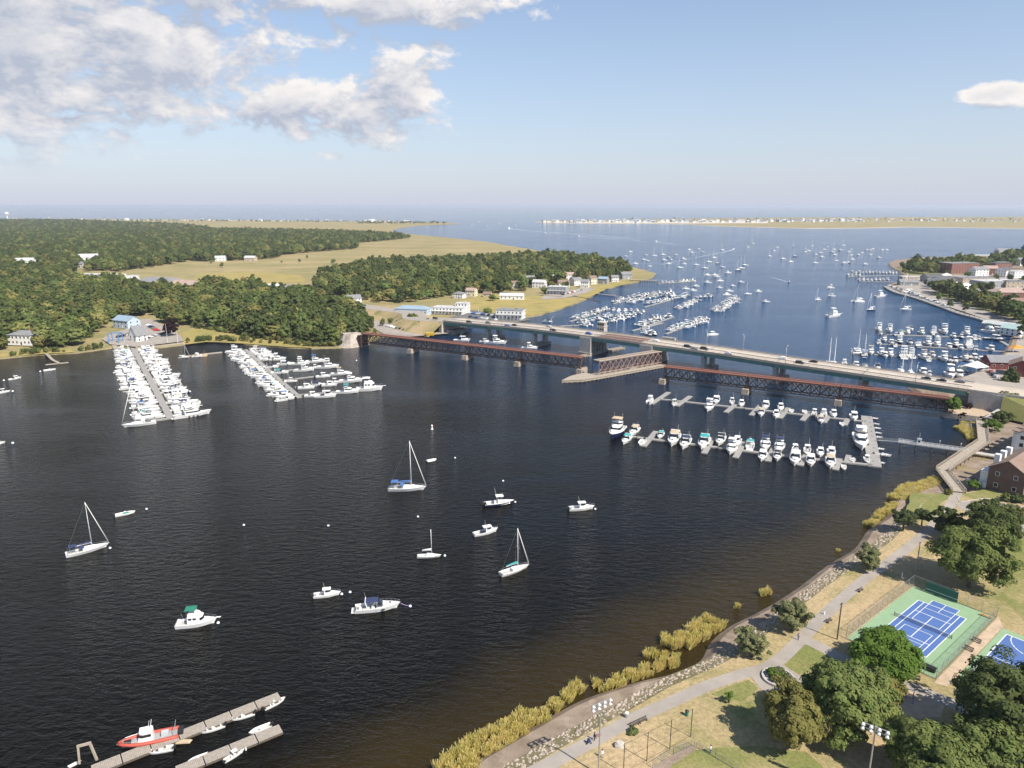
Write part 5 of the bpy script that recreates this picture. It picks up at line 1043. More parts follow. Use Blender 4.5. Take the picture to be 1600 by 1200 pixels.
dock([P(*ze(320, 300)), P(*ze(590, 305))], 3, 'marina_float', 'second float of the distant basin off the headland', M_floatg, 14, 9)
for j, (x, y) in enumerate([(560, 352), (600, 365), (640, 378), (700, 398), (735, 410), (780, 428), (820, 445), (860, 458), (890, 470), (930, 485), (975, 503)]):
    k = r_.choice(['express', 'lobster_boat', 'flybridge']); boat(k, P(*ze(x, y)), R(-52) + r_.uniform(-.1, .1), f'{NICE[k].replace("_", " ")} tied along the town boardwalk, {ordinal(j)} from the headland', 'boats tied along the town boardwalk', r_.uniform(10, 15), rand_canvas(r_))
boat('trawler', P(*ze(1330, 700)), R(-70), 'boxy white and green fishing boat by the turquoise roof', None, 15); boat('lobster_boat', P(*ze(1370, 760)), R(-60), 'navy workboat lying at the ramp float', None, 15, hull=M_navy)
boat('lobster_boat', P(*ze(1385, 690)), R(-70), 'brown decked fishing boat against the town wharf', None, 13, hull=M_tan_c)
for x, y, k, ln, lab in [(85, 352, 'flybridge', 13, 'white motor cruiser moored mid channel off the town'), (90, 415, 'express', 11, 'small white cruiser moored just inside the mid channel cruiser'), (298, 458, 'catamaran', 13, 'moored white catamaran with tall mast off the town boardwalk'), (400, 525, 'sailboat', 13, 'moored sloop with dark hull off the town boardwalk'), (480, 420, 'trawler', 15, 'large white motor cruiser under way off the town boardwalk'), (670, 522, 'sailboat', 14, 'moored white sloop closest to the town boardwalk'), (115, 575, 'trawler', 17, 'big white motor cruiser under way in the channel'), (682, 388, 'sailboat', 17, 'tall masted white sloop tied at the town boardwalk')]:
    boat(k, P(*ze(x, y)), R(200 if k != 'trawler' else 20) + r_.uniform(-.2, .2), lab, None, ln, 'white', hull=M_navy if 'dark' in lab else None)
def zm(x, y): return (1000 + x / 2.667, 300 + y / 2.667)
sails = [(540, 268), (595, 280), (628, 292), (645, 268), (733, 262), (730, 296), (758, 272), (768, 240), (812, 262), (818, 287), (850, 297), (868, 295), (880, 264), (885, 282), (938, 302), (640, 228), (718, 225), (848, 223), (235, 304), (270, 318), (287, 292), (323, 298), (345, 314), (308, 275), (408, 327), (422, 318), (437, 306), (343, 244), (165, 316), (60, 266), (95, 262), (333, 372), (448, 426), (232, 394), (740, 450), (808, 240), (752, 255), (690, 250), (560, 245), (470, 215)]
motors = [(15, 283), (25, 263), (120, 273), (130, 283), (118, 300), (32, 288), (180, 279), (205, 242), (215, 253), (245, 238), (572, 231), (690, 240), (702, 246), (910, 262), (945, 243), (960, 243), (995, 274), (1010, 242), (1028, 242), (970, 238), (835, 243), (780, 228), (310, 348), (320, 354), (280, 379), (280, 348), (365, 338), (385, 392), (420, 377), (330, 400), (370, 415), (360, 430), (220, 412), (190, 405), (492, 416), (523, 459), (800, 250), (870, 250), (925, 255), (880, 240), (960, 262), (150, 262), (185, 300), (100, 285), (260, 250), (-40, 250), (-60, 268), (-20, 300), (300, 598), (40, 310), (450, 230)]
for x, y in sails: boat('far_sailboat', P(*zm(x, y)), R(200) + r_.uniform(-.25, .25), 'white sailboat swinging on a mooring in the outer harbour', 'sailboats on the outer harbour moorings', r_.uniform(9.5, 13), rand_canvas(r_), hull=M_navy if r_.random() < .12 else None)
for x, y in motors: boat('far_motorboat', P(*zm(x, y)), R(200) + r_.uniform(-.3, .3), 'white motorboat swinging on a mooring in the outer harbour', 'motorboats on the outer harbour moorings', r_.uniform(8, 13), None)
# boats under way far out and their wakes
M_foam = mat('wake_foam', (.55, .60, .64), .9, var=(.05, .35), coords='World')
wk = [([(795, 357), (830, 361), (880, 364), (940, 368), (990, 374)], 2.2, 'white cruiser racing up the estuary ahead of a long wake', 22), ([(851, 364), (910, 367), (1000, 374)], 1.4, 'small white speedboat under way in the estuary behind the cruiser', 12), ([(904, 369), (980, 375), (1040, 380)], 1.2, 'third white boat of the line heading up the estuary', 12), ([(1147, 389), (1136, 393), (1110, 398), (1060, 408), (1030, 414)], .9, 'white launch turning among the outer moorings ahead of curved wake', 10), ([(1025, 377), (1060, 383)], 1.0, 'last white boat of the line heading up the estuary', 11), ([(1233, 441), (1222, 438), (1205, 433)], .6, 'little white launch crossing the channel between the moorings', 7)]
for pts, w_, lab, ln in wk:
    pp = smooth_line([P(*p) for p in pts], 5)
    mbw = MB(); vs = []
    for i, p in enumerate(pp):
        d = pp[min(i + 1, len(pp) - 1)] - pp[max(i - 1, 0)]; d.normalize(); nn = Vector((-d.y, d.x, 0)); ww = w_ * (1 + .5 * math.sin(i * 2.3)) * (1 - .8 * i / len(pp)) * 1.5
        vs += [p + nn * ww + Vector((0, 0, .02)), p - nn * ww + Vector((0, 0, .02))]
    mbw.add(vs, [(2 * i, 2 * i + 1, 2 * i + 3, 2 * i + 2) for i in range(len(pp) - 1)]); struct('wake_foam', mbw, M_foam, kind='stuff')
    d = pp[0] - pp[1]; boat('far_motorboat', pp[0], math.atan2(d.y, d.x), lab, 'boats under way in the estuary', ln)
for x, y in [(737, 352), (780, 350), (760, 354), (805, 352), (748, 347)]: boat('far_motorboat', P(x, y), R(190), 'tiny white boat near the river mouth', 'boats near the river mouth', 16)
# ------------------------------------------------------------------ waterfront park
ZP = 2.5
path_px = [(800, 1222), (845, 1201), (889, 1177.5), (936, 1153), (988, 1124), (1051, 1096), (1105, 1072), (1161, 1053), (1192, 1045), (1221, 1028), (1254, 996), (1300, 950), (1350, 906), (1392, 876), (1433, 844), (1475, 803), (1497, 768)]
pp = smooth_line(W(path_px, ZP), 6)
struct('path', strip(pp, 3.0, ZP + .03), M_asph)
struct('path_plaza', polysheet(W([(1166, 1046), (1185, 1040), (1205, 1036), (1222, 1038), (1250, 1056), (1262, 1068), (1240, 1082), (1205, 1084), (1190, 1078), (1180, 1066)], ZP), ZP + .036), M_asph)
struct('path', strip(smooth_line(W([(1252, 999), (1268, 1004), (1292, 1016), (1330, 1036), (1370, 1055), (1420, 1072), (1470, 1092), (1530, 1118), (1620, 1160)], ZP), 5), 3.4, ZP + .033), M_asph)
struct('parking_drive', polysheet(W([(1494, 790), (1502, 782), (1530, 786), (1570, 786), (1640, 798), (1700, 850), (1640, 836), (1590, 830), (1560, 822), (1520, 806)], ZP), ZP + .032), M_asph)
kb = strip(smooth_line(W([(1496, 776), (1500, 784), (1512, 783), (1545, 779), (1585, 783), (1600, 786)], ZP), 5), .3, ZP + .15, .15); tag(kb.build('kerb', M_conc), 'low pale kerb curving round the lawn in front of brick house', 'kerb')
# planter in the plaza
o = thing('round_planter', 'stone-edged shrub planter in the widening of the path', 'planter', P(1216, 1060, ZP), 0)
MB().lathe([(3.4, 0), (3.4, .5), (3.0, .5), (3.0, .3), (.02, .35)], 20).build('stone_rim', M_conc, o)
# tennis court
tc0, tc1, tc2 = P(1435, 938.8, ZP), P(1510, 966, ZP), P(1447, 1026, ZP)
ct_y = (tc1 - tc2).normalized(); ct_x = Vector((ct_y.y, -ct_y.x, 0)); ctr = (tc0 + tc2) / 2
CA = math.atan2(ct_x.y, ct_x.x)                        # local +X across, +Y along
M_cg = mat('green_court_acrylic', (.22, .33, .19), .8, var=(.5, .06), coords='World'); M_cb = mat('blue_court_acrylic', (.065, .13, .32), .75, var=(.6, .06), coords='World')
ct = thing('tennis_court', 'blue tennis court on a green surround behind chain-link fence', 'court', ctr, CA)
MB().box((0.2, 0, .02), (18.6, 36.4, .04)).build('surround', M_cg, ct)
MB().box((0, 0, .042), (10.97, 23.77, .008)).build('playing_surface', M_cb, ct); MB().box((0, 13.2, .0421), (6.1, 2.86, .008)).build('playing_surface', M_cb, ct)
def line(x0, y0, x1, y1, par, w=.11, z=.052, m=M_paint):
    L = math.hypot(x1 - x0, y1 - y0); q = MB().box((0, 0, 0), (L + w, w, .006)).build('painted_line', m, par); q.location = ((x0 + x1) / 2, (y0 + y1) / 2, z); q.rotation_euler.z = math.atan2(y1 - y0, x1 - x0)
for x in (-5.485, 5.485, -4.115, 4.115): line(x, -11.885, x, 11.885, ct, .16, .052 + abs(x) * .0004)
for y in (-11.885, 11.885): line(-5.485, y, 5.485, y, ct, .16, .056)
for y in (-6.4, 6.4): line(-4.115, y, 4.115, y, ct, .16, .058)
line(0, -6.4, 0, 6.4, ct, .16, .06)
for sy in (1, -1):                                     # pickleball lines
    for x in (-3.05, 3.05): line(x, sy * 2.0, x, sy * 14.6 if sy > 0 else -10.4, ct, .12, .063)
    for y in (2.0, 14.6 if sy > 0 else 10.4): line(-3.05, sy * y, 3.05, sy * y, ct, .12, .066)
line(-3.05, 9.4, 3.05, 9.4, ct, .12, .068); line(0, 9.4, 0, 14.6, ct, .12, .07); line(-3.05, -7.8, 3.05, -7.8, ct, .12, .068)
net = thing('tennis_net', 'dark tennis net strung across the blue court', 'net', ctr, CA)
for x in (-6.4, 6.4): MB().tube([(x, 0, 0), (x, 0, 1.1)], .06, 7).build('post', M_black, net)
def mesh_net(L, h, step, r): 
    mb = MB(); k = int(L / step)
    for i in range(k + 1): mb.box((-L / 2 + i * L / k, 0, h / 2), (r, r, h))
    for j in range(int(h / step) + 1): mb.box((0, 0, j * step + .02), (L, r, r))
    return mb
tag(mesh_net(12.7, .95, .16, .03).build('netting', M_black, net), kind='stuff'); MB().box((0, 0, .98), (12.7, .05, .08)).build('tape', M_white_c, net)
# chain-link fence: four sides, posts as parts
def fence(pts, h, lab, post_every=3.0, m=None, z=ZP):
    o = thing('chain_link_fence', lab, 'fence', (0, 0, 0), 0, 'chain-link fences of the park'); pm = MB().tube([(0, 0, 0), (0, 0, h)], .05, 6).mesh('post', M_galv)
    for a, b in zip(pts, pts[1:]):
        L = (b - a).length; k = max(1, round(L / post_every)); d = (b - a).normalized(); wire = MB()
        for i in range(k + 1): q = bpy.data.objects.new('post', pm); C.objects.link(q); q.parent = o; q.location = a + d * i * L / k
        for zz in (h, .1): MB().beam(a + Vector((0, 0, zz)), b + Vector((0, 0, zz)), .05).build('rail', M_galv, o)
        s = .45; n = int(L / s)
        for i in range(n): 
            p = a + d * (i * s); k2 = min(h, (n - i) * s); wire.beam(p + Vector((0, 0, 0.05)), p + d * k2 + Vector((0, 0, k2)), .014); p2 = a + d * ((i + 1) * s); k3 = min(h, (i + 1) * s); wire.beam(p2 + Vector((0, 0, .05)), p2 - d * k3 + Vector((0, 0, k3)), .014)
        tag(wire.build('wire_mesh', mat('fence_wire', (.20, .21, .20), .5, .5), o, fix=False), kind='stuff')
    return o
def cl(x, y): v = ctr + ct_x * x + ct_y * y; return Vector((v.x, v.y, ZP))
fence([cl(-9.4, 18.4), cl(-9.4, -18.4)], 3.0, 'tall chain-link fence between the tennis court and the riverside path')
fence([cl(9.9, -18.4), cl(9.9, 18.4)], 3.0, 'tall chain-link fence between the tennis and basketball courts')
fence([cl(-9.4, 18.4), cl(9.9, 18.4)], 3.0, 'tall chain-link fence behind the green practice board'); fence([cl(-9.4, -18.4), cl(9.9, -18.4)], 3.0, 'tall chain-link fence at the playground end of the court')
o = thing('practice_board', 'dark green tennis practice board under the big tree', 'board', cl(-2.4, 17.8), CA); MB().box((0, 0, 1.6), (7.5, .2, 2.8)).build('panel', mat('green_board', (.02, .10, .07), .6), o)
for x in (-3.5, 0, 3.5): MB().box((x, .3, 1.5), (.15, .15, 3)).build('post', M_woodd, o)
MB().box((0, -.12, 1.05), (7.5, .04, .1)).build('painted_line', M_paint, o)
def bench(loc, rz, lab):
    o = thing('park_bench', lab, 'bench', loc, rz, 'benches in the park')
    for y in (-.18, 0, .18): MB().box((0, y, .45), (1.9, .14, .05)).build('seat_slat', M_woodd, o)
    for z in (.65, .85): MB().box((0, .3, z), (1.9, .05, .14)).build('back_slat', M_woodd, o)
    for x in (-.8, .8): MB().box((x, 0.05, .22), (.08, .5, .44)).build('leg', M_black, o); MB().box((x, .34, .5), (.06, .06, 1.0)).build('back_post', M_black, o)
for x, y, rz, lab in [(1345, 924, 40, 'dark bench beside the path above the tennis fence'), (1296, 972, 40, 'dark bench beside the path by the utility pole'), (992, 1134, 30, 'low dark bench on the lawn side of the path bend'), (1005, 1128, 30, 'second low dark bench on the lawn side of the path bend'), (1525, 1003, -55, 'grey bench on the dirt strip nearer the far courts end'), (1513, 1016, -55, 'grey bench on the dirt strip nearer the playground'), (1430, 1062, -20, 'dark bench casting a shadow by the court corner')]: bench(P(x, y, ZP), R(rz), lab)
o = thing('equipment_box', 'black box table inside the near corner of the tennis fence', 'box', P(1451, 1047, ZP), CA); MB().box((0, 0, .5), (2.6, 1.0, .9)).build('body', M_black, o); MB().box((0, 0, 1.0), (2.8, 1.2, .1)).build('lid', M_black, o)
o = thing('team_bench', 'orange bench at the far corner of the tennis court', 'bench', cl(8.2, 16.4), CA); MB().box((0, 0, .45), (2.6, .5, .1)).build('seat', mat('orange_wood', (.55, .20, .05), .6), o)
for x in (-1, 1): MB().box((x, 0, .2), (.1, .4, .4)).build('leg', M_galv, o)
# dirt strip and basketball court
struct('dirt_strip', polysheet([cl(10.1, -20), cl(12.35, -19), cl(12.3, 15), cl(10.1, 19)], ZP + .016), M_gravel)
bc = thing('basketball_court', 'blue basketball court with green border at the frame edge', 'court', cl(21.4, -.2), CA)
MB().box((0, 0, .02), (17.8, 28.6, .04)).build('surround', M_cg, bc); MB().box((0, 0, .044), (15.2, 24.6, .008)).build('playing_surface', M_cb, bc)
for x in (-7.5, 7.5): line(x, -12.2, x, 12.2, bc, .2, .056)
for y in (-12.2, 12.2): line(-7.5, y, 7.5, y, bc, .2, .059)
line(-7.5, 0, 7.5, 0, bc, .14, .062); line(-7.3, -4, -5.2, -4, bc, .12, .062)
for sy in (1, -1):
    prev = None
    for k in range(17):
        a = R(180 * k / 16); q = (6.4 * math.cos(a), sy * (12.2 - 6.4 * math.sin(a)) )
        if prev: line(*prev, *q, bc, .18, .064)
        prev = q
o = thing('basketball_hoop', 'basketball hoop on a grey pole at the court end', 'hoop', cl(21.4, 12.6), CA)
MB().tube([(0, .9, 0), (0, .9, 3.0), (0, 0, 3.3)], .08, 7).build('pole', M_galv, o); MB().box((0, -.05, 3.3), (1.8, .06, 1.05)).build('backboard', M_gel, o); MB().tube([(.23 * math.cos(R(30 * k)), -.35 + .23 * math.sin(R(30 * k)), 3.05) for k in range(13)], .02, 4).build('rim', M_red, o)
# playground
struct('playground_surface', polysheet(W([(1380, 1062), (1400, 1060), (1450, 1082), (1478, 1098), (1470, 1120), (1420, 1125), (1380, 1112), (1365, 1085)], ZP), ZP + .02), M_gravel)
o = thing('swing_frame', 'blue playground swing frame with a bucket seat', 'swing', P(1405, 1090, ZP), R(-28)); mb_b = mat('playground_blue', (.06, .16, .42), .5)
for x in (-2.4, 2.4):
    for y in (-.9, .9): MB().tube([(x, y, 0), (x, 0, 2.5)], .07, 6).build('leg', mb_b, o)
MB().tube([(-2.4, 0, 2.5), (2.4, 0, 2.5)], .07, 6).build('top_beam', mb_b, o)
for x in (-.9, .9):
    for dx in (-.2, .2): MB().tube([(x + dx, 0, 2.5), (x + dx, 0, .6)], .02, 4).build('chain', M_galv, o)
    MB().box((x, 0, .6), (.5, .35, .3), taper=1.2).build('bucket_seat', mb_b, o)
o = thing('play_panel', 'small blue play panel on posts at the playground edge', 'play panel', P(1389, 1074, ZP), R(-20))
MB().box((0, 0, 1.1), (1.3, .1, .9)).build('panel', mb_b, o)
for x in (-.6, .6): MB().box((x, 0, .8), (.1, .1, 1.6)).build('post', M_alu, o)
# poles
def pole(px, py, h, lab, r=.16, m=None, arm=False):
    o = thing('utility_pole', lab, 'pole', P(px, py, ZP), R(20)); MB().tube([(0, 0, 0), (0, 0, h)], r, 8, r * .7).build('shaft', m or M_woodd, o)
    MB().box((0, 0, h - .4), (.9, .12, .14)).build('cross_arm', M_woodd, o); MB().tube([(0, r, h * .6), (0, r + .25, h * .6 + .5)], .05, 5).build('bracket', M_galv, o)
    return o
pole(1308, 999, 9.5, 'dark wooden utility pole by the round tree and path', .17); pole(1431, 893, 9.0, 'weathered wooden pole in the shade of the big tree', .16, M_wood)
o = thing('sign_post', 'pale slim marker post in the tree shade by the path', 'post', P(1409, 903, ZP), 0); MB().box((0, 0, .8), (.22, .12, 1.6)).build('post', M_gel, o); MB().box((0, 0, 1.65), (.3, .16, .1)).build('cap', M_galv, o)
o = thing('sign_post', 'short white marker post beside the path bend below the pole', 'post', P(1288, 960, ZP), 0); MB().box((0, 0, .5), (.25, .2, 1.0)).build('post', M_gel, o); MB().box((0, 0, 1.05), (.32, .26, .1)).build('cap', M_galv, o)
def floodlight(px, py, h, lab, rz, n):
    o = thing('floodlight_mast', lab, 'floodlight', P(px, py, ZP), R(rz)); MB().tube([(0, 0, 0), (0, 0, h)], .16, 8, .11).build('mast', M_galv, o)
    for j, z in enumerate((h - .2, h - 1.0)):
        MB().beam((-2.0, 0, z), (2.0, 0, z), .12).build('cross_arm', M_galv, o)
        for i in range(n):
            x = -1.8 + 3.6 * i / (n - 1); q = MB().lathe([(.1, .25), (.2, .2), (.34, -.2), (.3, -.24), (.02, -.2)], 10).build('lamp_head', M_alu, o, smooth=True); q.location = (x, -.3, z - .05); q.rotation_euler = (R(-55), 0, 0)
floodlight(1350, 1262, 16, 'floodlight mast with lamp clusters in front of the bottom trees', -35, 4)
floodlight(935, 1210, 15, 'slim floodlight mast rising beside the riverside path', 30, 4)
# ball-field fence posts with wires, backstop and rails
bf = [(1079, 1151.5), (1046.5, 1170), (1010.5, 1189.5), (974, 1208)]
o = thing('ball_field_netting', 'row of tall black posts carrying netting along the ball field', 'netting', (0, 0, 0)); wp = W(bf, ZP)
for p in wp: q = MB().tube([(0, 0, 0), (0, 0, 6.2)], .07, 6).build('post', M_black, o); q.location = p
for a, b in zip(wp, wp[1:]):
    for z in (6.1, 3.0, .3): MB().beam(a + Vector((0, 0, z)), b + Vector((0, 0, z)), .02).build('wire', M_black, o)
struct('infield_dirt', polysheet(W([(1012, 1205), (1030, 1192), (1078, 1163), (1090, 1170), (1050, 1196), (1040, 1215)], ZP), ZP + .02), G_mud)
fence([P(1020, 1200, ZP), P(1052, 1180, ZP), P(1085, 1166, ZP)], 1.6, 'low chain-link fence along the dirt edge of the ball field')
fence([P(1088, 1168, ZP), P(1118, 1184, ZP), P(1150, 1203, ZP)], 1.2, 'low black rail fence running into the green outfield')
o = thing('boulder', 'pale boulder on the lawn beside the first netting post', 'boulder', P(968, 1166, ZP), 0)
ring = lambda z, r, k: [(r * math.cos(R(36 * i)) * (1 + .2 * math.sin(i * k)), r * .8 * math.sin(R(36 * i)) * (1 + .15 * math.cos(i * k)), z) for i in range(10)]
MB().loft([ring(-.1, 1.0, 2.1), ring(.5, .95, 1.3), ring(1.0, .6, 2.7)]).build('rock', mat('pale_boulder', (.42, .39, .34), .9, var=(2, .2), bump=(4, .5)), o)
for x, y, lab in [(979, 1121, 'slim grey box on a post at the path edge'), (1073, 1118, 'small green bin by the tallest netting post')]:
    o = thing('litter_bin', lab, 'bin', P(x, y, ZP), 0); g_ = 'green' in lab; MB().lathe([(.32, 0), (.36, .2), (.36, .9), (.3, 1.0)], 12).build('body', M_green_c if g_ else M_galv, o); MB().lathe([(.4, 1.0), (.4, 1.12), (.1, 1.3)], 12).build('lid', M_black if g_ else M_gel, o)
# people
def person(loc, rz, lab, shirt, trouser, pose='stand'):
    me = bpy.data.meshes.new('body'); s = .16 if pose == 'walk' else 0
    V = [(0, 0, .95), (0, 0, 1.2), (0, 0, 1.42), (0, 0, 1.54), (0, 0.02, 1.68), (-.11, 0, .9), (-.12, s, .5), (-.12, s * .6 - .02, .08), (.11, 0, .9), (.12, -s, .5), (.12, -s * 1.4, .1), (-.2, 0, 1.4), (-.26, -.03, 1.12), (-.25, .1, .88), (.2, 0, 1.4), (.26, -.03, 1.12), (.25, .1, .88), (-.12, s * .6 + .16, .05), (.12, -s * 1.4 + .18, .06)]
    E = [(0, 1), (1, 2), (2, 3), (3, 4), (0, 5), (5, 6), (6, 7), (0, 8), (8, 9), (9, 10), (2, 11), (11, 12), (12, 13), (2, 14), (14, 15), (15, 16), (7, 17), (10, 18)]
    rad = [.15, .14, .14, .06, .115, .10, .075, .05, .10, .075, .05, .07, .05, .04, .07, .05, .04, .04, .04]
    me.from_pydata(V, E, []); o = thing('person', lab, 'person', loc, rz); b = bpy.data.objects.new('body', me); C.objects.link(b); b.parent = o
    sk = b.modifiers.new('skin', 'SKIN'); sk.use_smooth_shade = True; sv = me.skin_vertices
    if not sv: 
        bm = bmesh.new(); bm.from_mesh(me); bm.verts.layers.skin.verify(); bm.to_mesh(me); bm.free(); sv = me.skin_vertices
    for i, r in enumerate(rad): sv[0].data[i].radius = (r, r); sv[0].data[i].use_root = (i == 0)
    b.modifiers.new('sub', 'SUBSURF').levels = 1; b.modifiers['sub'].render_levels = 1
    nm = 'clothes_' + lab.replace(' ', '_')[:40]; m = bpy.data.materials.new(nm); m.use_nodes = True; N = m.node_tree.nodes; L_ = m.node_tree.links
    tcn = N.new('ShaderNodeTexCoord'); sp = N.new('ShaderNodeSeparateXYZ'); L_.new(tcn.outputs['Object'], sp.inputs[0]); cr = N.new('ShaderNodeValToRGB'); cr.color_ramp.interpolation = 'CONSTANT'
    mr = N.new('ShaderNodeMath'); mr.operation = 'DIVIDE'; mr.inputs[1].default_value = 1.9; L_.new(sp.outputs[2], mr.inputs[0]); L_.new(mr.outputs[0], cr.inputs[0])
    e = cr.color_ramp.elements; e[0].position = 0; e[0].color = (.03, .03, .03, 1); e[1].position = .06; e[1].color = trouser + (1,)
    for p_, c_ in ((.5, shirt), (.8, (.50, .33, .24))): q = e.new(p_); q.color = c_ + (1,)
    L_.new(cr.outputs[0], N['Principled BSDF'].inputs['Base Color']); N['Principled BSDF'].inputs['Roughness'].default_value = .8; me.materials.append(m)
    MB().lathe([(.125, 1.66), (.135, 1.74), (.11, 1.81), (.02, 1.84)], 10, (0, -.01, 0)).build('hair', mat('brown_hair', (.05, .03, .02), .7), o, smooth=True)
person(P(929, 1157, ZP), R(120), 'person in dark clothes walking behind a stroller on the path', (.03, .03, .05), (.03, .03, .04), 'walk')
person(P(941, 1184, ZP), R(200), 'person in a white top standing on the lawn below the mast', (.7, .68, .66), (.45, .40, .38), 'stand')
person(P(1110, 1177, ZP), R(60), 'person in a pale shirt standing behind the low rail fence', (.6, .65, .7), (.06, .07, .12), 'stand')
person(P(1247, 1000, ZP), R(140), 'person in grey walking on the path fork', (.3, .3, .32), (.12, .12, .14), 'walk')
def stroller(px, py, lab):
    o = thing('baby_stroller', lab, 'stroller', P(px, py, ZP), R(210))
    for x, y in ((-.35, -.25), (-.35, .25), (.45, 0)): MB().tube([(x, y - .03, .16), (x, y + .03, .16)], .16, 10).build('wheel', M_black, o)
    MB().box((0, 0, .55), (.7, .45, .35), taper=.8).build('seat', M_navy_c, o); MB().tube([(-.3, -.2, .5), (-.65, -.2, 1.05), (-.65, .2, 1.05), (-.3, .2, .5)], .025, 5).build('handle', M_black, o); MB().loft([[(.0 + .3 * math.cos(R(a)), y, .75 + .35 * math.sin(R(a))) for a in (20, 60, 100, 140)] for y in (-.24, .24)], closed=False, cap=False).build('hood', M_navy_c, o)
stroller(920, 1162, 'dark baby stroller ahead of the person in dark clothes')
def bicycle(px, py, lab):
    o = thing('bicycle', lab, 'bicycle', P(px, py, ZP), R(35))
    for x in (-.5, .5): MB().tube([(x + .33 * math.cos(R(30 * k)), 0, .34 + .33 * math.sin(R(30 * k))) for k in range(13)], .03, 5).build('wheel', M_black, o)
    fm = MB()
    for a, b in (((-.5, 0, .34), (-.1, 0, .3)), ((-.1, 0, .3), (-.2, 0, .85)), ((-.2, 0, .8), (.35, 0, .82)), ((-.1, 0, .3), (.35, 0, .82)), ((.35, 0, .9), (.5, 0, .34)), ((-.5, 0, .34), (-.2, 0, .8))): fm.tube([a, b], .03, 5)
    fm.build('frame', M_red, o); MB().box((-.22, 0, .92), (.26, .14, .06)).build('saddle', M_black, o); MB().tube([(.33, -.28, 1.0), (.35, 0, .95), (.33, .28, 1.0)], .02, 5).build('handlebar', M_black, o)
bicycle(934, 1153, 'red bicycle standing on the path next to the stroller')
# boardwalk
bwp = [P(1533, 657, 3), P(1537, 690, 3), P(1472, 734, 3), P(1499, 768, 3)]
o = thing('boardwalk', 'zigzag timber boardwalk from the railway wall to the park path', 'boardwalk', (0, 0, 0)); bw_w = 4.2
cen = bwp
plank_pts = []
mbp = strip(cen, bw_w, 2.86, .35); mbp.build('frame', M_woodd, o)
for a, b in zip(cen, cen[1:]):
    L = (b - a).length; d = (b - a).normalized(); ang = math.atan2(d.y, d.x); nn = Vector((-d.y, d.x, 0)); k = int(L / .5); me = MB().box((0, 0, 0), (L / k - .03, bw_w - .1, .08)).mesh('plank', M_wood)
    for i in range(k): q = bpy.data.objects.new('plank', me); C.objects.link(q); q.parent = o; q.location = a + d * ((i + .5) * L / k) + Vector((0, 0, -.06)); q.rotation_euler.z = ang
    rp_ = MB().box((0, 0, .5), (.14, .14, 1.15)).mesh('railing_post', M_wood)
    n2 = int(L / 2.4)
    for s in (-1, 1):
        for z in (1.05, .7, .35): MB().beam(a + nn * s * bw_w / 2 + Vector((0, 0, z)), b + nn * s * bw_w / 2 + Vector((0, 0, z)), .16 if z > 1 else .06, .06 if z > 1 else .14).build('rail', M_wood, o)
        for i in range(n2 + 1): q = bpy.data.objects.new('railing_post', rp_); C.objects.link(q); q.parent = o; q.location = a + d * (i * L / n2) + nn * s * bw_w / 2 - Vector((0, 0, .05))
        for i in range(0, n2 + 1, 2):
            pl_ = MB().tube([(0, 0, -3.4), (0, 0, -.2)], .17, 6).build('pile', M_woodd, o); pl_.location = a + d * (i * L / n2) + nn * s * (bw_w / 2 - .2)
# white pier and aluminium gangway to the floats
ga, gb, gc = P(1372, 688, .9), P(1404, 690, 2.8), P(1512, 705, 2.8)
o = thing('pier_walk', 'white railed fixed pier running from the boardwalk to the gangway', 'pier', (0, 0, 0)); d = (gc - gb).normalized(); nn = Vector((-d.y, d.x, 0)); Lp = (gc - gb).length; M_wh = mat('white_painted_wood', (.70, .69, .66), .7, var=(1, .1))
strip([gb, gc], 2.4, 2.75, .3).build('deck', M_floatg, o)
for s in (-1, 1):
    for z in (1.0, .55, .2): MB().beam(gb + nn * s * 1.15 + Vector((0, 0, z)), gc + nn * s * 1.15 + Vector((0, 0, z)), .09, .3 if z == .2 else .12).build('rail', M_wh, o)
    for i in range(15): MB().box((0, 0, .45), (.12, .12, 1.1)).build('railing_post', M_wh, o).location = gb + d * (Lp * i / 14) + nn * s * 1.15
for i in range(5):
    for s in (-1, 1): MB().tube([(0, 0, -4), (0, 0, -.2)], .22, 7).build('pile', M_woodd, o).location = gb + d * (Lp * (.03 + .23 * i)) + nn * s * .9
for i in (1, 2): q = MB().lathe([(.04, 0), (.05, 2.3), (.2, 2.4), (.22, 2.6), (.03, 2.75)], 8).build('lamp_post', M_gel, o); q.location = gb + d * Lp * (.3 + .3 * i) + nn * 1.1
h_ = thing('attendant_hut', 'tiny white hut with antenna on the fixed pier', 'hut', gb + d * Lp * .3, math.atan2(d.y, d.x)); MB().box((0, .3, 1.2), (1.6, 1.4, 2.3)).build('wall', M_gel, h_); MB().box((0, .3, 2.45), (1.9, 1.7, .2), taper=.8).build('roof', M_galv, h_); MB().tube([(0, .3, 2.4), (0, .3, 5)], .05, 5).build('antenna', M_alu, h_); MB().box((0, -.41, 1.4), (.8, .05, .8)).build('window', M_glass, h_)
o = thing('gangway', 'sloping aluminium gangway from the pier down to the cross dock', 'gangway', (0, 0, 0)); d = (gb - ga).normalized(); nn = Vector((-d.y, d.x, 0)).normalized()
MB().beam(ga, gb, 1.5, .12).build('deck', M_galv, o)
for s in (-1, 1):
    MB().beam(ga + nn * s * .75 + Vector((0, 0, 1)), gb + nn * s * .75 + Vector((0, 0, 1)), .09).build('rail', M_galv, o)
    for i in range(7): MB().box((0, 0, .5), (.07, .07, 1.0)).build('railing_post', M_galv, o).location = ga + (gb - ga) * (i / 6) + nn * s * .75
strip([P(1512, 705, 2.8), P(1562, 712, 2.9)], 3, 2.78, .3).build('deck', M_conc, thing('landing_bridge', 'pale concrete footbridge from the boardwalk to the white townhouses', 'footbridge', (0, 0, 0)))
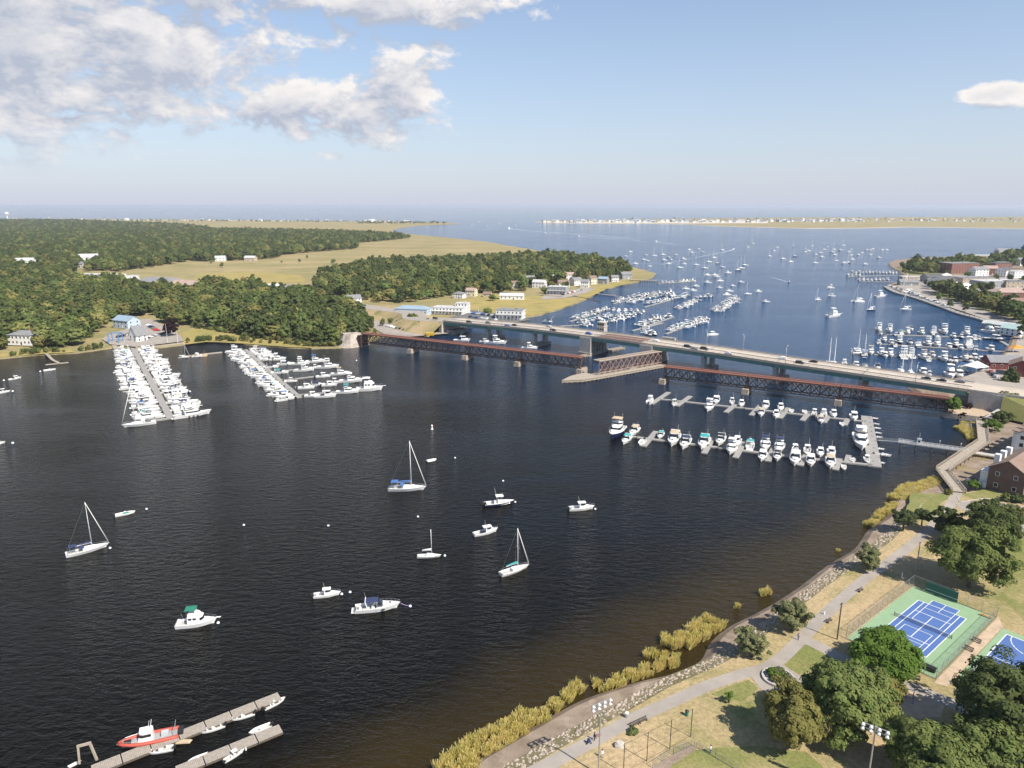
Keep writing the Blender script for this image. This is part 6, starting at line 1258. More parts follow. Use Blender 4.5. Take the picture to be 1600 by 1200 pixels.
# riprap
def rocks():
    V = []; F = []; base = np.array([(1, 0, -.2), (.3, .9, -.1), (-.8, .6, -.2), (-.8, -.6, -.1), (.3, -.9, -.2), (.4, .1, .7), (-.4, .3, .65), (-.2, -.4, .7)]); faces = [(0, 1, 5), (1, 6, 5), (1, 2, 6), (2, 3, 6), (3, 7, 6), (3, 4, 7), (4, 5, 7), (4, 0, 5), (5, 6, 7)]
    line_ = [Vector((p.x, p.y, 0)) for p in grass_edge]
    for i in range(len(line_) - 1):
        a, b = line_[i], line_[i + 1]; n_ = int((b - a).length * 9)
        for _ in range(n_):
            t = nr.random(); w_ = nr.random() ** .8; p = a.lerp(b, t) + Vector((-3.0, 2.65, 0)) * w_ ; z = 2.45 - w_ * 1.2; s = nr.uniform(.18, .5) * (1.3 if nr.random() < .12 else 1)
            an = nr.uniform(0, 6.28); q = base * nr.uniform(.75, 1.25, base.shape) * s; x = q[:, 0] * math.cos(an) - q[:, 1] * math.sin(an); y = q[:, 0] * math.sin(an) + q[:, 1] * math.cos(an)
            o_ = len(V); V += list(zip(x + p.x, y + p.y, q[:, 2] * .8 + z)); F += [(f[0] + o_, f[1] + o_, f[2] + o_) for f in faces]
    m = mat('riprap_stone', (.33, .265, .205), .95, var=(.9, .45), coords='World', col2=(.50, .42, .34))
    o = bpy.data.objects.new('riprap', npmesh('riprap', V, F, m)); C.objects.link(o); tag(o, kind='stuff')
rocks()
# short side fields: jetty on the left bank, quay edges of the town
jt = thing('private_jetty', 'bent timber jetty ending in a T below the white house', 'jetty', (0, 0, 0)); strip(W([(72, 552), (82, 562), (92, 567)], 1.0), 1.8, 1.0, .25).build('walkway', M_wood, jt); strip(W([(71, 569.5), (107, 566)], .6), 2.0, .6, .4).build('float', M_wood, jt)
for x, y in ((75, 556), (82, 562), (90, 566)):
    for s in (-1, 1): MB().tube([(s, 0, -1), (s, 0, 1.2)], .12, 6).build('pile', M_pile, jt).location = P(x, y, 0)
# ------------------------------------------------------------------ buildings
WALLS = {'white': mat('white_clapboard', (.72, .71, .68), .7, var=(.3, .06)), 'cream': mat('cream_clapboard', (.62, .55, .40), .75, var=(.3, .06)), 'grey': mat('grey_shingle', (.27, .28, .29), .85, var=(.6, .15)), 'blue': mat('pale_blue_siding', (.42, .50, .58), .7, var=(.3, .06)), 'brick': mat('red_brick', (.20, .085, .06), .85, var=(.8, .25), bump=(6, .3)), 'brown': mat('brown_brick', (.135, .082, .062), .85, var=(.6, .22), bump=(5, .3)), 'red': mat('barn_red_clapboard', (.17, .04, .035), .8, var=(.5, .15)), 'tan': mat('tan_stucco', (.45, .37, .28), .85, var=(.3, .1))}
ROOFS = {'grey': mat('grey_asphalt_shingle', (.20, .20, .205), .9, var=(.5, .18), bump=(4, .3)), 'pale': mat('pale_membrane_roof', (.46, .46, .45), .85, var=(.2, .12)), 'brown': mat('brown_shingle', (.21, .145, .11), .9, var=(.4, .2), bump=(4, .3)), 'dark': mat('dark_slate_roof', (.085, .085, .09), .85, var=(.5, .2)), 'blue': mat('blue_grey_metal_roof', (.25, .33, .40), .6, var=(.3, .1)), 'turq': mat('pale_green_copper_roof', (.36, .48, .45), .6, var=(.3, .1)), 'pink': mat('pinkish_shingle', (.36, .26, .22), .9, var=(.4, .15))}
M_frame = mat('white_window_frame', (.75, .74, .72), .6)
WIN = {}
def win_part(w, h, n_, rot, loc):
    key = (round(w, 1), round(h, 1))
    if key not in WIN: WIN[key] = (MB().box((0, 0, 0), (w + .24, .08, h + .24)).mesh('window', M_frame), MB().box((0, -.05, 0), (w, .05, h)).mesh('pane', M_glass))
    a, b = WIN[key]; return Part('window', a, [Part('pane', b)], loc, (0, 0, rot))
def building(name, label, loc, w, d, h, rz, wall='white', roof='grey', kind='gable', floors=2, nx=4, nd=2, pitch=.55, chimney=0, door=True, group=None, cat='house', porch=False, ww=1.1, wh=1.4, recess=None):
    """ridge along local X; -Y long side and -X / +X gable ends carry windows"""
    ps = []; mw = WALLS[wall]; mr = ROOFS[roof]; rh = pitch * d / 2 if kind == 'gable' else (.4 * d / 2 if kind == 'hip' else 0); mb = MB()
    if kind == 'gable':
        e = [(-d / 2, -.5), (d / 2, -.5), (d / 2, h), (0, h + rh), (-d / 2, h)]; mb.loft([[(x, y, z) for y, z in e] for x in (-w / 2, w / 2)]); ps.append(Part('wall', mb.mesh('wall', mw)))
        ov, t = .45, .28; rb = MB()
        for s in (-1, 1):
            sl = rh / (d / 2); y0, z0 = s * (d / 2 + ov), h - ov * sl; rb.loft([[(x, y0, z0 + .04), (x, 0, h + rh + .04), (x, 0, h + rh + t), (x, y0, z0 + t)] for x in (-w / 2 - ov, w / 2 + ov)])
    elif kind == 'hip':
        mb.box((0, 0, h / 2 - .25), (w, d, h + .5)); ps.append(Part('wall', mb.mesh('wall', mw))); ov = .5; rb = MB(); k = max(.1, w / 2 - d / 2)
        rb.add([(-w / 2 - ov, -d / 2 - ov, h), (w / 2 + ov, -d / 2 - ov, h), (w / 2 + ov, d / 2 + ov, h), (-w / 2 - ov, d / 2 + ov, h), (-k, 0, h + rh), (k, 0, h + rh)], [(0, 1, 5, 4), (1, 2, 5), (2, 3, 4, 5), (3, 0, 4), (3, 2, 1, 0)])
    else:
        mb.box((0, 0, h / 2 - .25), (w, d, h + .5)); ps.append(Part('wall', mb.mesh('wall', mw))); rb = MB(); rb.box((0, 0, h + .12), (w + .5, d + .5, .24))
        rb.box((w * .2, d * .1, h + .7), (2.2, 1.8, .9)); rb.box((-w * .25, -d * .1, h + .55), (1.4, 1.4, .6))
    rsub = []
    for c in range(chimney): rsub.append(Part('chimney', MB().box((w * (.28 - .5 * c), .6, h + rh + .4), (.9, .9, 2.6)).mesh('chimney', WALLS['brick'] if wall != 'brown' else WALLS['white'])))
    ps.append(Part('roof', rb.mesh('roof', mr), rsub)); fh = h / floors
    for f in range(floors):
        z = fh * (f + .55)
        for i in range(nx):
            x = -w / 2 + w * (i + .5) / nx
            if door and f == 0 and i == nx // 2: continue
            ps.append(win_part(ww, wh, 0, 0, (x, -d / 2 - .04, z)))
        for s in (-1, 1):
            for i in range(nd): ps.append(win_part(ww, wh, 0, s * math.pi / 2, (s * (w / 2 + .04), -d / 2 + d * (i + .5) / nd, z)))
    if door:
        x = -w / 2 + w * (nx // 2 + .5) / nx; ps.append(Part('door', MB().box((x, -d / 2 - .05, 1.05), (1.1, .1, 2.1)).mesh('door', M_navy if wall == 'white' else M_frame), [Part('handle', MB().box((x + .4, -d / 2 - .12, 1.05), (.1, .06, .1)).mesh('handle', M_galv))]))
    if porch:
        pb = MB(); pb.box((0, -d / 2 - 1.4, fh + .1), (w, 2.8, .2)); ps.append(Part('porch_roof', pb.mesh('porch_roof', mr)))
        for i in range(nx + 1): ps.append(Part('porch_post', MB().box((-w / 2 + .2 + (w - .4) * i / nx, -d / 2 - 2.6, fh / 2), (.22, .22, fh)).mesh('porch_post', M_frame)))
    return put(ps, name, label, cat, loc, rz, group)
HOUSES = []                                             # footprints kept free of trees
def B(px, py, z, w, d, h, rot, wall, roof, label, name='house', **k):
    p = P(px, py, z); p = p + Vector((p.x, p.y, 0)).normalized() * d * .45; HOUSES.append((p.x, p.y, max(w, d) * .62 + 3)); k.setdefault('cat', 'house' if 'house' in name else 'building')
    return building(name, label, p, w, d, h, R(rot), wall, roof, **k)
G = .85
B(552, 476, 1, 15, 11, 6.5, 25, 'white', 'grey', 'white gabled house with grey roof beside the left approach road', chimney=1)
B(515, 474, 1, 13, 10, 6, 20, 'brick', 'pale', 'brick house with pale flat roof at the wood edge near the road', kind='flat')
B(646, 492, 1.4, 32, 13, 5.5, -14, 'blue', 'blue', 'long pale blue restaurant wing with low hipped roof by the bridge approach', 'restaurant', kind='hip', nx=9, nd=3, floors=1)
B(703, 491, 1.2, 30, 15, 6, -14, 'white', 'pale', 'long white two storey waterfront restaurant with rows of windows', 'restaurant', kind='flat', nx=9, nd=4, porch=True)
B(723, 489, 1.2, 12, 10, 9, -14, 'white', 'pale', 'white upper block at the end of the long waterfront restaurant', 'restaurant', kind='flat', nx=4, nd=3, floors=3)
B(798, 499, 1, 24, 15, 8, -12, 'white', 'grey', 'white two storey restaurant with covered galleries over the marsh', 'restaurant', kind='flat', nx=7, nd=4, porch=True)
B(718, 466, 1, 12, 10, 5, -20, 'white', 'grey', 'white cottage with hipped grey roof at the marsh edge', kind='hip'); B(737, 463, 1, 11, 9, 6.5, -20, 'cream', 'pink', 'cream house with pinkish roof beside the hipped cottage', chimney=1)
B(762, 464, 1, 9, 7, 3.5, -10, 'tan', 'brown', 'low brown shed under the big tree by the marsh', 'shed', floors=1, nx=2)
for i, (x, y, w, d, h, rot, wa, ro, lab) in enumerate([(828, 447, 11, 10, 10, 10, 'white', 'grey', 'tall narrow white house among trees on the point'), (843, 450, 16, 10, 7, -20, 'white', 'pale', 'wide white house with pale roof on the point'), (806, 450, 12, 9, 6, 15, 'white', 'brown', 'white house with brown roof half hidden by trees'), (900, 446, 12, 10, 7, 30, 'white', 'grey', 'white gabled house behind the grey boathouse'), (914, 449, 10, 9, 7, -15, 'white', 'grey', 'small white gabled house nearest the creek'), (925, 444, 10, 9, 8, 30, 'cream', 'brown', 'pale yellow gabled house on the point'), (943, 443, 12, 9, 6, -25, 'grey', 'blue', 'blue grey house with metal roof on the point'), (977, 436, 15, 11, 6.5, 20, 'grey', 'grey', 'grey shingled house next to the copper beech'), (890, 438, 12, 9, 8, 15, 'white', 'pink', 'white house with pink gable behind the row'), (865, 440, 12, 9, 6, -10, 'white', 'pale', 'white low house in the middle of the village'), (700, 427, 14, 10, 6, 10, 'tan', 'pink', 'house with pinkish roof deep in the point woods'), (598, 436, 15, 10, 6, -10, 'white', 'blue', 'blue roofed house in the trees by the field'), (960, 440, 10, 8, 6, 10, 'white', 'grey', 'white cottage left of the grey shingled house'), (880, 449, 14, 10, 6, 12, 'cream', 'brown', 'cream house behind the big grey boathouse')]):
    B(x, y, 1, w, d, h, rot, wa, ro, lab, chimney=i % 2)
B(872, 460, 1, 22, 14, 8.5, -18, 'grey', 'pale', 'big grey two storey boathouse with wide galleries on the creek', 'boathouse', kind='flat', nx=6, nd=3, porch=True, cat='building')
B(800, 468, 1, 26, 9, 4, -8, 'white', 'pale', 'low white boatyard shed row at the marsh edge', 'boatyard_shed', floors=1, nx=6, cat='building')
# left bank
B(217, 533, 1.6, 9, 9, 4.4, 60, 'white', 'grey', 'white steep gabled clubhouse at the head of the walkway dock', 'clubhouse', pitch=1.5, nx=2, nd=2, cat='building')
B(199, 512, 1.5, 18, 12, 6, -25, 'blue', 'blue', 'blue roofed boathouse behind the clubhouse car park', 'boathouse', nx=4, cat='building')
B(42, 538, 2, 19, 13, 7, -8, 'white', 'grey', 'white house with hipped grey roof and tall chimney on the left bank', kind='hip', chimney=1, nx=6)
for x, y, w, d, h, rot, wa, ro, kd, lab in [(155, 437, 62, 30, 6, -6, 'white', 'pale', 'flat', 'long low pale roofed warehouse in the woods'), (202, 440, 24, 16, 7, 20, 'white', 'pale', 'flat', 'square white building at the end of the warehouse'), (250, 448, 55, 26, 6, -8, 'brick', 'grey', 'hip', 'wide brick school-like building with grey hipped roof by the field'), (291, 453, 30, 18, 6, -15, 'white', 'pink', 'gable', 'pale building with pinkish roof at the field corner'), (40, 416, 28, 16, 9, 15, 'white', 'pale', 'gable', 'white gabled barn roof deep in the left woods'), (68, 413, 40, 16, 7, 0, 'tan', 'pale', 'flat', 'long pale roof next to the gabled barn'), (140, 411, 30, 20, 10, 20, 'white', 'pale', 'gable', 'tall white gabled building in the left woods'), (128, 418, 20, 12, 6, -20, 'white', 'grey', 'gable', 'small white house in front of the tall gabled building'), (345, 408, 18, 12, 6, 10, 'white', 'pale', 'gable', 'white farmhouse at the far edge of the field'), (392, 408, 20, 12, 6, -10, 'tan', 'pale', 'gable', 'tan farmhouse at the far edge of the field'), (428, 455, 14, 9, 6, 20, 'white', 'pale', 'gable', 'pale roofed house in the near woods by the field'), (448, 456, 10, 8, 6, -10, 'white', 'grey', 'gable', 'small white house next to the pale roofed one')]:
    B(x, y, 1, w, d, h, rot, wa, ro, lab, 'building', kind=kd, nx=max(3, int(w / 5)), nd=3)
# town on the right bank
ZT_ = 1.3
for x, y, w, d, h, rot, wa, ro, kd, fl, lab in [(1496, 427, 48, 26, 15, 12, 'brick', 'grey', 'flat', 4, 'tall four storey brick mill block in the town'), (1471, 450, 32, 20, 8, 30, 'white', 'dark', 'gable', 2, 'long hall with dark gabled roof on the town waterfront'), (1520, 445, 44, 20, 9, 5, 'tan', 'grey', 'flat', 2, 'grey roofed shop block with green front'), (1552, 449, 50, 22, 8, 8, 'grey', 'pale', 'flat', 2, 'low grey shop block with pale roof'), (1578, 470, 42, 20, 9, -4, 'brick', 'pink', 'hip', 2, 'brick customs building with hipped pinkish roof'), (1528, 431, 22, 14, 9, 10, 'white', 'grey', 'gable', 3, 'white gabled row house behind the shops'), (1545, 429, 18, 13, 9, -15, 'brick', 'pink', 'gable', 3, 'brick gabled house behind the shops'), (1567, 433, 20, 14, 10, 35, 'white', 'dark', 'gable', 3, 'white gabled house with dark roof in the town'), (1593, 434, 30, 16, 9, 5, 'white', 'pale', 'flat', 2, 'long white block at the town edge'), (1535, 406, 75, 26, 8, -4, 'tan', 'pale', 'flat', 2, 'very long pale waterfront plant on the headland'), (1567, 400, 30, 16, 10, 5, 'white', 'grey', 'gable', 2, 'white gabled building on the headland above the plant'), (1430, 437, 40, 14, 4, -4, 'tan', 'pale', 'flat', 1, 'low tan waterfront shed on the headland'), (1418, 446, 22, 12, 4, -10, 'grey', 'grey', 'gable', 1, 'low grey boat shed by the distant basin'), (1455, 440, 24, 14, 6, 10, 'grey', 'dark', 'gable', 2, 'grey gabled boat shop beside the dark roofed hall'), (1590, 486, 24, 14, 8, 0, 'brick', 'brown', 'gable', 2, 'brick house behind the waterfront park'), (1562, 420, 30, 14, 9, 10, 'brick', 'dark', 'hip', 3, 'brick house with dark hipped roof among trees'), (1600, 415, 30, 14, 9, 10, 'white', 'grey', 'gable', 3, 'white house among trees on the right hill'), (1585, 450, 26, 14, 8, -10, 'tan', 'grey', 'flat', 2, 'tan shop block between the grey block and customs building')]:
    B(x, y, ZT_, w, d, h, rot, wa, ro, lab, 'building', kind=kd, floors=fl, nx=max(3, int(w / 4.5)), nd=4)
B(1583, 524, ZT_, 15, 11, 5, -62, 'white', 'turq', 'waterfront building with pale turquoise gabled roof by the ramp float', 'harbour_building', nx=4, cat='building'); B(1560, 514, ZT_, 22, 8, 3.5, -50, 'grey', 'pale', 'low grey roofed boat house along the town quay', 'quay_shed', floors=1, cat='building')
B(1568, 577, ZT_, 22, 12, 4.5, -8, 'red', 'grey', 'low red building with grey roof beside the town marina', 'harbour_shop', floors=1, nx=5, cat='building'); B(1593, 588, ZT_, 14, 12, 6.5, 55, 'red', 'brown', 'dark red gabled shop with white door by the road', 'harbour_shop', nx=3, cat='building')
# brick townhouse by the park
ba, bb = P(1540, 763, 2.5), P(1597, 778, 2.5); gm = (ba + bb) / 2; gdir = (bb - ba).normalized(); rid = Vector((-gdir.y, gdir.x, 0)); wd = (bb - ba).length
HOUSES.append((gm.x + rid.x * 12, gm.y + rid.y * 12, 18))
bh = building('brick_townhouse', 'dark brick townhouse with brown shingle roof and white chimneys by the boardwalk', gm + rid * 13, 26, wd, 8.2, math.atan2(rid.y, rid.x), 'brown', 'brown', 'gable', 2, 4, 2, .62, 0, False, ww=1.1, wh=1.3)
lx = lambda x, y, z: (x, y, z)
for i, x in enumerate((-7.5, -2.0, 4)): MB().box((x, wd / 2 - .6, 6.9), (1.9, 1.7, 9.8)).build('chimney_stack', WALLS['white'], bh)
MB().box((-9, wd / 2 + 1.3, 3.0), (6, 2.6, 6.0)).build('white_bay', WALLS['white'], bh)
for i in range(4): MB().box((-13.0 + .0, wd / 2 + .6 + i * 1.7, 1.0), (.15, 1.2, 2.0)).build('patio_screen', WALLS['white'], bh)
tw = P(1590, 700, 3); HOUSES.append((tw.x + 8, tw.y + 10, 18))
wt = building('white_townhouse', 'white townhouse row with brown roofs and stepped balconies beside the boardwalk', tw + rid * 6 + gdir * 8, 34, 13, 9, math.atan2(rid.y, rid.x), 'white', 'brown', 'gable', 3, 8, 3, .55, 0, False, ww=1.3, wh=1.5)
for i in range(5): MB().box((-13 + i * 6, 7.3, 4.5), (3.2, 1.8, 9.0)).build('stair_tower', WALLS['white'], wt); MB().box((-13 + i * 6, 7.6, 9.2), (3.6, 2.4, .3)).build('tower_roof', ROOFS['brown'], wt)
for i in range(4): MB().box((-10 + i * 6, 7.5, 3.2), (2.4, 1.6, .2)).build('balcony', M_wh, wt)
# island beach houses
r_ = random.Random(31)
hm_ = []
for wc in ('white', 'grey', 'cream', 'white', 'blue'):
    m1 = MB(); m1.box((0, 0, 3), (14, 10, 7)); m2 = MB(); m2.loft([[(x, -5.6, 6.4), (x, 0, 9.6), (x, 5.6, 6.4)] for x in (-7.5, 7.5)]); hm_.append([Part('wall', m1.mesh('wall', WALLS[wc])), Part('roof', m2.mesh('roof', ROOFS[r_.choice(['grey', 'pale', 'brown'])]))])
for i in range(210):
    t = r_.random(); x = 850 + 500 * t ** 1.15; y = 347.3 - 1.3 * r_.random() - (x - 850) * .0045 + (2.0 if r_.random() < .2 and x > 980 else .8)
    put(hm_[i % 5], 'beach_house', 'little beach house in the crowded strip on the barrier island', 'house', P(x, y, 1), r_.uniform(-.6, .6), 'beach houses on the barrier island', r_.uniform(1.0, 1.7))
for i in range(40):
    x = 1350 + 260 * r_.random(); put(hm_[i % 5], 'beach_house', 'lone house on the marshy end of the barrier island', 'house', P(x, 346 + r_.uniform(-4, 1), 1), r_.uniform(-.6, .6), 'scattered houses on the island marsh', r_.uniform(.7, 1.2))
for i in range(46):
    x = -60 + 740 * r_.random(); put(hm_[i % 5], 'beach_house', 'distant pale house along the far beach behind the marsh', 'house', P(x, 342.9 + max(0, x) * .0062 + r_.uniform(-.3, .3), 1), r_.uniform(-.6, .6), 'houses along the far beach', r_.uniform(.8, 1.7))
o = thing('water_tower', 'pale water tower on the far horizon above the left woods', 'water tower', P(12, 343.5, 1), 0)
MB().lathe([(3, 0), (2.4, 30), (4, 34)], 12).build('stem', M_gel, o); MB().lathe([(4, 33), (12, 40), (13, 46), (8, 52), (1, 54)], 14).build('tank', M_gel, o)
o = thing('beach_light_tower', 'thin light tower above the barrier island houses', 'tower', P(975, 345, 1), 0); MB().lathe([(3, 0), (2, 22)], 10).build('shaft', WALLS['white'], o); MB().lathe([(2.6, 22), (2.6, 25), (.2, 28)], 10).build('lantern', M_black, o)
# tents and umbrellas on the town wharf
def tent(px, py, w, d, h, lab, m, z=ZT_, rz=0):
    o = thing('party_tent', lab, 'tent', P(px, py, z), R(rz)); mb = MB(); mb.add([(-w / 2, -d / 2, h), (w / 2, -d / 2, h), (w / 2, d / 2, h), (-w / 2, d / 2, h), (0, 0, h + min(w, d) * .38)], [(0, 1, 4), (1, 2, 4), (2, 3, 4), (3, 0, 4)]); mb.build('canopy', m, o)
    for x in (-1, 1):
        for y in (-1, 1): MB().box((x * w * .47, y * d * .47, h / 2), (.12, .12, h)).build('pole', M_alu, o)
tent(1524, 580, 11, 9, 3.2, 'large white canopy tent beside the town marina', M_white_c, ZT_, 20); tent(1541, 572, 6, 6, 3, 'bright orange canopy nearer the white tent', M_orange); tent(1551, 573, 6, 6, 3, 'bright orange canopy by the red shop', M_orange); tent(1588, 550, 9, 6, 3, 'amber canopy over a stall on the town wharf', mat('amber_canvas', (.60, .25, .04), .85)); tent(1508, 455, 26, 16, 4, 'big white marquee in the town park', M_white_c); tent(1478, 433, 12, 8, 3, 'small white marquee by the mill block', M_white_c)
# paved yards
for g, m, z, nm in [([(160, 530), (172, 538), (212, 542), (287, 533), (282, 524), (262, 512), (236, 498), (205, 500), (196, 515), (168, 522)], M_asph, 1.55, 'car_park'), ([(600, 522), (640, 526), (700, 521), (712, 515), (690, 510), (640, 507), (610, 504), (585, 500), (575, 508)], M_asph, 1.4, 'car_park'), ([(700, 497), (740, 503), (800, 505), (830, 499), (780, 490), (735, 484)], M_asphd, 1.3, 'car_park'), ([(845, 468), (880, 466), (915, 458), (930, 452), (915, 449), (880, 456), (850, 461)], M_asph, 1.2, 'village_road'), ([(1400, 446), (1432, 461), (1475, 477), (1530, 495), (1566, 506), (1592, 520), (1585, 545), (1560, 560), (1530, 580), (1500, 592), (1530, 600), (1700, 600), (1700, 440), (1560, 430), (1440, 430)], M_asph, 1.36, 'town_pavement')]:
    struct(nm, polysheet(W(g, z), z), m)
# timber quay wall of the clubhouse
strip(W([(212, 543), (250, 540.5), (288, 535)], 1.5), 2.2, 1.62, 2.2).build('deck', M_wood, thing('quay_deck', 'pale timber quay deck in front of the clubhouse', 'quay', (0, 0, 0)))
strip(W([(176, 532), (181, 544)], 1.4), 3.0, 1.2, .6).build('deck', M_wood, thing('boat_ramp', 'short timber slip beside the blue travel lift', 'ramp', (0, 0, 0)))
o = thing('travel_lift', 'blue steel boat travel lift on the clubhouse yard', 'boat lift', P(181, 534, 1.6), R(10)); bl_ = mat('lift_blue', (.08, .22, .45), .5)
for x in (-3.5, 3.5):
    for y in (-4, 4): MB().box((x, y, 3), (.5, .5, 6)).build('leg', bl_, o)
    MB().box((x, 0, 6.1), (.6, 9, .6)).build('top_beam', bl_, o)
MB().box((0, 4, 6.1), (7, .6, .6)).build('cross_beam', bl_, o)
for x, h in ((262, 14), (278, 9)):
    o = thing('flagpole', f'white {"tall" if h > 10 else "short"} flagpole on the clubhouse quay', 'flagpole', P(x, 536, 1.6), 0); MB().tube([(0, 0, 0), (0, 0, h)], .12, 6, .06).build('pole', M_gel, o); MB().lathe([(.02, h), (.16, h + .15), (.02, h + .3)], 8).build('finial', M_yel, o)
# ------------------------------------------------------------------ cars
def car_parts(L=4.6, Wd=1.85, H=1.5, kind='car'):
    prof = [(-L / 2, .35), (-L / 2, .85), (-L * .36, .95), (-L * .27, H - .05), (L * .08, H), (L * .24, .98), (L * .46, .85), (L / 2, .6), (L / 2, .35)]
    if kind == 'suv': prof = [(-L / 2, .4), (-L / 2, 1.0), (-L * .47, H + .15), (L * .10, H + .2), (L * .25, 1.05), (L * .47, .95), (L / 2, .7), (L / 2, .4)]
    body = MB(); body.loft([[(x, y * Wd / 2 * (.86 if z > 1.1 else 1), z) for x, z in prof] for y in (-1, 1)])
    g = MB(); z1 = H - .08 + (.18 if kind == 'suv' else 0); g.loft([[(-L * .34 if kind != 'suv' else -L * .44, y, 1.0), (-L * .27 if kind != 'suv' else -L * .43, y * .9, z1), (L * .085, y * .9, z1), (L * .215, y, 1.02)] for y in (-Wd * .475, Wd * .475)])
    wh = MB(); wh.tube([(0, -.12, 0), (0, .12, 0)], .34, 10); rim = MB().tube([(0, -.13, 0), (0, .13, 0)], .19, 8).mesh('rim', M_galv); wm = wh.mesh('wheel', M_black)
    lt = MB().box((0, 0, 0), (.1, .35, .16)).mesh('headlight', M_gel)
    return [Part('body', body.mesh('body', M_gel)), Part('windows', g.mesh('windows', M_glass))] + [Part('wheel', wm, [Part('rim', rim)], (x, y, .34)) for x in (-L * .3, L * .31) for y in (-Wd / 2 + .06, Wd / 2 - .06)] + [Part('headlight', lt, [], (L / 2 - .02, y, .68)) for y in (-.6, .6)]
CAR = {'car': car_parts(), 'suv': car_parts(4.8, 1.95, 1.6, 'suv')}
PAINT = {n: mat(n + '_car_paint', c, .3) for n, c in {'white': (.75, .75, .74), 'black': (.015, .015, .018), 'silver': (.42, .43, .44), 'red': (.35, .03, .025), 'blue': (.04, .09, .25), 'grey': (.13, .135, .14)}.items()}
r_ = random.Random(9)
def car(loc, rz, col, lab, group, kind=None): return put(CAR[kind or r_.choice(['car', 'suv'])], 'car', lab, 'car', loc, rz, group, None, {'body': PAINT[col]})
lanes = [(24, 4.4, 'black', 0), (41, 7.8, 'grey', 0), (62, 4.5, 'blue', 0), (66, 8.2, 'black', 0), (104, 4.4, 'black', 0), (132, 7.6, 'blue', 0), (205, 8.0, 'black', 0), (211, 4.5, 'grey', 0), (216, 8.2, 'black', 0), (233, 4.6, 'silver', 0), (262, 13, 'white', 1), (274, 7.9, 'black', 0), (279, 16.4, 'black', 1), (337, 13.2, 'black', 1), (344, 13.4, 'black', 1), (352, 16.6, 'grey', 1), (-14, 6, 'black', 0), (92, 16.2, 'silver', 1), (180, 13, 'white', 1)]
for i, (s, n_, col, back) in enumerate(sorted(lanes)): car(hw(s, n_, .02), HA + (math.pi if back else 0), col, f'{col} car on the road bridge, {ordinal(i)} counted from the left bank', 'cars on the road bridge')
def lot(x0, y0, x1, y1, n_, z, rz, lab, group, jit=.2):
    for i in range(n_):
        t = i / max(1, n_ - 1); p = P(x0 + (x1 - x0) * t, y0 + (y1 - y0) * t, z); col = r_.choice(['white', 'black', 'silver', 'grey', 'blue', 'red', 'black', 'silver'])
        car(p, R(rz) + r_.uniform(-.08, .08), col, f'{col} car {lab}, {ordinal(i)} from the river end', group)
lot(186, 527, 203, 524, 7, 1.58, 70, 'in the front row at the travel lift', 'cars parked at the clubhouse'); lot(226, 530, 262, 520, 9, 1.58, 60, 'in the row behind the clubhouse', 'cars parked at the clubhouse'); lot(232, 509, 246, 517, 6, 1.58, 20, 'along the woods side of the clubhouse lot', 'cars parked at the clubhouse')
lot(606, 510, 632, 516, 6, 1.42, 60, 'in the lot below the left approach', 'cars parked below the approach'); lot(643, 517, 664, 521, 5, 1.42, -10, 'near the yellow skip', 'cars parked below the approach'); lot(735, 490, 790, 496, 16, 1.32, 70, 'in the rear row of the restaurant lot', 'cars parked at the restaurants'); lot(735, 496, 775, 501, 10, 1.32, 70, 'in the front row of the restaurant lot', 'cars parked at the restaurants'); lot(880, 461, 908, 454, 9, 1.22, 60, 'on the village landing', 'cars parked on the village landing'); lot(1440, 441, 1460, 447, 7, 1.38, 60, 'behind the town boardwalk shed', 'cars parked in the town'); lot(1512, 460, 1560, 466, 16, 1.38, 80, 'in the town square lot', 'cars parked in the town'); lot(1545, 580, 1556, 590, 5, 1.38, 40, 'behind the orange canopies', 'cars parked in the town'); lot(1582, 468, 1600, 480, 6, 1.38, 80, 'beside the customs building', 'cars parked in the town')
o = thing('yellow_skip', 'yellow dumpster container beside the left bank riprap', 'skip', P(672, 524, 1.4), R(-10)); MB().box((0, 0, 1.0), (6, 2.4, 1.9), taper=1.08).build('body', mat('yellow_steel', (.60, .36, .03), .6, var=(1, .15)), o); MB().box((0, 0, 2.0), (6.6, 2.7, .12)).build('lid', M_yel, o)
boat('lobster_boat', P(722, 533), R(-10), 'white lobster boat tied between the two bridges near left bank', None, 13); boat('flybridge', P(776, 537), R(-12), 'white charter boat between the bridges beside its smaller twin', None, 16, 'white'); boat('pilothouse', P(758, 535), R(-12), 'small white cabin boat between the bridges at the charter boat stern', None, 9); boat('flybridge', P(828, 545), R(-12), 'white cruiser between the bridges nearest the channel', None, 12, 'white')
# pier of the point, and little marsh jetties
o = thing('timber_pier', 'dark timber pile pier off the tip of the village point', 'pier', (0, 0, 0)); pa, pb = P(985, 437, 2.5), P(1027, 438, 2.5); strip([pa, pb], 6, 2.6, .5).build('deck', M_wood, o)
for i in range(12):
    for s in (-2.5, 2.5): MB().tube([(0, s, -3.5), (0, s, 0)], .3, 6).build('pile', M_woodd, o).location = pa.lerp(pb, i / 11)
for q, lab in (([(895, 462), (940, 470)], 'thin dark jetty over the golden marsh by the landing'), ([(845, 461), (880, 464)], 'dark timber bulkhead at the village landing'), ([(780, 503), (830, 506)], 'dark dock under the bridge side restaurant'), ([(935, 459), (965, 463)], 'pale jetty leading to the village floats')): strip(W(q, 1.2), 2, 1.2, .4).build('deck', M_woodd if 'dark' in lab else M_floatg, thing('jetty', lab, 'jetty', (0, 0, 0)))
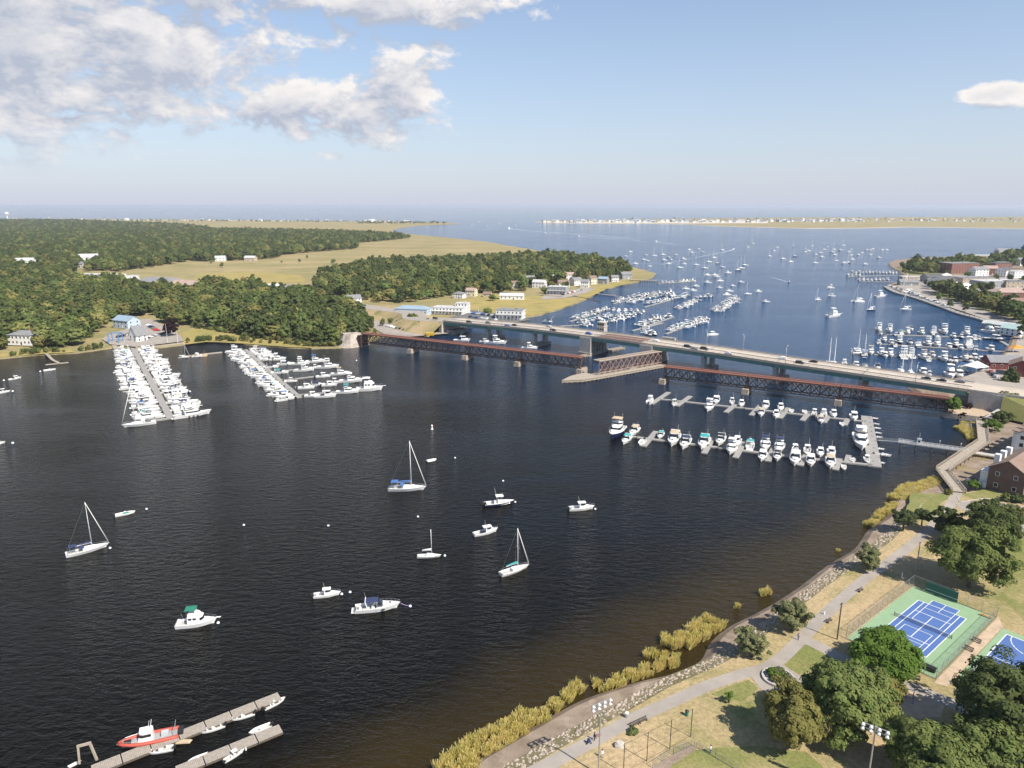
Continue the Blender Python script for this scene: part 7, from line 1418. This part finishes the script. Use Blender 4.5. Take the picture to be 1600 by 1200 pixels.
# town boardwalk with rail
bwk = smooth_line(W([(1384, 447), (1400, 456), (1432, 465), (1470, 478), (1500, 489), (1530, 497), (1562, 508), (1581, 521)], 1.6), 4)
o = thing('town_boardwalk', 'pale boardwalk edging the town waterfront', 'boardwalk', (0, 0, 0)); strip(bwk, 6, 1.62, 1.4).build('deck', M_floatg, o)
for i in range(0, len(bwk), 1): MB().tube([(0, 0, -2), (0, 0, 1)], .25, 6).build('pile', M_woodd, o).location = bwk[i] + Vector((-1.6, -2.4, 0))

struct('town_lawn', polysheet(W([(1455, 458), (1480, 466), (1520, 480), (1556, 490), (1600, 503), (1650, 500), (1610, 488), (1560, 478), (1510, 466), (1470, 455)], 1.36), 1.42), G_green)
struct('town_lawn', polysheet(W([(1402, 420), (1420, 430), (1480, 428), (1520, 420), (1600, 412), (1600, 398), (1510, 404), (1430, 409)], 1.3), 1.3), G_green)
# ------------------------------------------------------------------ trees
def leaf_material(name, c1, c2, c3=None, rnd=.22):
    m = bpy.data.materials.new(name); m.use_nodes = True; nt = m.node_tree; N = nt.nodes; L = nt.links; N.clear(); MATS[name] = m
    out = N.new('ShaderNodeOutputMaterial'); df = N.new('ShaderNodeBsdfDiffuse'); tr = N.new('ShaderNodeBsdfTranslucent'); mx = N.new('ShaderNodeMixShader'); mx.inputs[0].default_value = .35
    L.new(df.outputs[0], mx.inputs[1]); L.new(tr.outputs[0], mx.inputs[2]); L.new(mx.outputs[0], out.inputs[0])
    tc = N.new('ShaderNodeTexCoord'); oi = N.new('ShaderNodeObjectInfo'); n = N.new('ShaderNodeTexNoise'); n.inputs['Scale'].default_value = .55; n.inputs['Detail'].default_value = 5; n.inputs['Roughness'].default_value = .7
    ad = N.new('ShaderNodeVectorMath'); ad.operation = 'ADD'; L.new(tc.outputs['Object'], ad.inputs[0]); L.new(oi.outputs['Location'], ad.inputs[1]); L.new(ad.outputs[0], n.inputs['Vector'])
    r = N.new('ShaderNodeMapRange'); L.new(n.outputs[0], r.inputs[0]); r.inputs[1].default_value = .32; r.inputs[2].default_value = .68
    c = N.new('ShaderNodeMixRGB'); L.new(r.outputs[0], c.inputs[0]); c.inputs[1].default_value = c1 + (1,); c.inputs[2].default_value = c2 + (1,); last = c.outputs[0]
    if c3:
        k = N.new('ShaderNodeMapRange'); L.new(oi.outputs['Random'], k.inputs[0]); k.inputs[1].default_value = .45; k.inputs[2].default_value = 1.0
        c2_ = N.new('ShaderNodeMixRGB'); L.new(k.outputs[0], c2_.inputs[0]); L.new(last, c2_.inputs[1]); c2_.inputs[2].default_value = c3 + (1,); last = c2_.outputs[0]
    wn = N.new('ShaderNodeTexWhiteNoise'); wn.noise_dimensions = '1D'; L.new(oi.outputs['Random'], wn.inputs['W'])
    v = N.new('ShaderNodeMapRange'); L.new(wn.outputs['Value'], v.inputs[0]); v.inputs[3].default_value = 1 - rnd; v.inputs[4].default_value = 1 + rnd
    hs = N.new('ShaderNodeHueSaturation'); L.new(v.outputs[0], hs.inputs['Value']); L.new(last, hs.inputs['Color']); L.new(hs.outputs[0], df.inputs[0]); L.new(hs.outputs[0], tr.inputs[0]); return m
LF_wood = leaf_material('woodland_leaves', (.095, .14, .046), (.185, .22, .072), (.29, .265, .095), .36)
LF_olive = leaf_material('olive_autumn_leaves', (.15, .148, .046), (.26, .235, .08), None, .08)
LF_park = leaf_material('park_maple_leaves', (.110, .155, .046), (.212, .24, .082), None, .1)
LF_dark = leaf_material('dark_oak_leaves', (.072, .102, .036), (.145, .168, .064), None, .1)
LF_bright = leaf_material('bright_locust_leaves', (.080, .150, .026), (.155, .225, .05), None, .05)
LF_grey = leaf_material('grey_green_leaves', (.15, .17, .075), (.24, .24, .12), None, .1)
LF_pine = leaf_material('pine_needles', (.055, .08, .035), (.11, .13, .055), None, .1)
LF_purple = leaf_material('copper_beech_leaves', (.022, .014, .016), (.05, .026, .026), None, .1)
M_bark = mat('bark', (.10, .075, .055), .95, var=(2, .3))
def quads(C_, Nn, s, g):
    """leaf quads at centres C_ facing Nn"""
    n = len(C_); rv = g.normal(size=(n, 3)); a = np.cross(Nn, rv); a /= np.linalg.norm(a, axis=1, keepdims=True) + 1e-9; b = np.cross(Nn, a); s = s[:, None]
    V = np.stack([C_ - a * s - b * s * .62, C_ + a * s - b * s * .62, C_ + a * s + b * s * .62, C_ - a * s + b * s * .62], 1).reshape(-1, 3); F = np.arange(n * 4).reshape(-1, 4); return V, F
def crown(seed, rx, rz, nclump, nleaf, ls, zc, m, droop=0.0, rough=.35, core=.72, flat=0.0):
    g = np.random.default_rng(seed); u = g.normal(size=(nclump * 3, 3)); u /= np.linalg.norm(u, axis=1, keepdims=True); u = u[u[:, 2] > -.88][:nclump]; n = len(u)
    lob = 1 + rough * np.sin(u[:, 0] * 3.1 + seed) * np.cos(u[:, 1] * 2.7 + seed * 2) * .7 + g.normal(0, .08, n); rad = g.uniform(.62, .98, n) * lob
    cc = u * rad[:, None] * np.array([rx, rx, rz]); cr = rx * g.uniform(.15, .27, n)
    if flat: cr *= 1.0; cc[:, 2] *= 1 - flat * (cc[:, 2] > 0)
    idx = np.repeat(np.arange(n), nleaf); d = g.normal(size=(len(idx), 3)); d /= np.linalg.norm(d, axis=1, keepdims=True); d[:, 2] = np.where(d[:, 2] < -.3, -d[:, 2], d[:, 2])
    pos = cc[idx] + d * (cr[idx] * g.uniform(.65, 1.08, len(idx)))[:, None] * np.array([1, 1, .8]); pos[:, 2] += zc - droop * (np.linalg.norm(pos[:, :2], axis=1) / rx) ** 2
    nn = d * .9 + u[idx] * .35 + g.normal(size=d.shape) * .3 + np.array([0, 0, .2]); nn /= np.linalg.norm(nn, axis=1, keepdims=True)
    V, F = quads(pos, nn, g.uniform(.6, 1.25, len(idx)) * ls, g); V, F = [V], [F]; off = len(V[0])
    # dense inner boughs
    k = max(10, nclump // 4); 
    for j in range(k):
        i = g.integers(n); c = cc[i] * core * .82 + np.array([0, 0, zc]); r = cr[i] * 1.25
        A = [(math.cos(t) * math.cos(p), math.sin(t) * math.cos(p), math.sin(p)) for p in (-.9, 0, .9) for t in np.linspace(0, 2 * math.pi, 7)[:-1]]; A = np.array(A) * r * g.uniform(.8, 1.15, (18, 1)) + c
        fs = [(a * 6 + t, a * 6 + (t + 1) % 6, (a + 1) * 6 + (t + 1) % 6, (a + 1) * 6 + t) for a in (0, 1) for t in range(6)] + [(12, 13, 14, 15), (12, 15, 16, 17), (0, 1, 2, 3), (0, 3, 4, 5)]
        V.append(A); F.append(np.array(fs) + off); off += 18
    return npmesh('crown', np.concatenate(V), np.concatenate(F), m)
def trunk(h, r, spread, seed, zc):
    rr_ = random.Random(seed); mb = MB(); mb.tube([(0, 0, -.3), (.1, 0, h * .5), (0, .1, h)], r, 8, r * .55)
    for i in range(6):
        a = i * 1.05 + rr_.uniform(-.3, .3); q = h * rr_.uniform(.6, .95); mb.tube([(0, 0, q), (math.cos(a) * spread * .45, math.sin(a) * spread * .45, q + (zc - q) * .6), (math.cos(a) * spread * .8, math.sin(a) * spread * .8, zc + rr_.uniform(-.5, 1.5))], r * .42, 5, r * .12)
    return mb.mesh('trunk', M_bark)
def tree_parts(seed, rx, rz, zc, m, ncl=110, nl=80, ls=.32, **k): return [Part('crown', crown(seed, rx, rz, ncl, nl, ls, zc, m, **k)), Part('trunk', trunk(zc - rz * .35, rx * .045 + .12, rx, seed, zc))]
def park_tree(px, py, rx, H, m, lab, seed, name='park_tree', **k):
    rx *= .88; rz = k.pop('rz', H * .43) * .95; p = P(px, py, ZP); k['nl'] = int(k.get('nl', 80) * 1.4); k['ls'] = k.get('ls', .32) * .82; return put(tree_parts(seed, rx, rz, H - rz * 1.15, m, **k), name, lab, 'tree', p, seed * .7)
park_tree(1513, 917, 9.9, 18.5, LF_park, 'big olive-tinged maple next to the green practice board', 1, ncl=150, nl=95, ls=.34)
park_tree(1546, 858, 8.6, 15, LF_dark, 'broad dark green tree behind the big maple by the drive', 2, ncl=140, nl=90, ls=.33); park_tree(1479, 838, 4.6, 10, LF_dark, 'smaller dark tree between the path and the big maple', 12, ncl=70, nl=70, ls=.3)
park_tree(1382, 1048, 8.0, 9.5, LF_bright, 'low spreading bright green locust at the tennis court corner', 3, ncl=150, nl=90, ls=.28, rz=3.4, droop=1.6)
park_tree(1318, 1148, 8.6, 15, LF_park, 'tall maple in the middle of the park beside the shrub planter', 4, ncl=160, nl=95, ls=.33); park_tree(1366, 1122, 4.8, 9.5, LF_olive, 'olive-brown half of the tree pair behind the tall maple', 14, ncl=80, nl=80, ls=.3)
park_tree(1236, 1168, 6.6, 12.5, LF_olive, 'golden-brown tree casting a dark shadow on the dry lawn', 5, ncl=120, nl=95, ls=.31)
park_tree(1450, 1236, 8.4, 12.5, LF_park, 'wide leafy tree behind the floodlight mast', 6, ncl=150, nl=95, ls=.33); park_tree(1560, 1175, 9.6, 18, LF_dark, 'huge dark oak overhanging the basketball court', 7, ncl=170, nl=95, ls=.34); park_tree(1540, 1240, 8, 13, LF_park, 'leafy tree at the foot of the huge dark oak', 16, ncl=120, nl=85, ls=.33); park_tree(1640, 1130, 8, 16, LF_dark, 'dark oak to the right of the huge one', 17, ncl=120, nl=85, ls=.33)
park_tree(1236, 984, 4.3, 8, LF_grey, 'grey-green young tree between path and riprap', 8, ncl=80, nl=75, ls=.24); park_tree(1174, 1026, 4.2, 6.5, LF_grey, 'pale sparse shrub-like tree on the riprap edge', 9, ncl=55, nl=60, ls=.23, core=.4); park_tree(1354, 890, 3.8, 7.5, LF_grey, 'slim grey-green tree on the riprap opposite the maple', 10, ncl=60, nl=65, ls=.24)
park_tree(1411, 828, 4.2, 6.5, LF_pine, 'wind-shaped dark pine on the shore above the reeds', 11, 'pine_tree', ncl=46, nl=70, ls=.25, core=.4, rz=2.2); park_tree(1440, 822, 3.4, 6, LF_pine, 'second smaller dark pine beside the wind-shaped one', 13, 'pine_tree', ncl=40, nl=60, ls=.25, core=.4, rz=2.0)
park_tree(1139, 1098, 1.1, 2.8, LF_bright, 'little green sapling alone on the dry lawn', 15, 'sapling', ncl=22, nl=40, ls=.14)
def shrub(px, py, r, lab, m, seed, z=ZP, h=None): 
    h = h or r * 1.1; return put([Part('foliage', crown(seed, r, h * .55, 34, 46, .15 * max(1, r / 2), h * .5, m)), Part('stem', MB().tube([(0, 0, 0), (.05, 0, h * .5)], .07, 5).mesh('stem', M_bark))], 'shrub', lab, 'shrub', P(px, py, z), seed)
for i, (x, y, r, m, lab) in enumerate([(1208, 1056, 1.5, LF_bright, 'bright green shrub at the river side of the stone planter'), (1218, 1054, 1.3, LF_grey, 'grey-green shrub in the middle of the stone planter'), (1224, 1062, 1.4, LF_dark, 'dark shrub at the lawn side of the stone planter'), (1214, 1064, 1.2, LF_olive, 'brownish shrub in the front of the stone planter')]): shrub(x, y, r, lab, m, 40 + i, ZP + .3)
for i, (x, y, r, m, lab, z) in enumerate([(1521, 762, 2.4, LF_bright, 'round green bush at the corner of the brick townhouse', 2.5), (989, 1146, 1.0, LF_park, 'dark little bush beside the path bend', 2.5), (1560, 640, 3.5, LF_dark, 'dark bush below the white townhouse row', 2), (1550, 672, 4.0, LF_bright, 'green bush between boardwalk and townhouses', 1.5), (1566, 660, 4.6, LF_dark, 'large dark bush beside the townhouse terrace', 1.5), (1578, 803, 3.0, LF_grey, 'pale round shrub bed in the parking circle', 2.5), (1590, 806, 2.6, LF_olive, 'brown shrub bed in the parking circle', 2.5), (1575, 783, 2.4, LF_dark, 'clipped hedge bush under the brick townhouse wall', 2.5), (1590, 785, 2.4, LF_dark, 'clipped hedge bush by the townhouse door', 2.5), (1512, 638, 2.0, LF_purple, 'reddish shrub on the railway wall terrace', 2.7), (1505, 650, 1.4, LF_purple, 'low reddish shrub nearest the boardwalk steps', 2.7), (1574, 628, 4.5, LF_grey, 'pale green bush on the embankment beside road', 7), (1481, 772, 1.5, LF_olive, 'low brown bush at the boardwalk foot', 2.4)]): shrub(x, y, r, lab, m, 60 + i, z)
park_tree(1488, 645, 4.4, 8.5, LF_bright, 'bright young tree at the right end of the railway truss', 18, ncl=70, nl=70, ls=.27)
# woodland prototypes
FT = [tree_parts(101 + i, rx, rz, zc, LF_wood, 62, 42, .52) for i, (rx, rz, zc) in enumerate([(5.4, 5.4, 7.4), (6.2, 5.2, 7.0), (4.7, 6.2, 8.2), (5.2, 4.6, 6.2)])]
FTd = [tree_parts(111 + i, rx, rz, zc, LF_dark, 60, 42, .52) for i, (rx, rz, zc) in enumerate([(5.2, 5.6, 7.6), (4.5, 6.6, 8.6)])]
def spruce(seed):
    g = np.random.default_rng(seed); k = 2600; t = g.random(k) ** .7; z = 2 + 15 * (1 - t); r = .4 + 3.6 * t; a = g.uniform(0, 6.283, k); rr_ = r * g.uniform(.55, 1, k); pos = np.stack([np.cos(a) * rr_, np.sin(a) * rr_, z - rr_ * .35], 1); nn = np.stack([np.cos(a), np.sin(a), np.full(k, .8)], 1) + g.normal(size=(k, 3)) * .3; nn /= np.linalg.norm(nn, axis=1, keepdims=True); V, F = quads(pos, nn, g.uniform(.3, .6, k), g)
    return [Part('crown', npmesh('crown', V, F, LF_pine)), Part('trunk', MB().tube([(0, 0, -.2), (0, 0, 16)], .3, 6, .05).mesh('trunk', M_bark))]
SP = spruce(5)
def in_any_house(x, y):
    for hx, hy, r in HOUSES:
        if (hx - x) ** 2 + (hy - y) ** 2 < r * r: return True
        # keep the sight line to houses in front of them open
        dx, dy = x - hx, y - hy; t = -(dx * hx + dy * hy) / math.hypot(hx, hy)
        if 0 < t < 8 + .055 * math.hypot(hx, hy) and dx * dx + dy * dy - t * t < (r * .55) ** 2: return True
    return False
def scatter(poly_px, spacing, seed, z=.9, sight=True):
    poly = W(poly_px, z); xs = [p.x for p in poly]; ys = [p.y for p in poly]; rr_ = random.Random(seed); out = []; y = min(ys)
    while y < max(ys):
        x = min(xs)
        while x < max(xs):
            q = (x + rr_.uniform(-.42, .42) * spacing, y + rr_.uniform(-.42, .42) * spacing)
            if inside(q, poly):
                u, v = pix((q[0], q[1], 6))
                if -130 < u < 1730 and not (in_any_house(*q) if sight else any((hx - q[0]) ** 2 + (hy - q[1]) ** 2 < (r * .72) ** 2 for hx, hy, r in HOUSES)): out.append((q[0], q[1]))
            x += spacing
        y += spacing
    return out
near_w = [(-300, 600), (-60, 556), (-10, 548), (25, 546), (60, 545), (108, 543), (140, 527), (158, 512), (168, 508), (190, 497), (210, 494), (240, 494), (262, 506), (290, 510), (310, 511), (345, 516), (400, 526), (450, 534), (500, 541), (528, 541), (556, 536), (585, 520), (572, 505), (560, 490), (520, 478), (470, 462), (400, 453), (330, 450), (275, 456), (230, 452), (150, 438), (60, 430), (-300, 432)]
mid_w = [(-300, 432), (60, 430), (110, 432), (120, 424), (190, 424), (235, 418), (300, 407), (330, 409), (430, 404), (440, 399), (500, 393), (558, 389), (560, 380), (640, 372.5), (600, 368), (500, 364), (380, 362), (200, 359), (-300, 356)]
far_w = [(-300, 356), (200, 358), (330, 358.5), (250, 353), (195, 351), (100, 347), (-300, 347)]
vill_w = [(492, 446), (500, 434), (580, 415), (700, 410), (780, 407), (860, 402), (930, 409), (975, 418), (988, 427), (975, 432), (935, 440), (900, 440), (862, 446), (840, 452), (800, 458), (770, 460), (750, 458), (700, 462), (672, 468), (640, 474), (600, 474), (570, 468), (540, 466), (520, 460), (495, 462)]
cand = [(x, y, 'woods on the left bank') for x, y in scatter(near_w, 8.6, 1)] + [(x, y, 'village trees on the point') for x, y in scatter(vill_w, 9.6, 2)]
cand.sort(key=lambda c: math.hypot(c[0], c[1]))
rt = random.Random(77)
near_c = [c for c in cand if c[2].startswith('woods')]; vill_c = [c for c in cand if c[2].startswith('village')]
indiv = near_c[:112] + vill_c[:36]; rest = near_c[112:] + vill_c[36:]
indiv += [(x, y, 'village') for x, y in scatter([(800, 456), (850, 452), (905, 450), (960, 443), (990, 434), (975, 428), (900, 430), (820, 440)], 25, 8, .9, False)]
extra_l = [(598, 510), (610, 506), (623, 508), (637, 510), (655, 516), (668, 513), (683, 510), (645, 505), (668, 490), (762, 492), (770, 470), (880, 452), (820, 456), (850, 458)]
for x, y in extra_l: p = P(x, y, 1); indiv.append((p.x, p.y, 'roadside'))
for i, (x, y, g) in enumerate(indiv):
    pr = rt.choice(FT + FT[:2] + FTd) if g != 'roadside' else rt.choice(FT); sc = rt.uniform(.68, 1.28) * (1.0 if g[0] == 'w' else (.82 if g[0] == 'v' else .62)); nm = 'deciduous_tree'
    u, v = pix((x, y, 1))
    if g[0] == 'w' and 430 < u < 560 and rt.random() < .12: pr = SP; nm = 'spruce_tree'
    lab = {'w': 'dark spruce among the shoreline woods of the left bank' if pr is SP else ('dark leafy tree' if pr in FTd else 'leafy green tree') + ' in the dense woods along the left bank', 'v': ('dark leafy tree' if pr in FTd else 'leafy green tree') + ' among the houses and woods of the village point', 'r': 'small leafy tree beside the left bridge approach and car parks'}[g[0]]
    put(pr, nm, lab, 'tree', (x, y, .8), rt.uniform(0, 6.28), {'w': 'trees of the left bank woods', 'v': 'trees of the village point', 'r': 'trees by the left approach'}[g[0]] + (' dark' if pr in FTd else (' spruce' if pr is SP else '')), (sc * rt.uniform(.9, 1.12), sc * rt.uniform(.9, 1.12), sc * rt.uniform(.85, 1.18)))
PUR = tree_parts(131, 5.6, 5.2, 7.6, LF_purple, 62, 42, .5)
for x, y, s, lab in [(972, 428, 1.15, 'dark copper beech beside the grey shingled house on the point'), (268, 526, 1.0, 'dark purple beech on the clubhouse quay'), (962, 424, .9, 'second copper beech behind the first on the point'), (868, 415, 1.0, 'purple-leaved tree at the top of the village woods'), (808, 405, .8, 'purple-leaved tree at the marsh edge of the village woods')]:
    put(PUR, 'copper_beech', lab, 'tree', P(x, y, .9), x, None, s)
for i, (x, y, s) in enumerate([(521, 412, .8), (347, 418, .6), (330, 412, .6), (480, 404, .5), (468, 410, .45), (440, 411, .4)]): put(rt.choice(FT), 'deciduous_tree', 'lone small tree standing out on the dry salt marsh', 'tree', P(x, y, .9), i, 'lone trees on the marsh', s)
# town trees
town = [(1420, 425, .9), (1428, 426, 1.0), (1440, 424, 1.1), (1450, 424, 1.0), (1462, 426, 1.0), (1470, 422, .9), (1412, 428, .7), (1456, 452, 1.0), (1448, 446, .9), (1462, 458, 1.1), (1478, 462, 1.0), (1490, 458, 1.3), (1502, 470, 1.1), (1514, 476, 1.1), (1496, 472, .8), (1528, 480, 1.2), (1540, 484, 1.3), (1556, 492, 1.5), (1570, 494, 1.4), (1585, 500, 1.4), (1598, 505, 1.3), (1548, 478, .9), (1534, 456, 1.1), (1545, 458, 1.2), (1520, 458, .9), (1560, 470, .9), (1585, 476, 1.0), (1505, 415, 1.0), (1518, 418, 1.0), (1532, 416, 1.1), (1545, 415, 1.2), (1558, 412, 1.3), (1570, 414, 1.3), (1582, 416, 1.4), (1592, 408, 1.5), (1600, 420, 1.3), (1575, 404, 1.4), (1588, 400, 1.5), (1600, 400, 1.5), (1578, 440, .9), (1556, 438, .8), (1480, 430, .8), (1511, 433, .7), (1598, 446, 1.0), (1570, 602, .7), (1582, 603, .7), (1577, 596, .6), (1598, 530, 1.2), (1466, 470, .7), (1484, 481, .7), (1508, 487, .7), (1578, 484, 1.1), (1610, 470, 1.3), (1620, 490, 1.4), (1620, 440, 1.3), (1625, 410, 1.4), (1540, 470, .8)]
def unP(x, y): u, v = pix((x, y, 1.3)); return u, v
for x, y in scatter([(1408, 426), (1470, 430), (1484, 426), (1510, 421), (1600, 414), (1620, 398), (1545, 403), (1440, 411), (1408, 417)], 17, 9, 1.3, False): rest.append((x, y, 'headland'))
for x, y in scatter([(1456, 458), (1500, 472), (1550, 490), (1600, 506), (1650, 505), (1610, 486), (1540, 472), (1480, 456)], 9.5, 10, 1.3, False):
    if len(town) < 95: town.append((*unP(x, y), rt.uniform(.75, 1.15)))
    else: rest.append((x, y, 'town'))
for i, (x, y, s) in enumerate(town):
    d_ = rt.random() < .3
    put(rt.choice(FTd if d_ else FT), 'deciduous_tree', ('dark leafy tree' if d_ else 'leafy green tree') + ' in the town along the right waterfront', 'tree', P(x, y, 1.3), rt.uniform(0, 6.28), 'trees of the town' + (' dark' if d_ else ''), s * rt.uniform(.85, 1.1) * .92)
# deep woods beyond the nearest trees: one mass
def forest(name, pts, seed, smin, smax):
    g = np.random.default_rng(seed); me = bpy.data.meshes.new(name); me.from_pydata([(x, y, .8) for x, y in pts], [], []); o = bpy.data.objects.new(name, me); C.objects.link(o); tag(o, kind='stuff')
    at = me.attributes.new('size', 'FLOAT', 'POINT'); at.data.foreach_set('value', g.uniform(smin, smax, len(pts)).astype(np.float32)); ar = me.attributes.new('turn', 'FLOAT_VECTOR', 'POINT'); rv = np.zeros((len(pts), 3), np.float32); rv[:, 2] = g.uniform(0, 6.28, len(pts)); ar.data.foreach_set('vector', rv.ravel())
    ng = bpy.data.node_groups.new(name, 'GeometryNodeTree'); ng.interface.new_socket('Geometry', in_out='INPUT', socket_type='NodeSocketGeometry'); ng.interface.new_socket('Geometry', in_out='OUTPUT', socket_type='NodeSocketGeometry')
    N = ng.nodes; L = ng.links; gi = N.new('NodeGroupInput'); go = N.new('NodeGroupOutput'); ip = N.new('GeometryNodeInstanceOnPoints'); ci = N.new('GeometryNodeCollectionInfo'); ci.inputs['Collection'].default_value = FCOL; ci.inputs['Separate Children'].default_value = True; ci.inputs['Reset Children'].default_value = True
    ip.inputs['Pick Instance'].default_value = True; a1 = N.new('GeometryNodeInputNamedAttribute'); a1.data_type = 'FLOAT'; a1.inputs['Name'].default_value = 'size'; a2 = N.new('GeometryNodeInputNamedAttribute'); a2.data_type = 'FLOAT_VECTOR'; a2.inputs['Name'].default_value = 'turn'
    L.new(gi.outputs[0], ip.inputs['Points']); L.new(ci.outputs[0], ip.inputs['Instance']); L.new(a1.outputs[0], ip.inputs['Scale']); L.new(a2.outputs[0], ip.inputs['Rotation']); L.new(ip.outputs[0], go.inputs[0])
    md = o.modifiers.new('instances', 'NODES'); md.node_group = ng
FCOL = bpy.data.collections.new('woodland_crowns')
for i, pr in enumerate(FT + FTd): FCOL.objects.link(bpy.data.objects.new(f'woodland_crown_{i}', pr[0].mesh))
print('trees', len(indiv), len(town)); forest('near_woods', [(c[0], c[1]) for c in rest], 1, .62, 1.3)
forest('deep_woods', scatter(mid_w, 10.5, 3), 2, .6, 1.35)
forest('far_woods', scatter(far_w, 17, 4), 3, 1.1, 1.6)
fp = []
for _ in range(260): x = rt.uniform(-60, 690); fp.append(P(x, 343.4 + max(0, x) * .0066 + rt.uniform(-.2, .5), 1)[:2])
for _ in range(60): x = rt.uniform(200, 224); fp.append(P(x, 352 + rt.uniform(-.8, .8), 1)[:2])
for _ in range(160): x = rt.uniform(980, 1620); fp.append(P(x, 345.5 - rt.random() * 4, 1)[:2])
for _ in range(120): x = rt.uniform(560, 700); fp.append(P(x, 349 + rt.uniform(-1, .6), 1)[:2])
forest('coastal_scrub', fp, 4, .45, .9)
# understorey along the wood edge and the marsh bank
up = []
for _ in range(500):
    t = rt.random(); i = rt.randrange(0, len(shoreL) - 1)
    if i < 13: q = shoreL[i].lerp(shoreL[i + 1], t) + Vector((rt.uniform(-2, 2), rt.uniform(5, 12), 0)); up.append((q.x, q.y))
edge = W([(300, 512), (345, 518), (400, 528), (450, 536), (500, 542), (556, 538), (585, 522)], .9)
for a, b in zip(edge, edge[1:]):
    for _ in range(22): q = a.lerp(b, rt.random()); up.append((q.x + rt.uniform(-2, 2), q.y + rt.uniform(-1, 4)))
forest('bank_undergrowth', [u for u in up if not (160 < pix((u[0], u[1], 1))[0] < 292)], 5, .14, .34)
# ------------------------------------------------------------------ reeds
def reeds():
    M_reed = leaf_material('yellow_green_reeds', (.60, .56, .17), (.80, .66, .30), None, .05); M_reed.node_tree.nodes['Mix Shader'].inputs[0].default_value = .45
    beds = [([(692, 1212), (720, 1180), (770, 1150), (830, 1125), (858, 1118)], 5.0, 2.1), ([(720, 1215), (760, 1175), (820, 1140)], 4.0, 2.0), ([(858, 1112), (880, 1096), (898, 1082), (908, 1074)], 3.2, 2.2), ([(925, 1074), (948, 1074), (975, 1064), (1000, 1054), (1028, 1045), (1058, 1038)], 3.4, 2.0), ([(1005, 1022), (1030, 1028), (1062, 1032)], 2.6, 1.8), ([(1032, 1002), (1050, 1008), (1060, 1015)], 4.0, 2.2), ([(1062, 1010), (1080, 996), (1100, 985), (1118, 974)], 6.0, 2.4), ([(1146, 948), (1156, 950)], 1.6, 1.4), ([(1186, 930), (1204, 928)], 2.2, 1.8), ([(1306, 861), (1312, 860)], 1.0, .8), ([(1355, 824), (1366, 812), (1385, 800), (1398, 790)], 3.2, 1.9), ([(1398, 784), (1410, 774), (1432, 766), (1458, 756), (1468, 752)], 6.0, 2.3), ([(1400, 770), (1412, 764), (1440, 758)], 3.0, 2.0), ([(1494, 668), (1508, 672), (1520, 682), (1524, 690)], 7.0, 2.0), ([(1500, 664), (1524, 664)], 3.0, 1.8), ([(1505, 722), (1520, 718), (1540, 712)], 8.0, 1.6), ([(1500, 740), (1515, 735)], 6.0, 1.6), ([(1383, 787), (1386, 790)], 1.0, .9)]
    g = np.random.default_rng(4); Cs = []; Hs = []
    for pts, w_, h in beds:
        w = W(pts)
        for a, b in zip(w, w[1:]):
            L = (b - a).length; n = int(L * w_ * 46); t = g.random(n); d = (b - a).normalized(); nn = Vector((-d.y, d.x, 0)); off = (g.random(n) - .5) * w_
            # tussocks: pull blades towards tuft centres
            k = max(3, int(L * w_ * .35)); tc_ = np.stack([g.random(k) * L, (g.random(k) - .5) * w_], 1); s = np.stack([t * L, off], 1); near = ((s[:, None] - tc_[None]) ** 2).sum(2); i = near.argmin(1); s = s * .68 + tc_[i] * .32; dist = np.sqrt(((s - tc_[i]) ** 2).sum(1))
            x = a.x + d.x * s[:, 0] + nn.x * s[:, 1]; y = a.y + d.y * s[:, 0] + nn.y * s[:, 1]; Cs.append(np.stack([x, y, np.full(n, .0)], 1)); th = g.uniform(.75, 1.1, k)[i]; Hs.append(h * th * (1 - .28 * np.clip(dist, 0, 1.2)) * g.uniform(.75, 1.12, n))
    Cc = np.concatenate(Cs); H = np.concatenate(Hs); n = len(Cc); an = R(48) + g.normal(0, .75, n); wd_ = g.uniform(.06, .12, n); dx = np.stack([np.cos(an) * wd_, np.sin(an) * wd_, np.zeros(n)], 1); lean = g.normal(0, .22, (n, 3)) * H[:, None]; lean[:, 2] = 0; lean += np.array([.5, -.4, 0]) * H[:, None] * .35; top = Cc + lean + np.stack([np.zeros(n), np.zeros(n), H], 1)
    V = np.stack([Cc - dx, Cc + dx, top + dx * .55, top - dx * .55], 1).reshape(-1, 3); o = bpy.data.objects.new('reeds', npmesh('reeds', V, np.arange(n * 4).reshape(-1, 4), M_reed)); C.objects.link(o); tag(o, kind='stuff')
reeds()
# ------------------------------------------------------------------ haze
def build_haze():
    mb = MB(); mb.box((0, 21200, 50.75), (86000, 43600, 106.5)); o = mb.build('haze', [], None)
    m = bpy.data.materials.new('sea_haze'); m.use_nodes = True; N = m.node_tree.nodes; L = m.node_tree.links; N.clear()
    out = N.new('ShaderNodeOutputMaterial'); v = N.new('ShaderNodeVolumePrincipled'); L.new(v.outputs[0], out.inputs['Volume'])
    v.inputs['Color'].default_value = (.80, .88, 1.0, 1); v.inputs['Density'].default_value = 5e-5; v.inputs['Anisotropy'].default_value = .1
    o.data.materials.append(m); tag(o, kind='stuff')
build_haze()
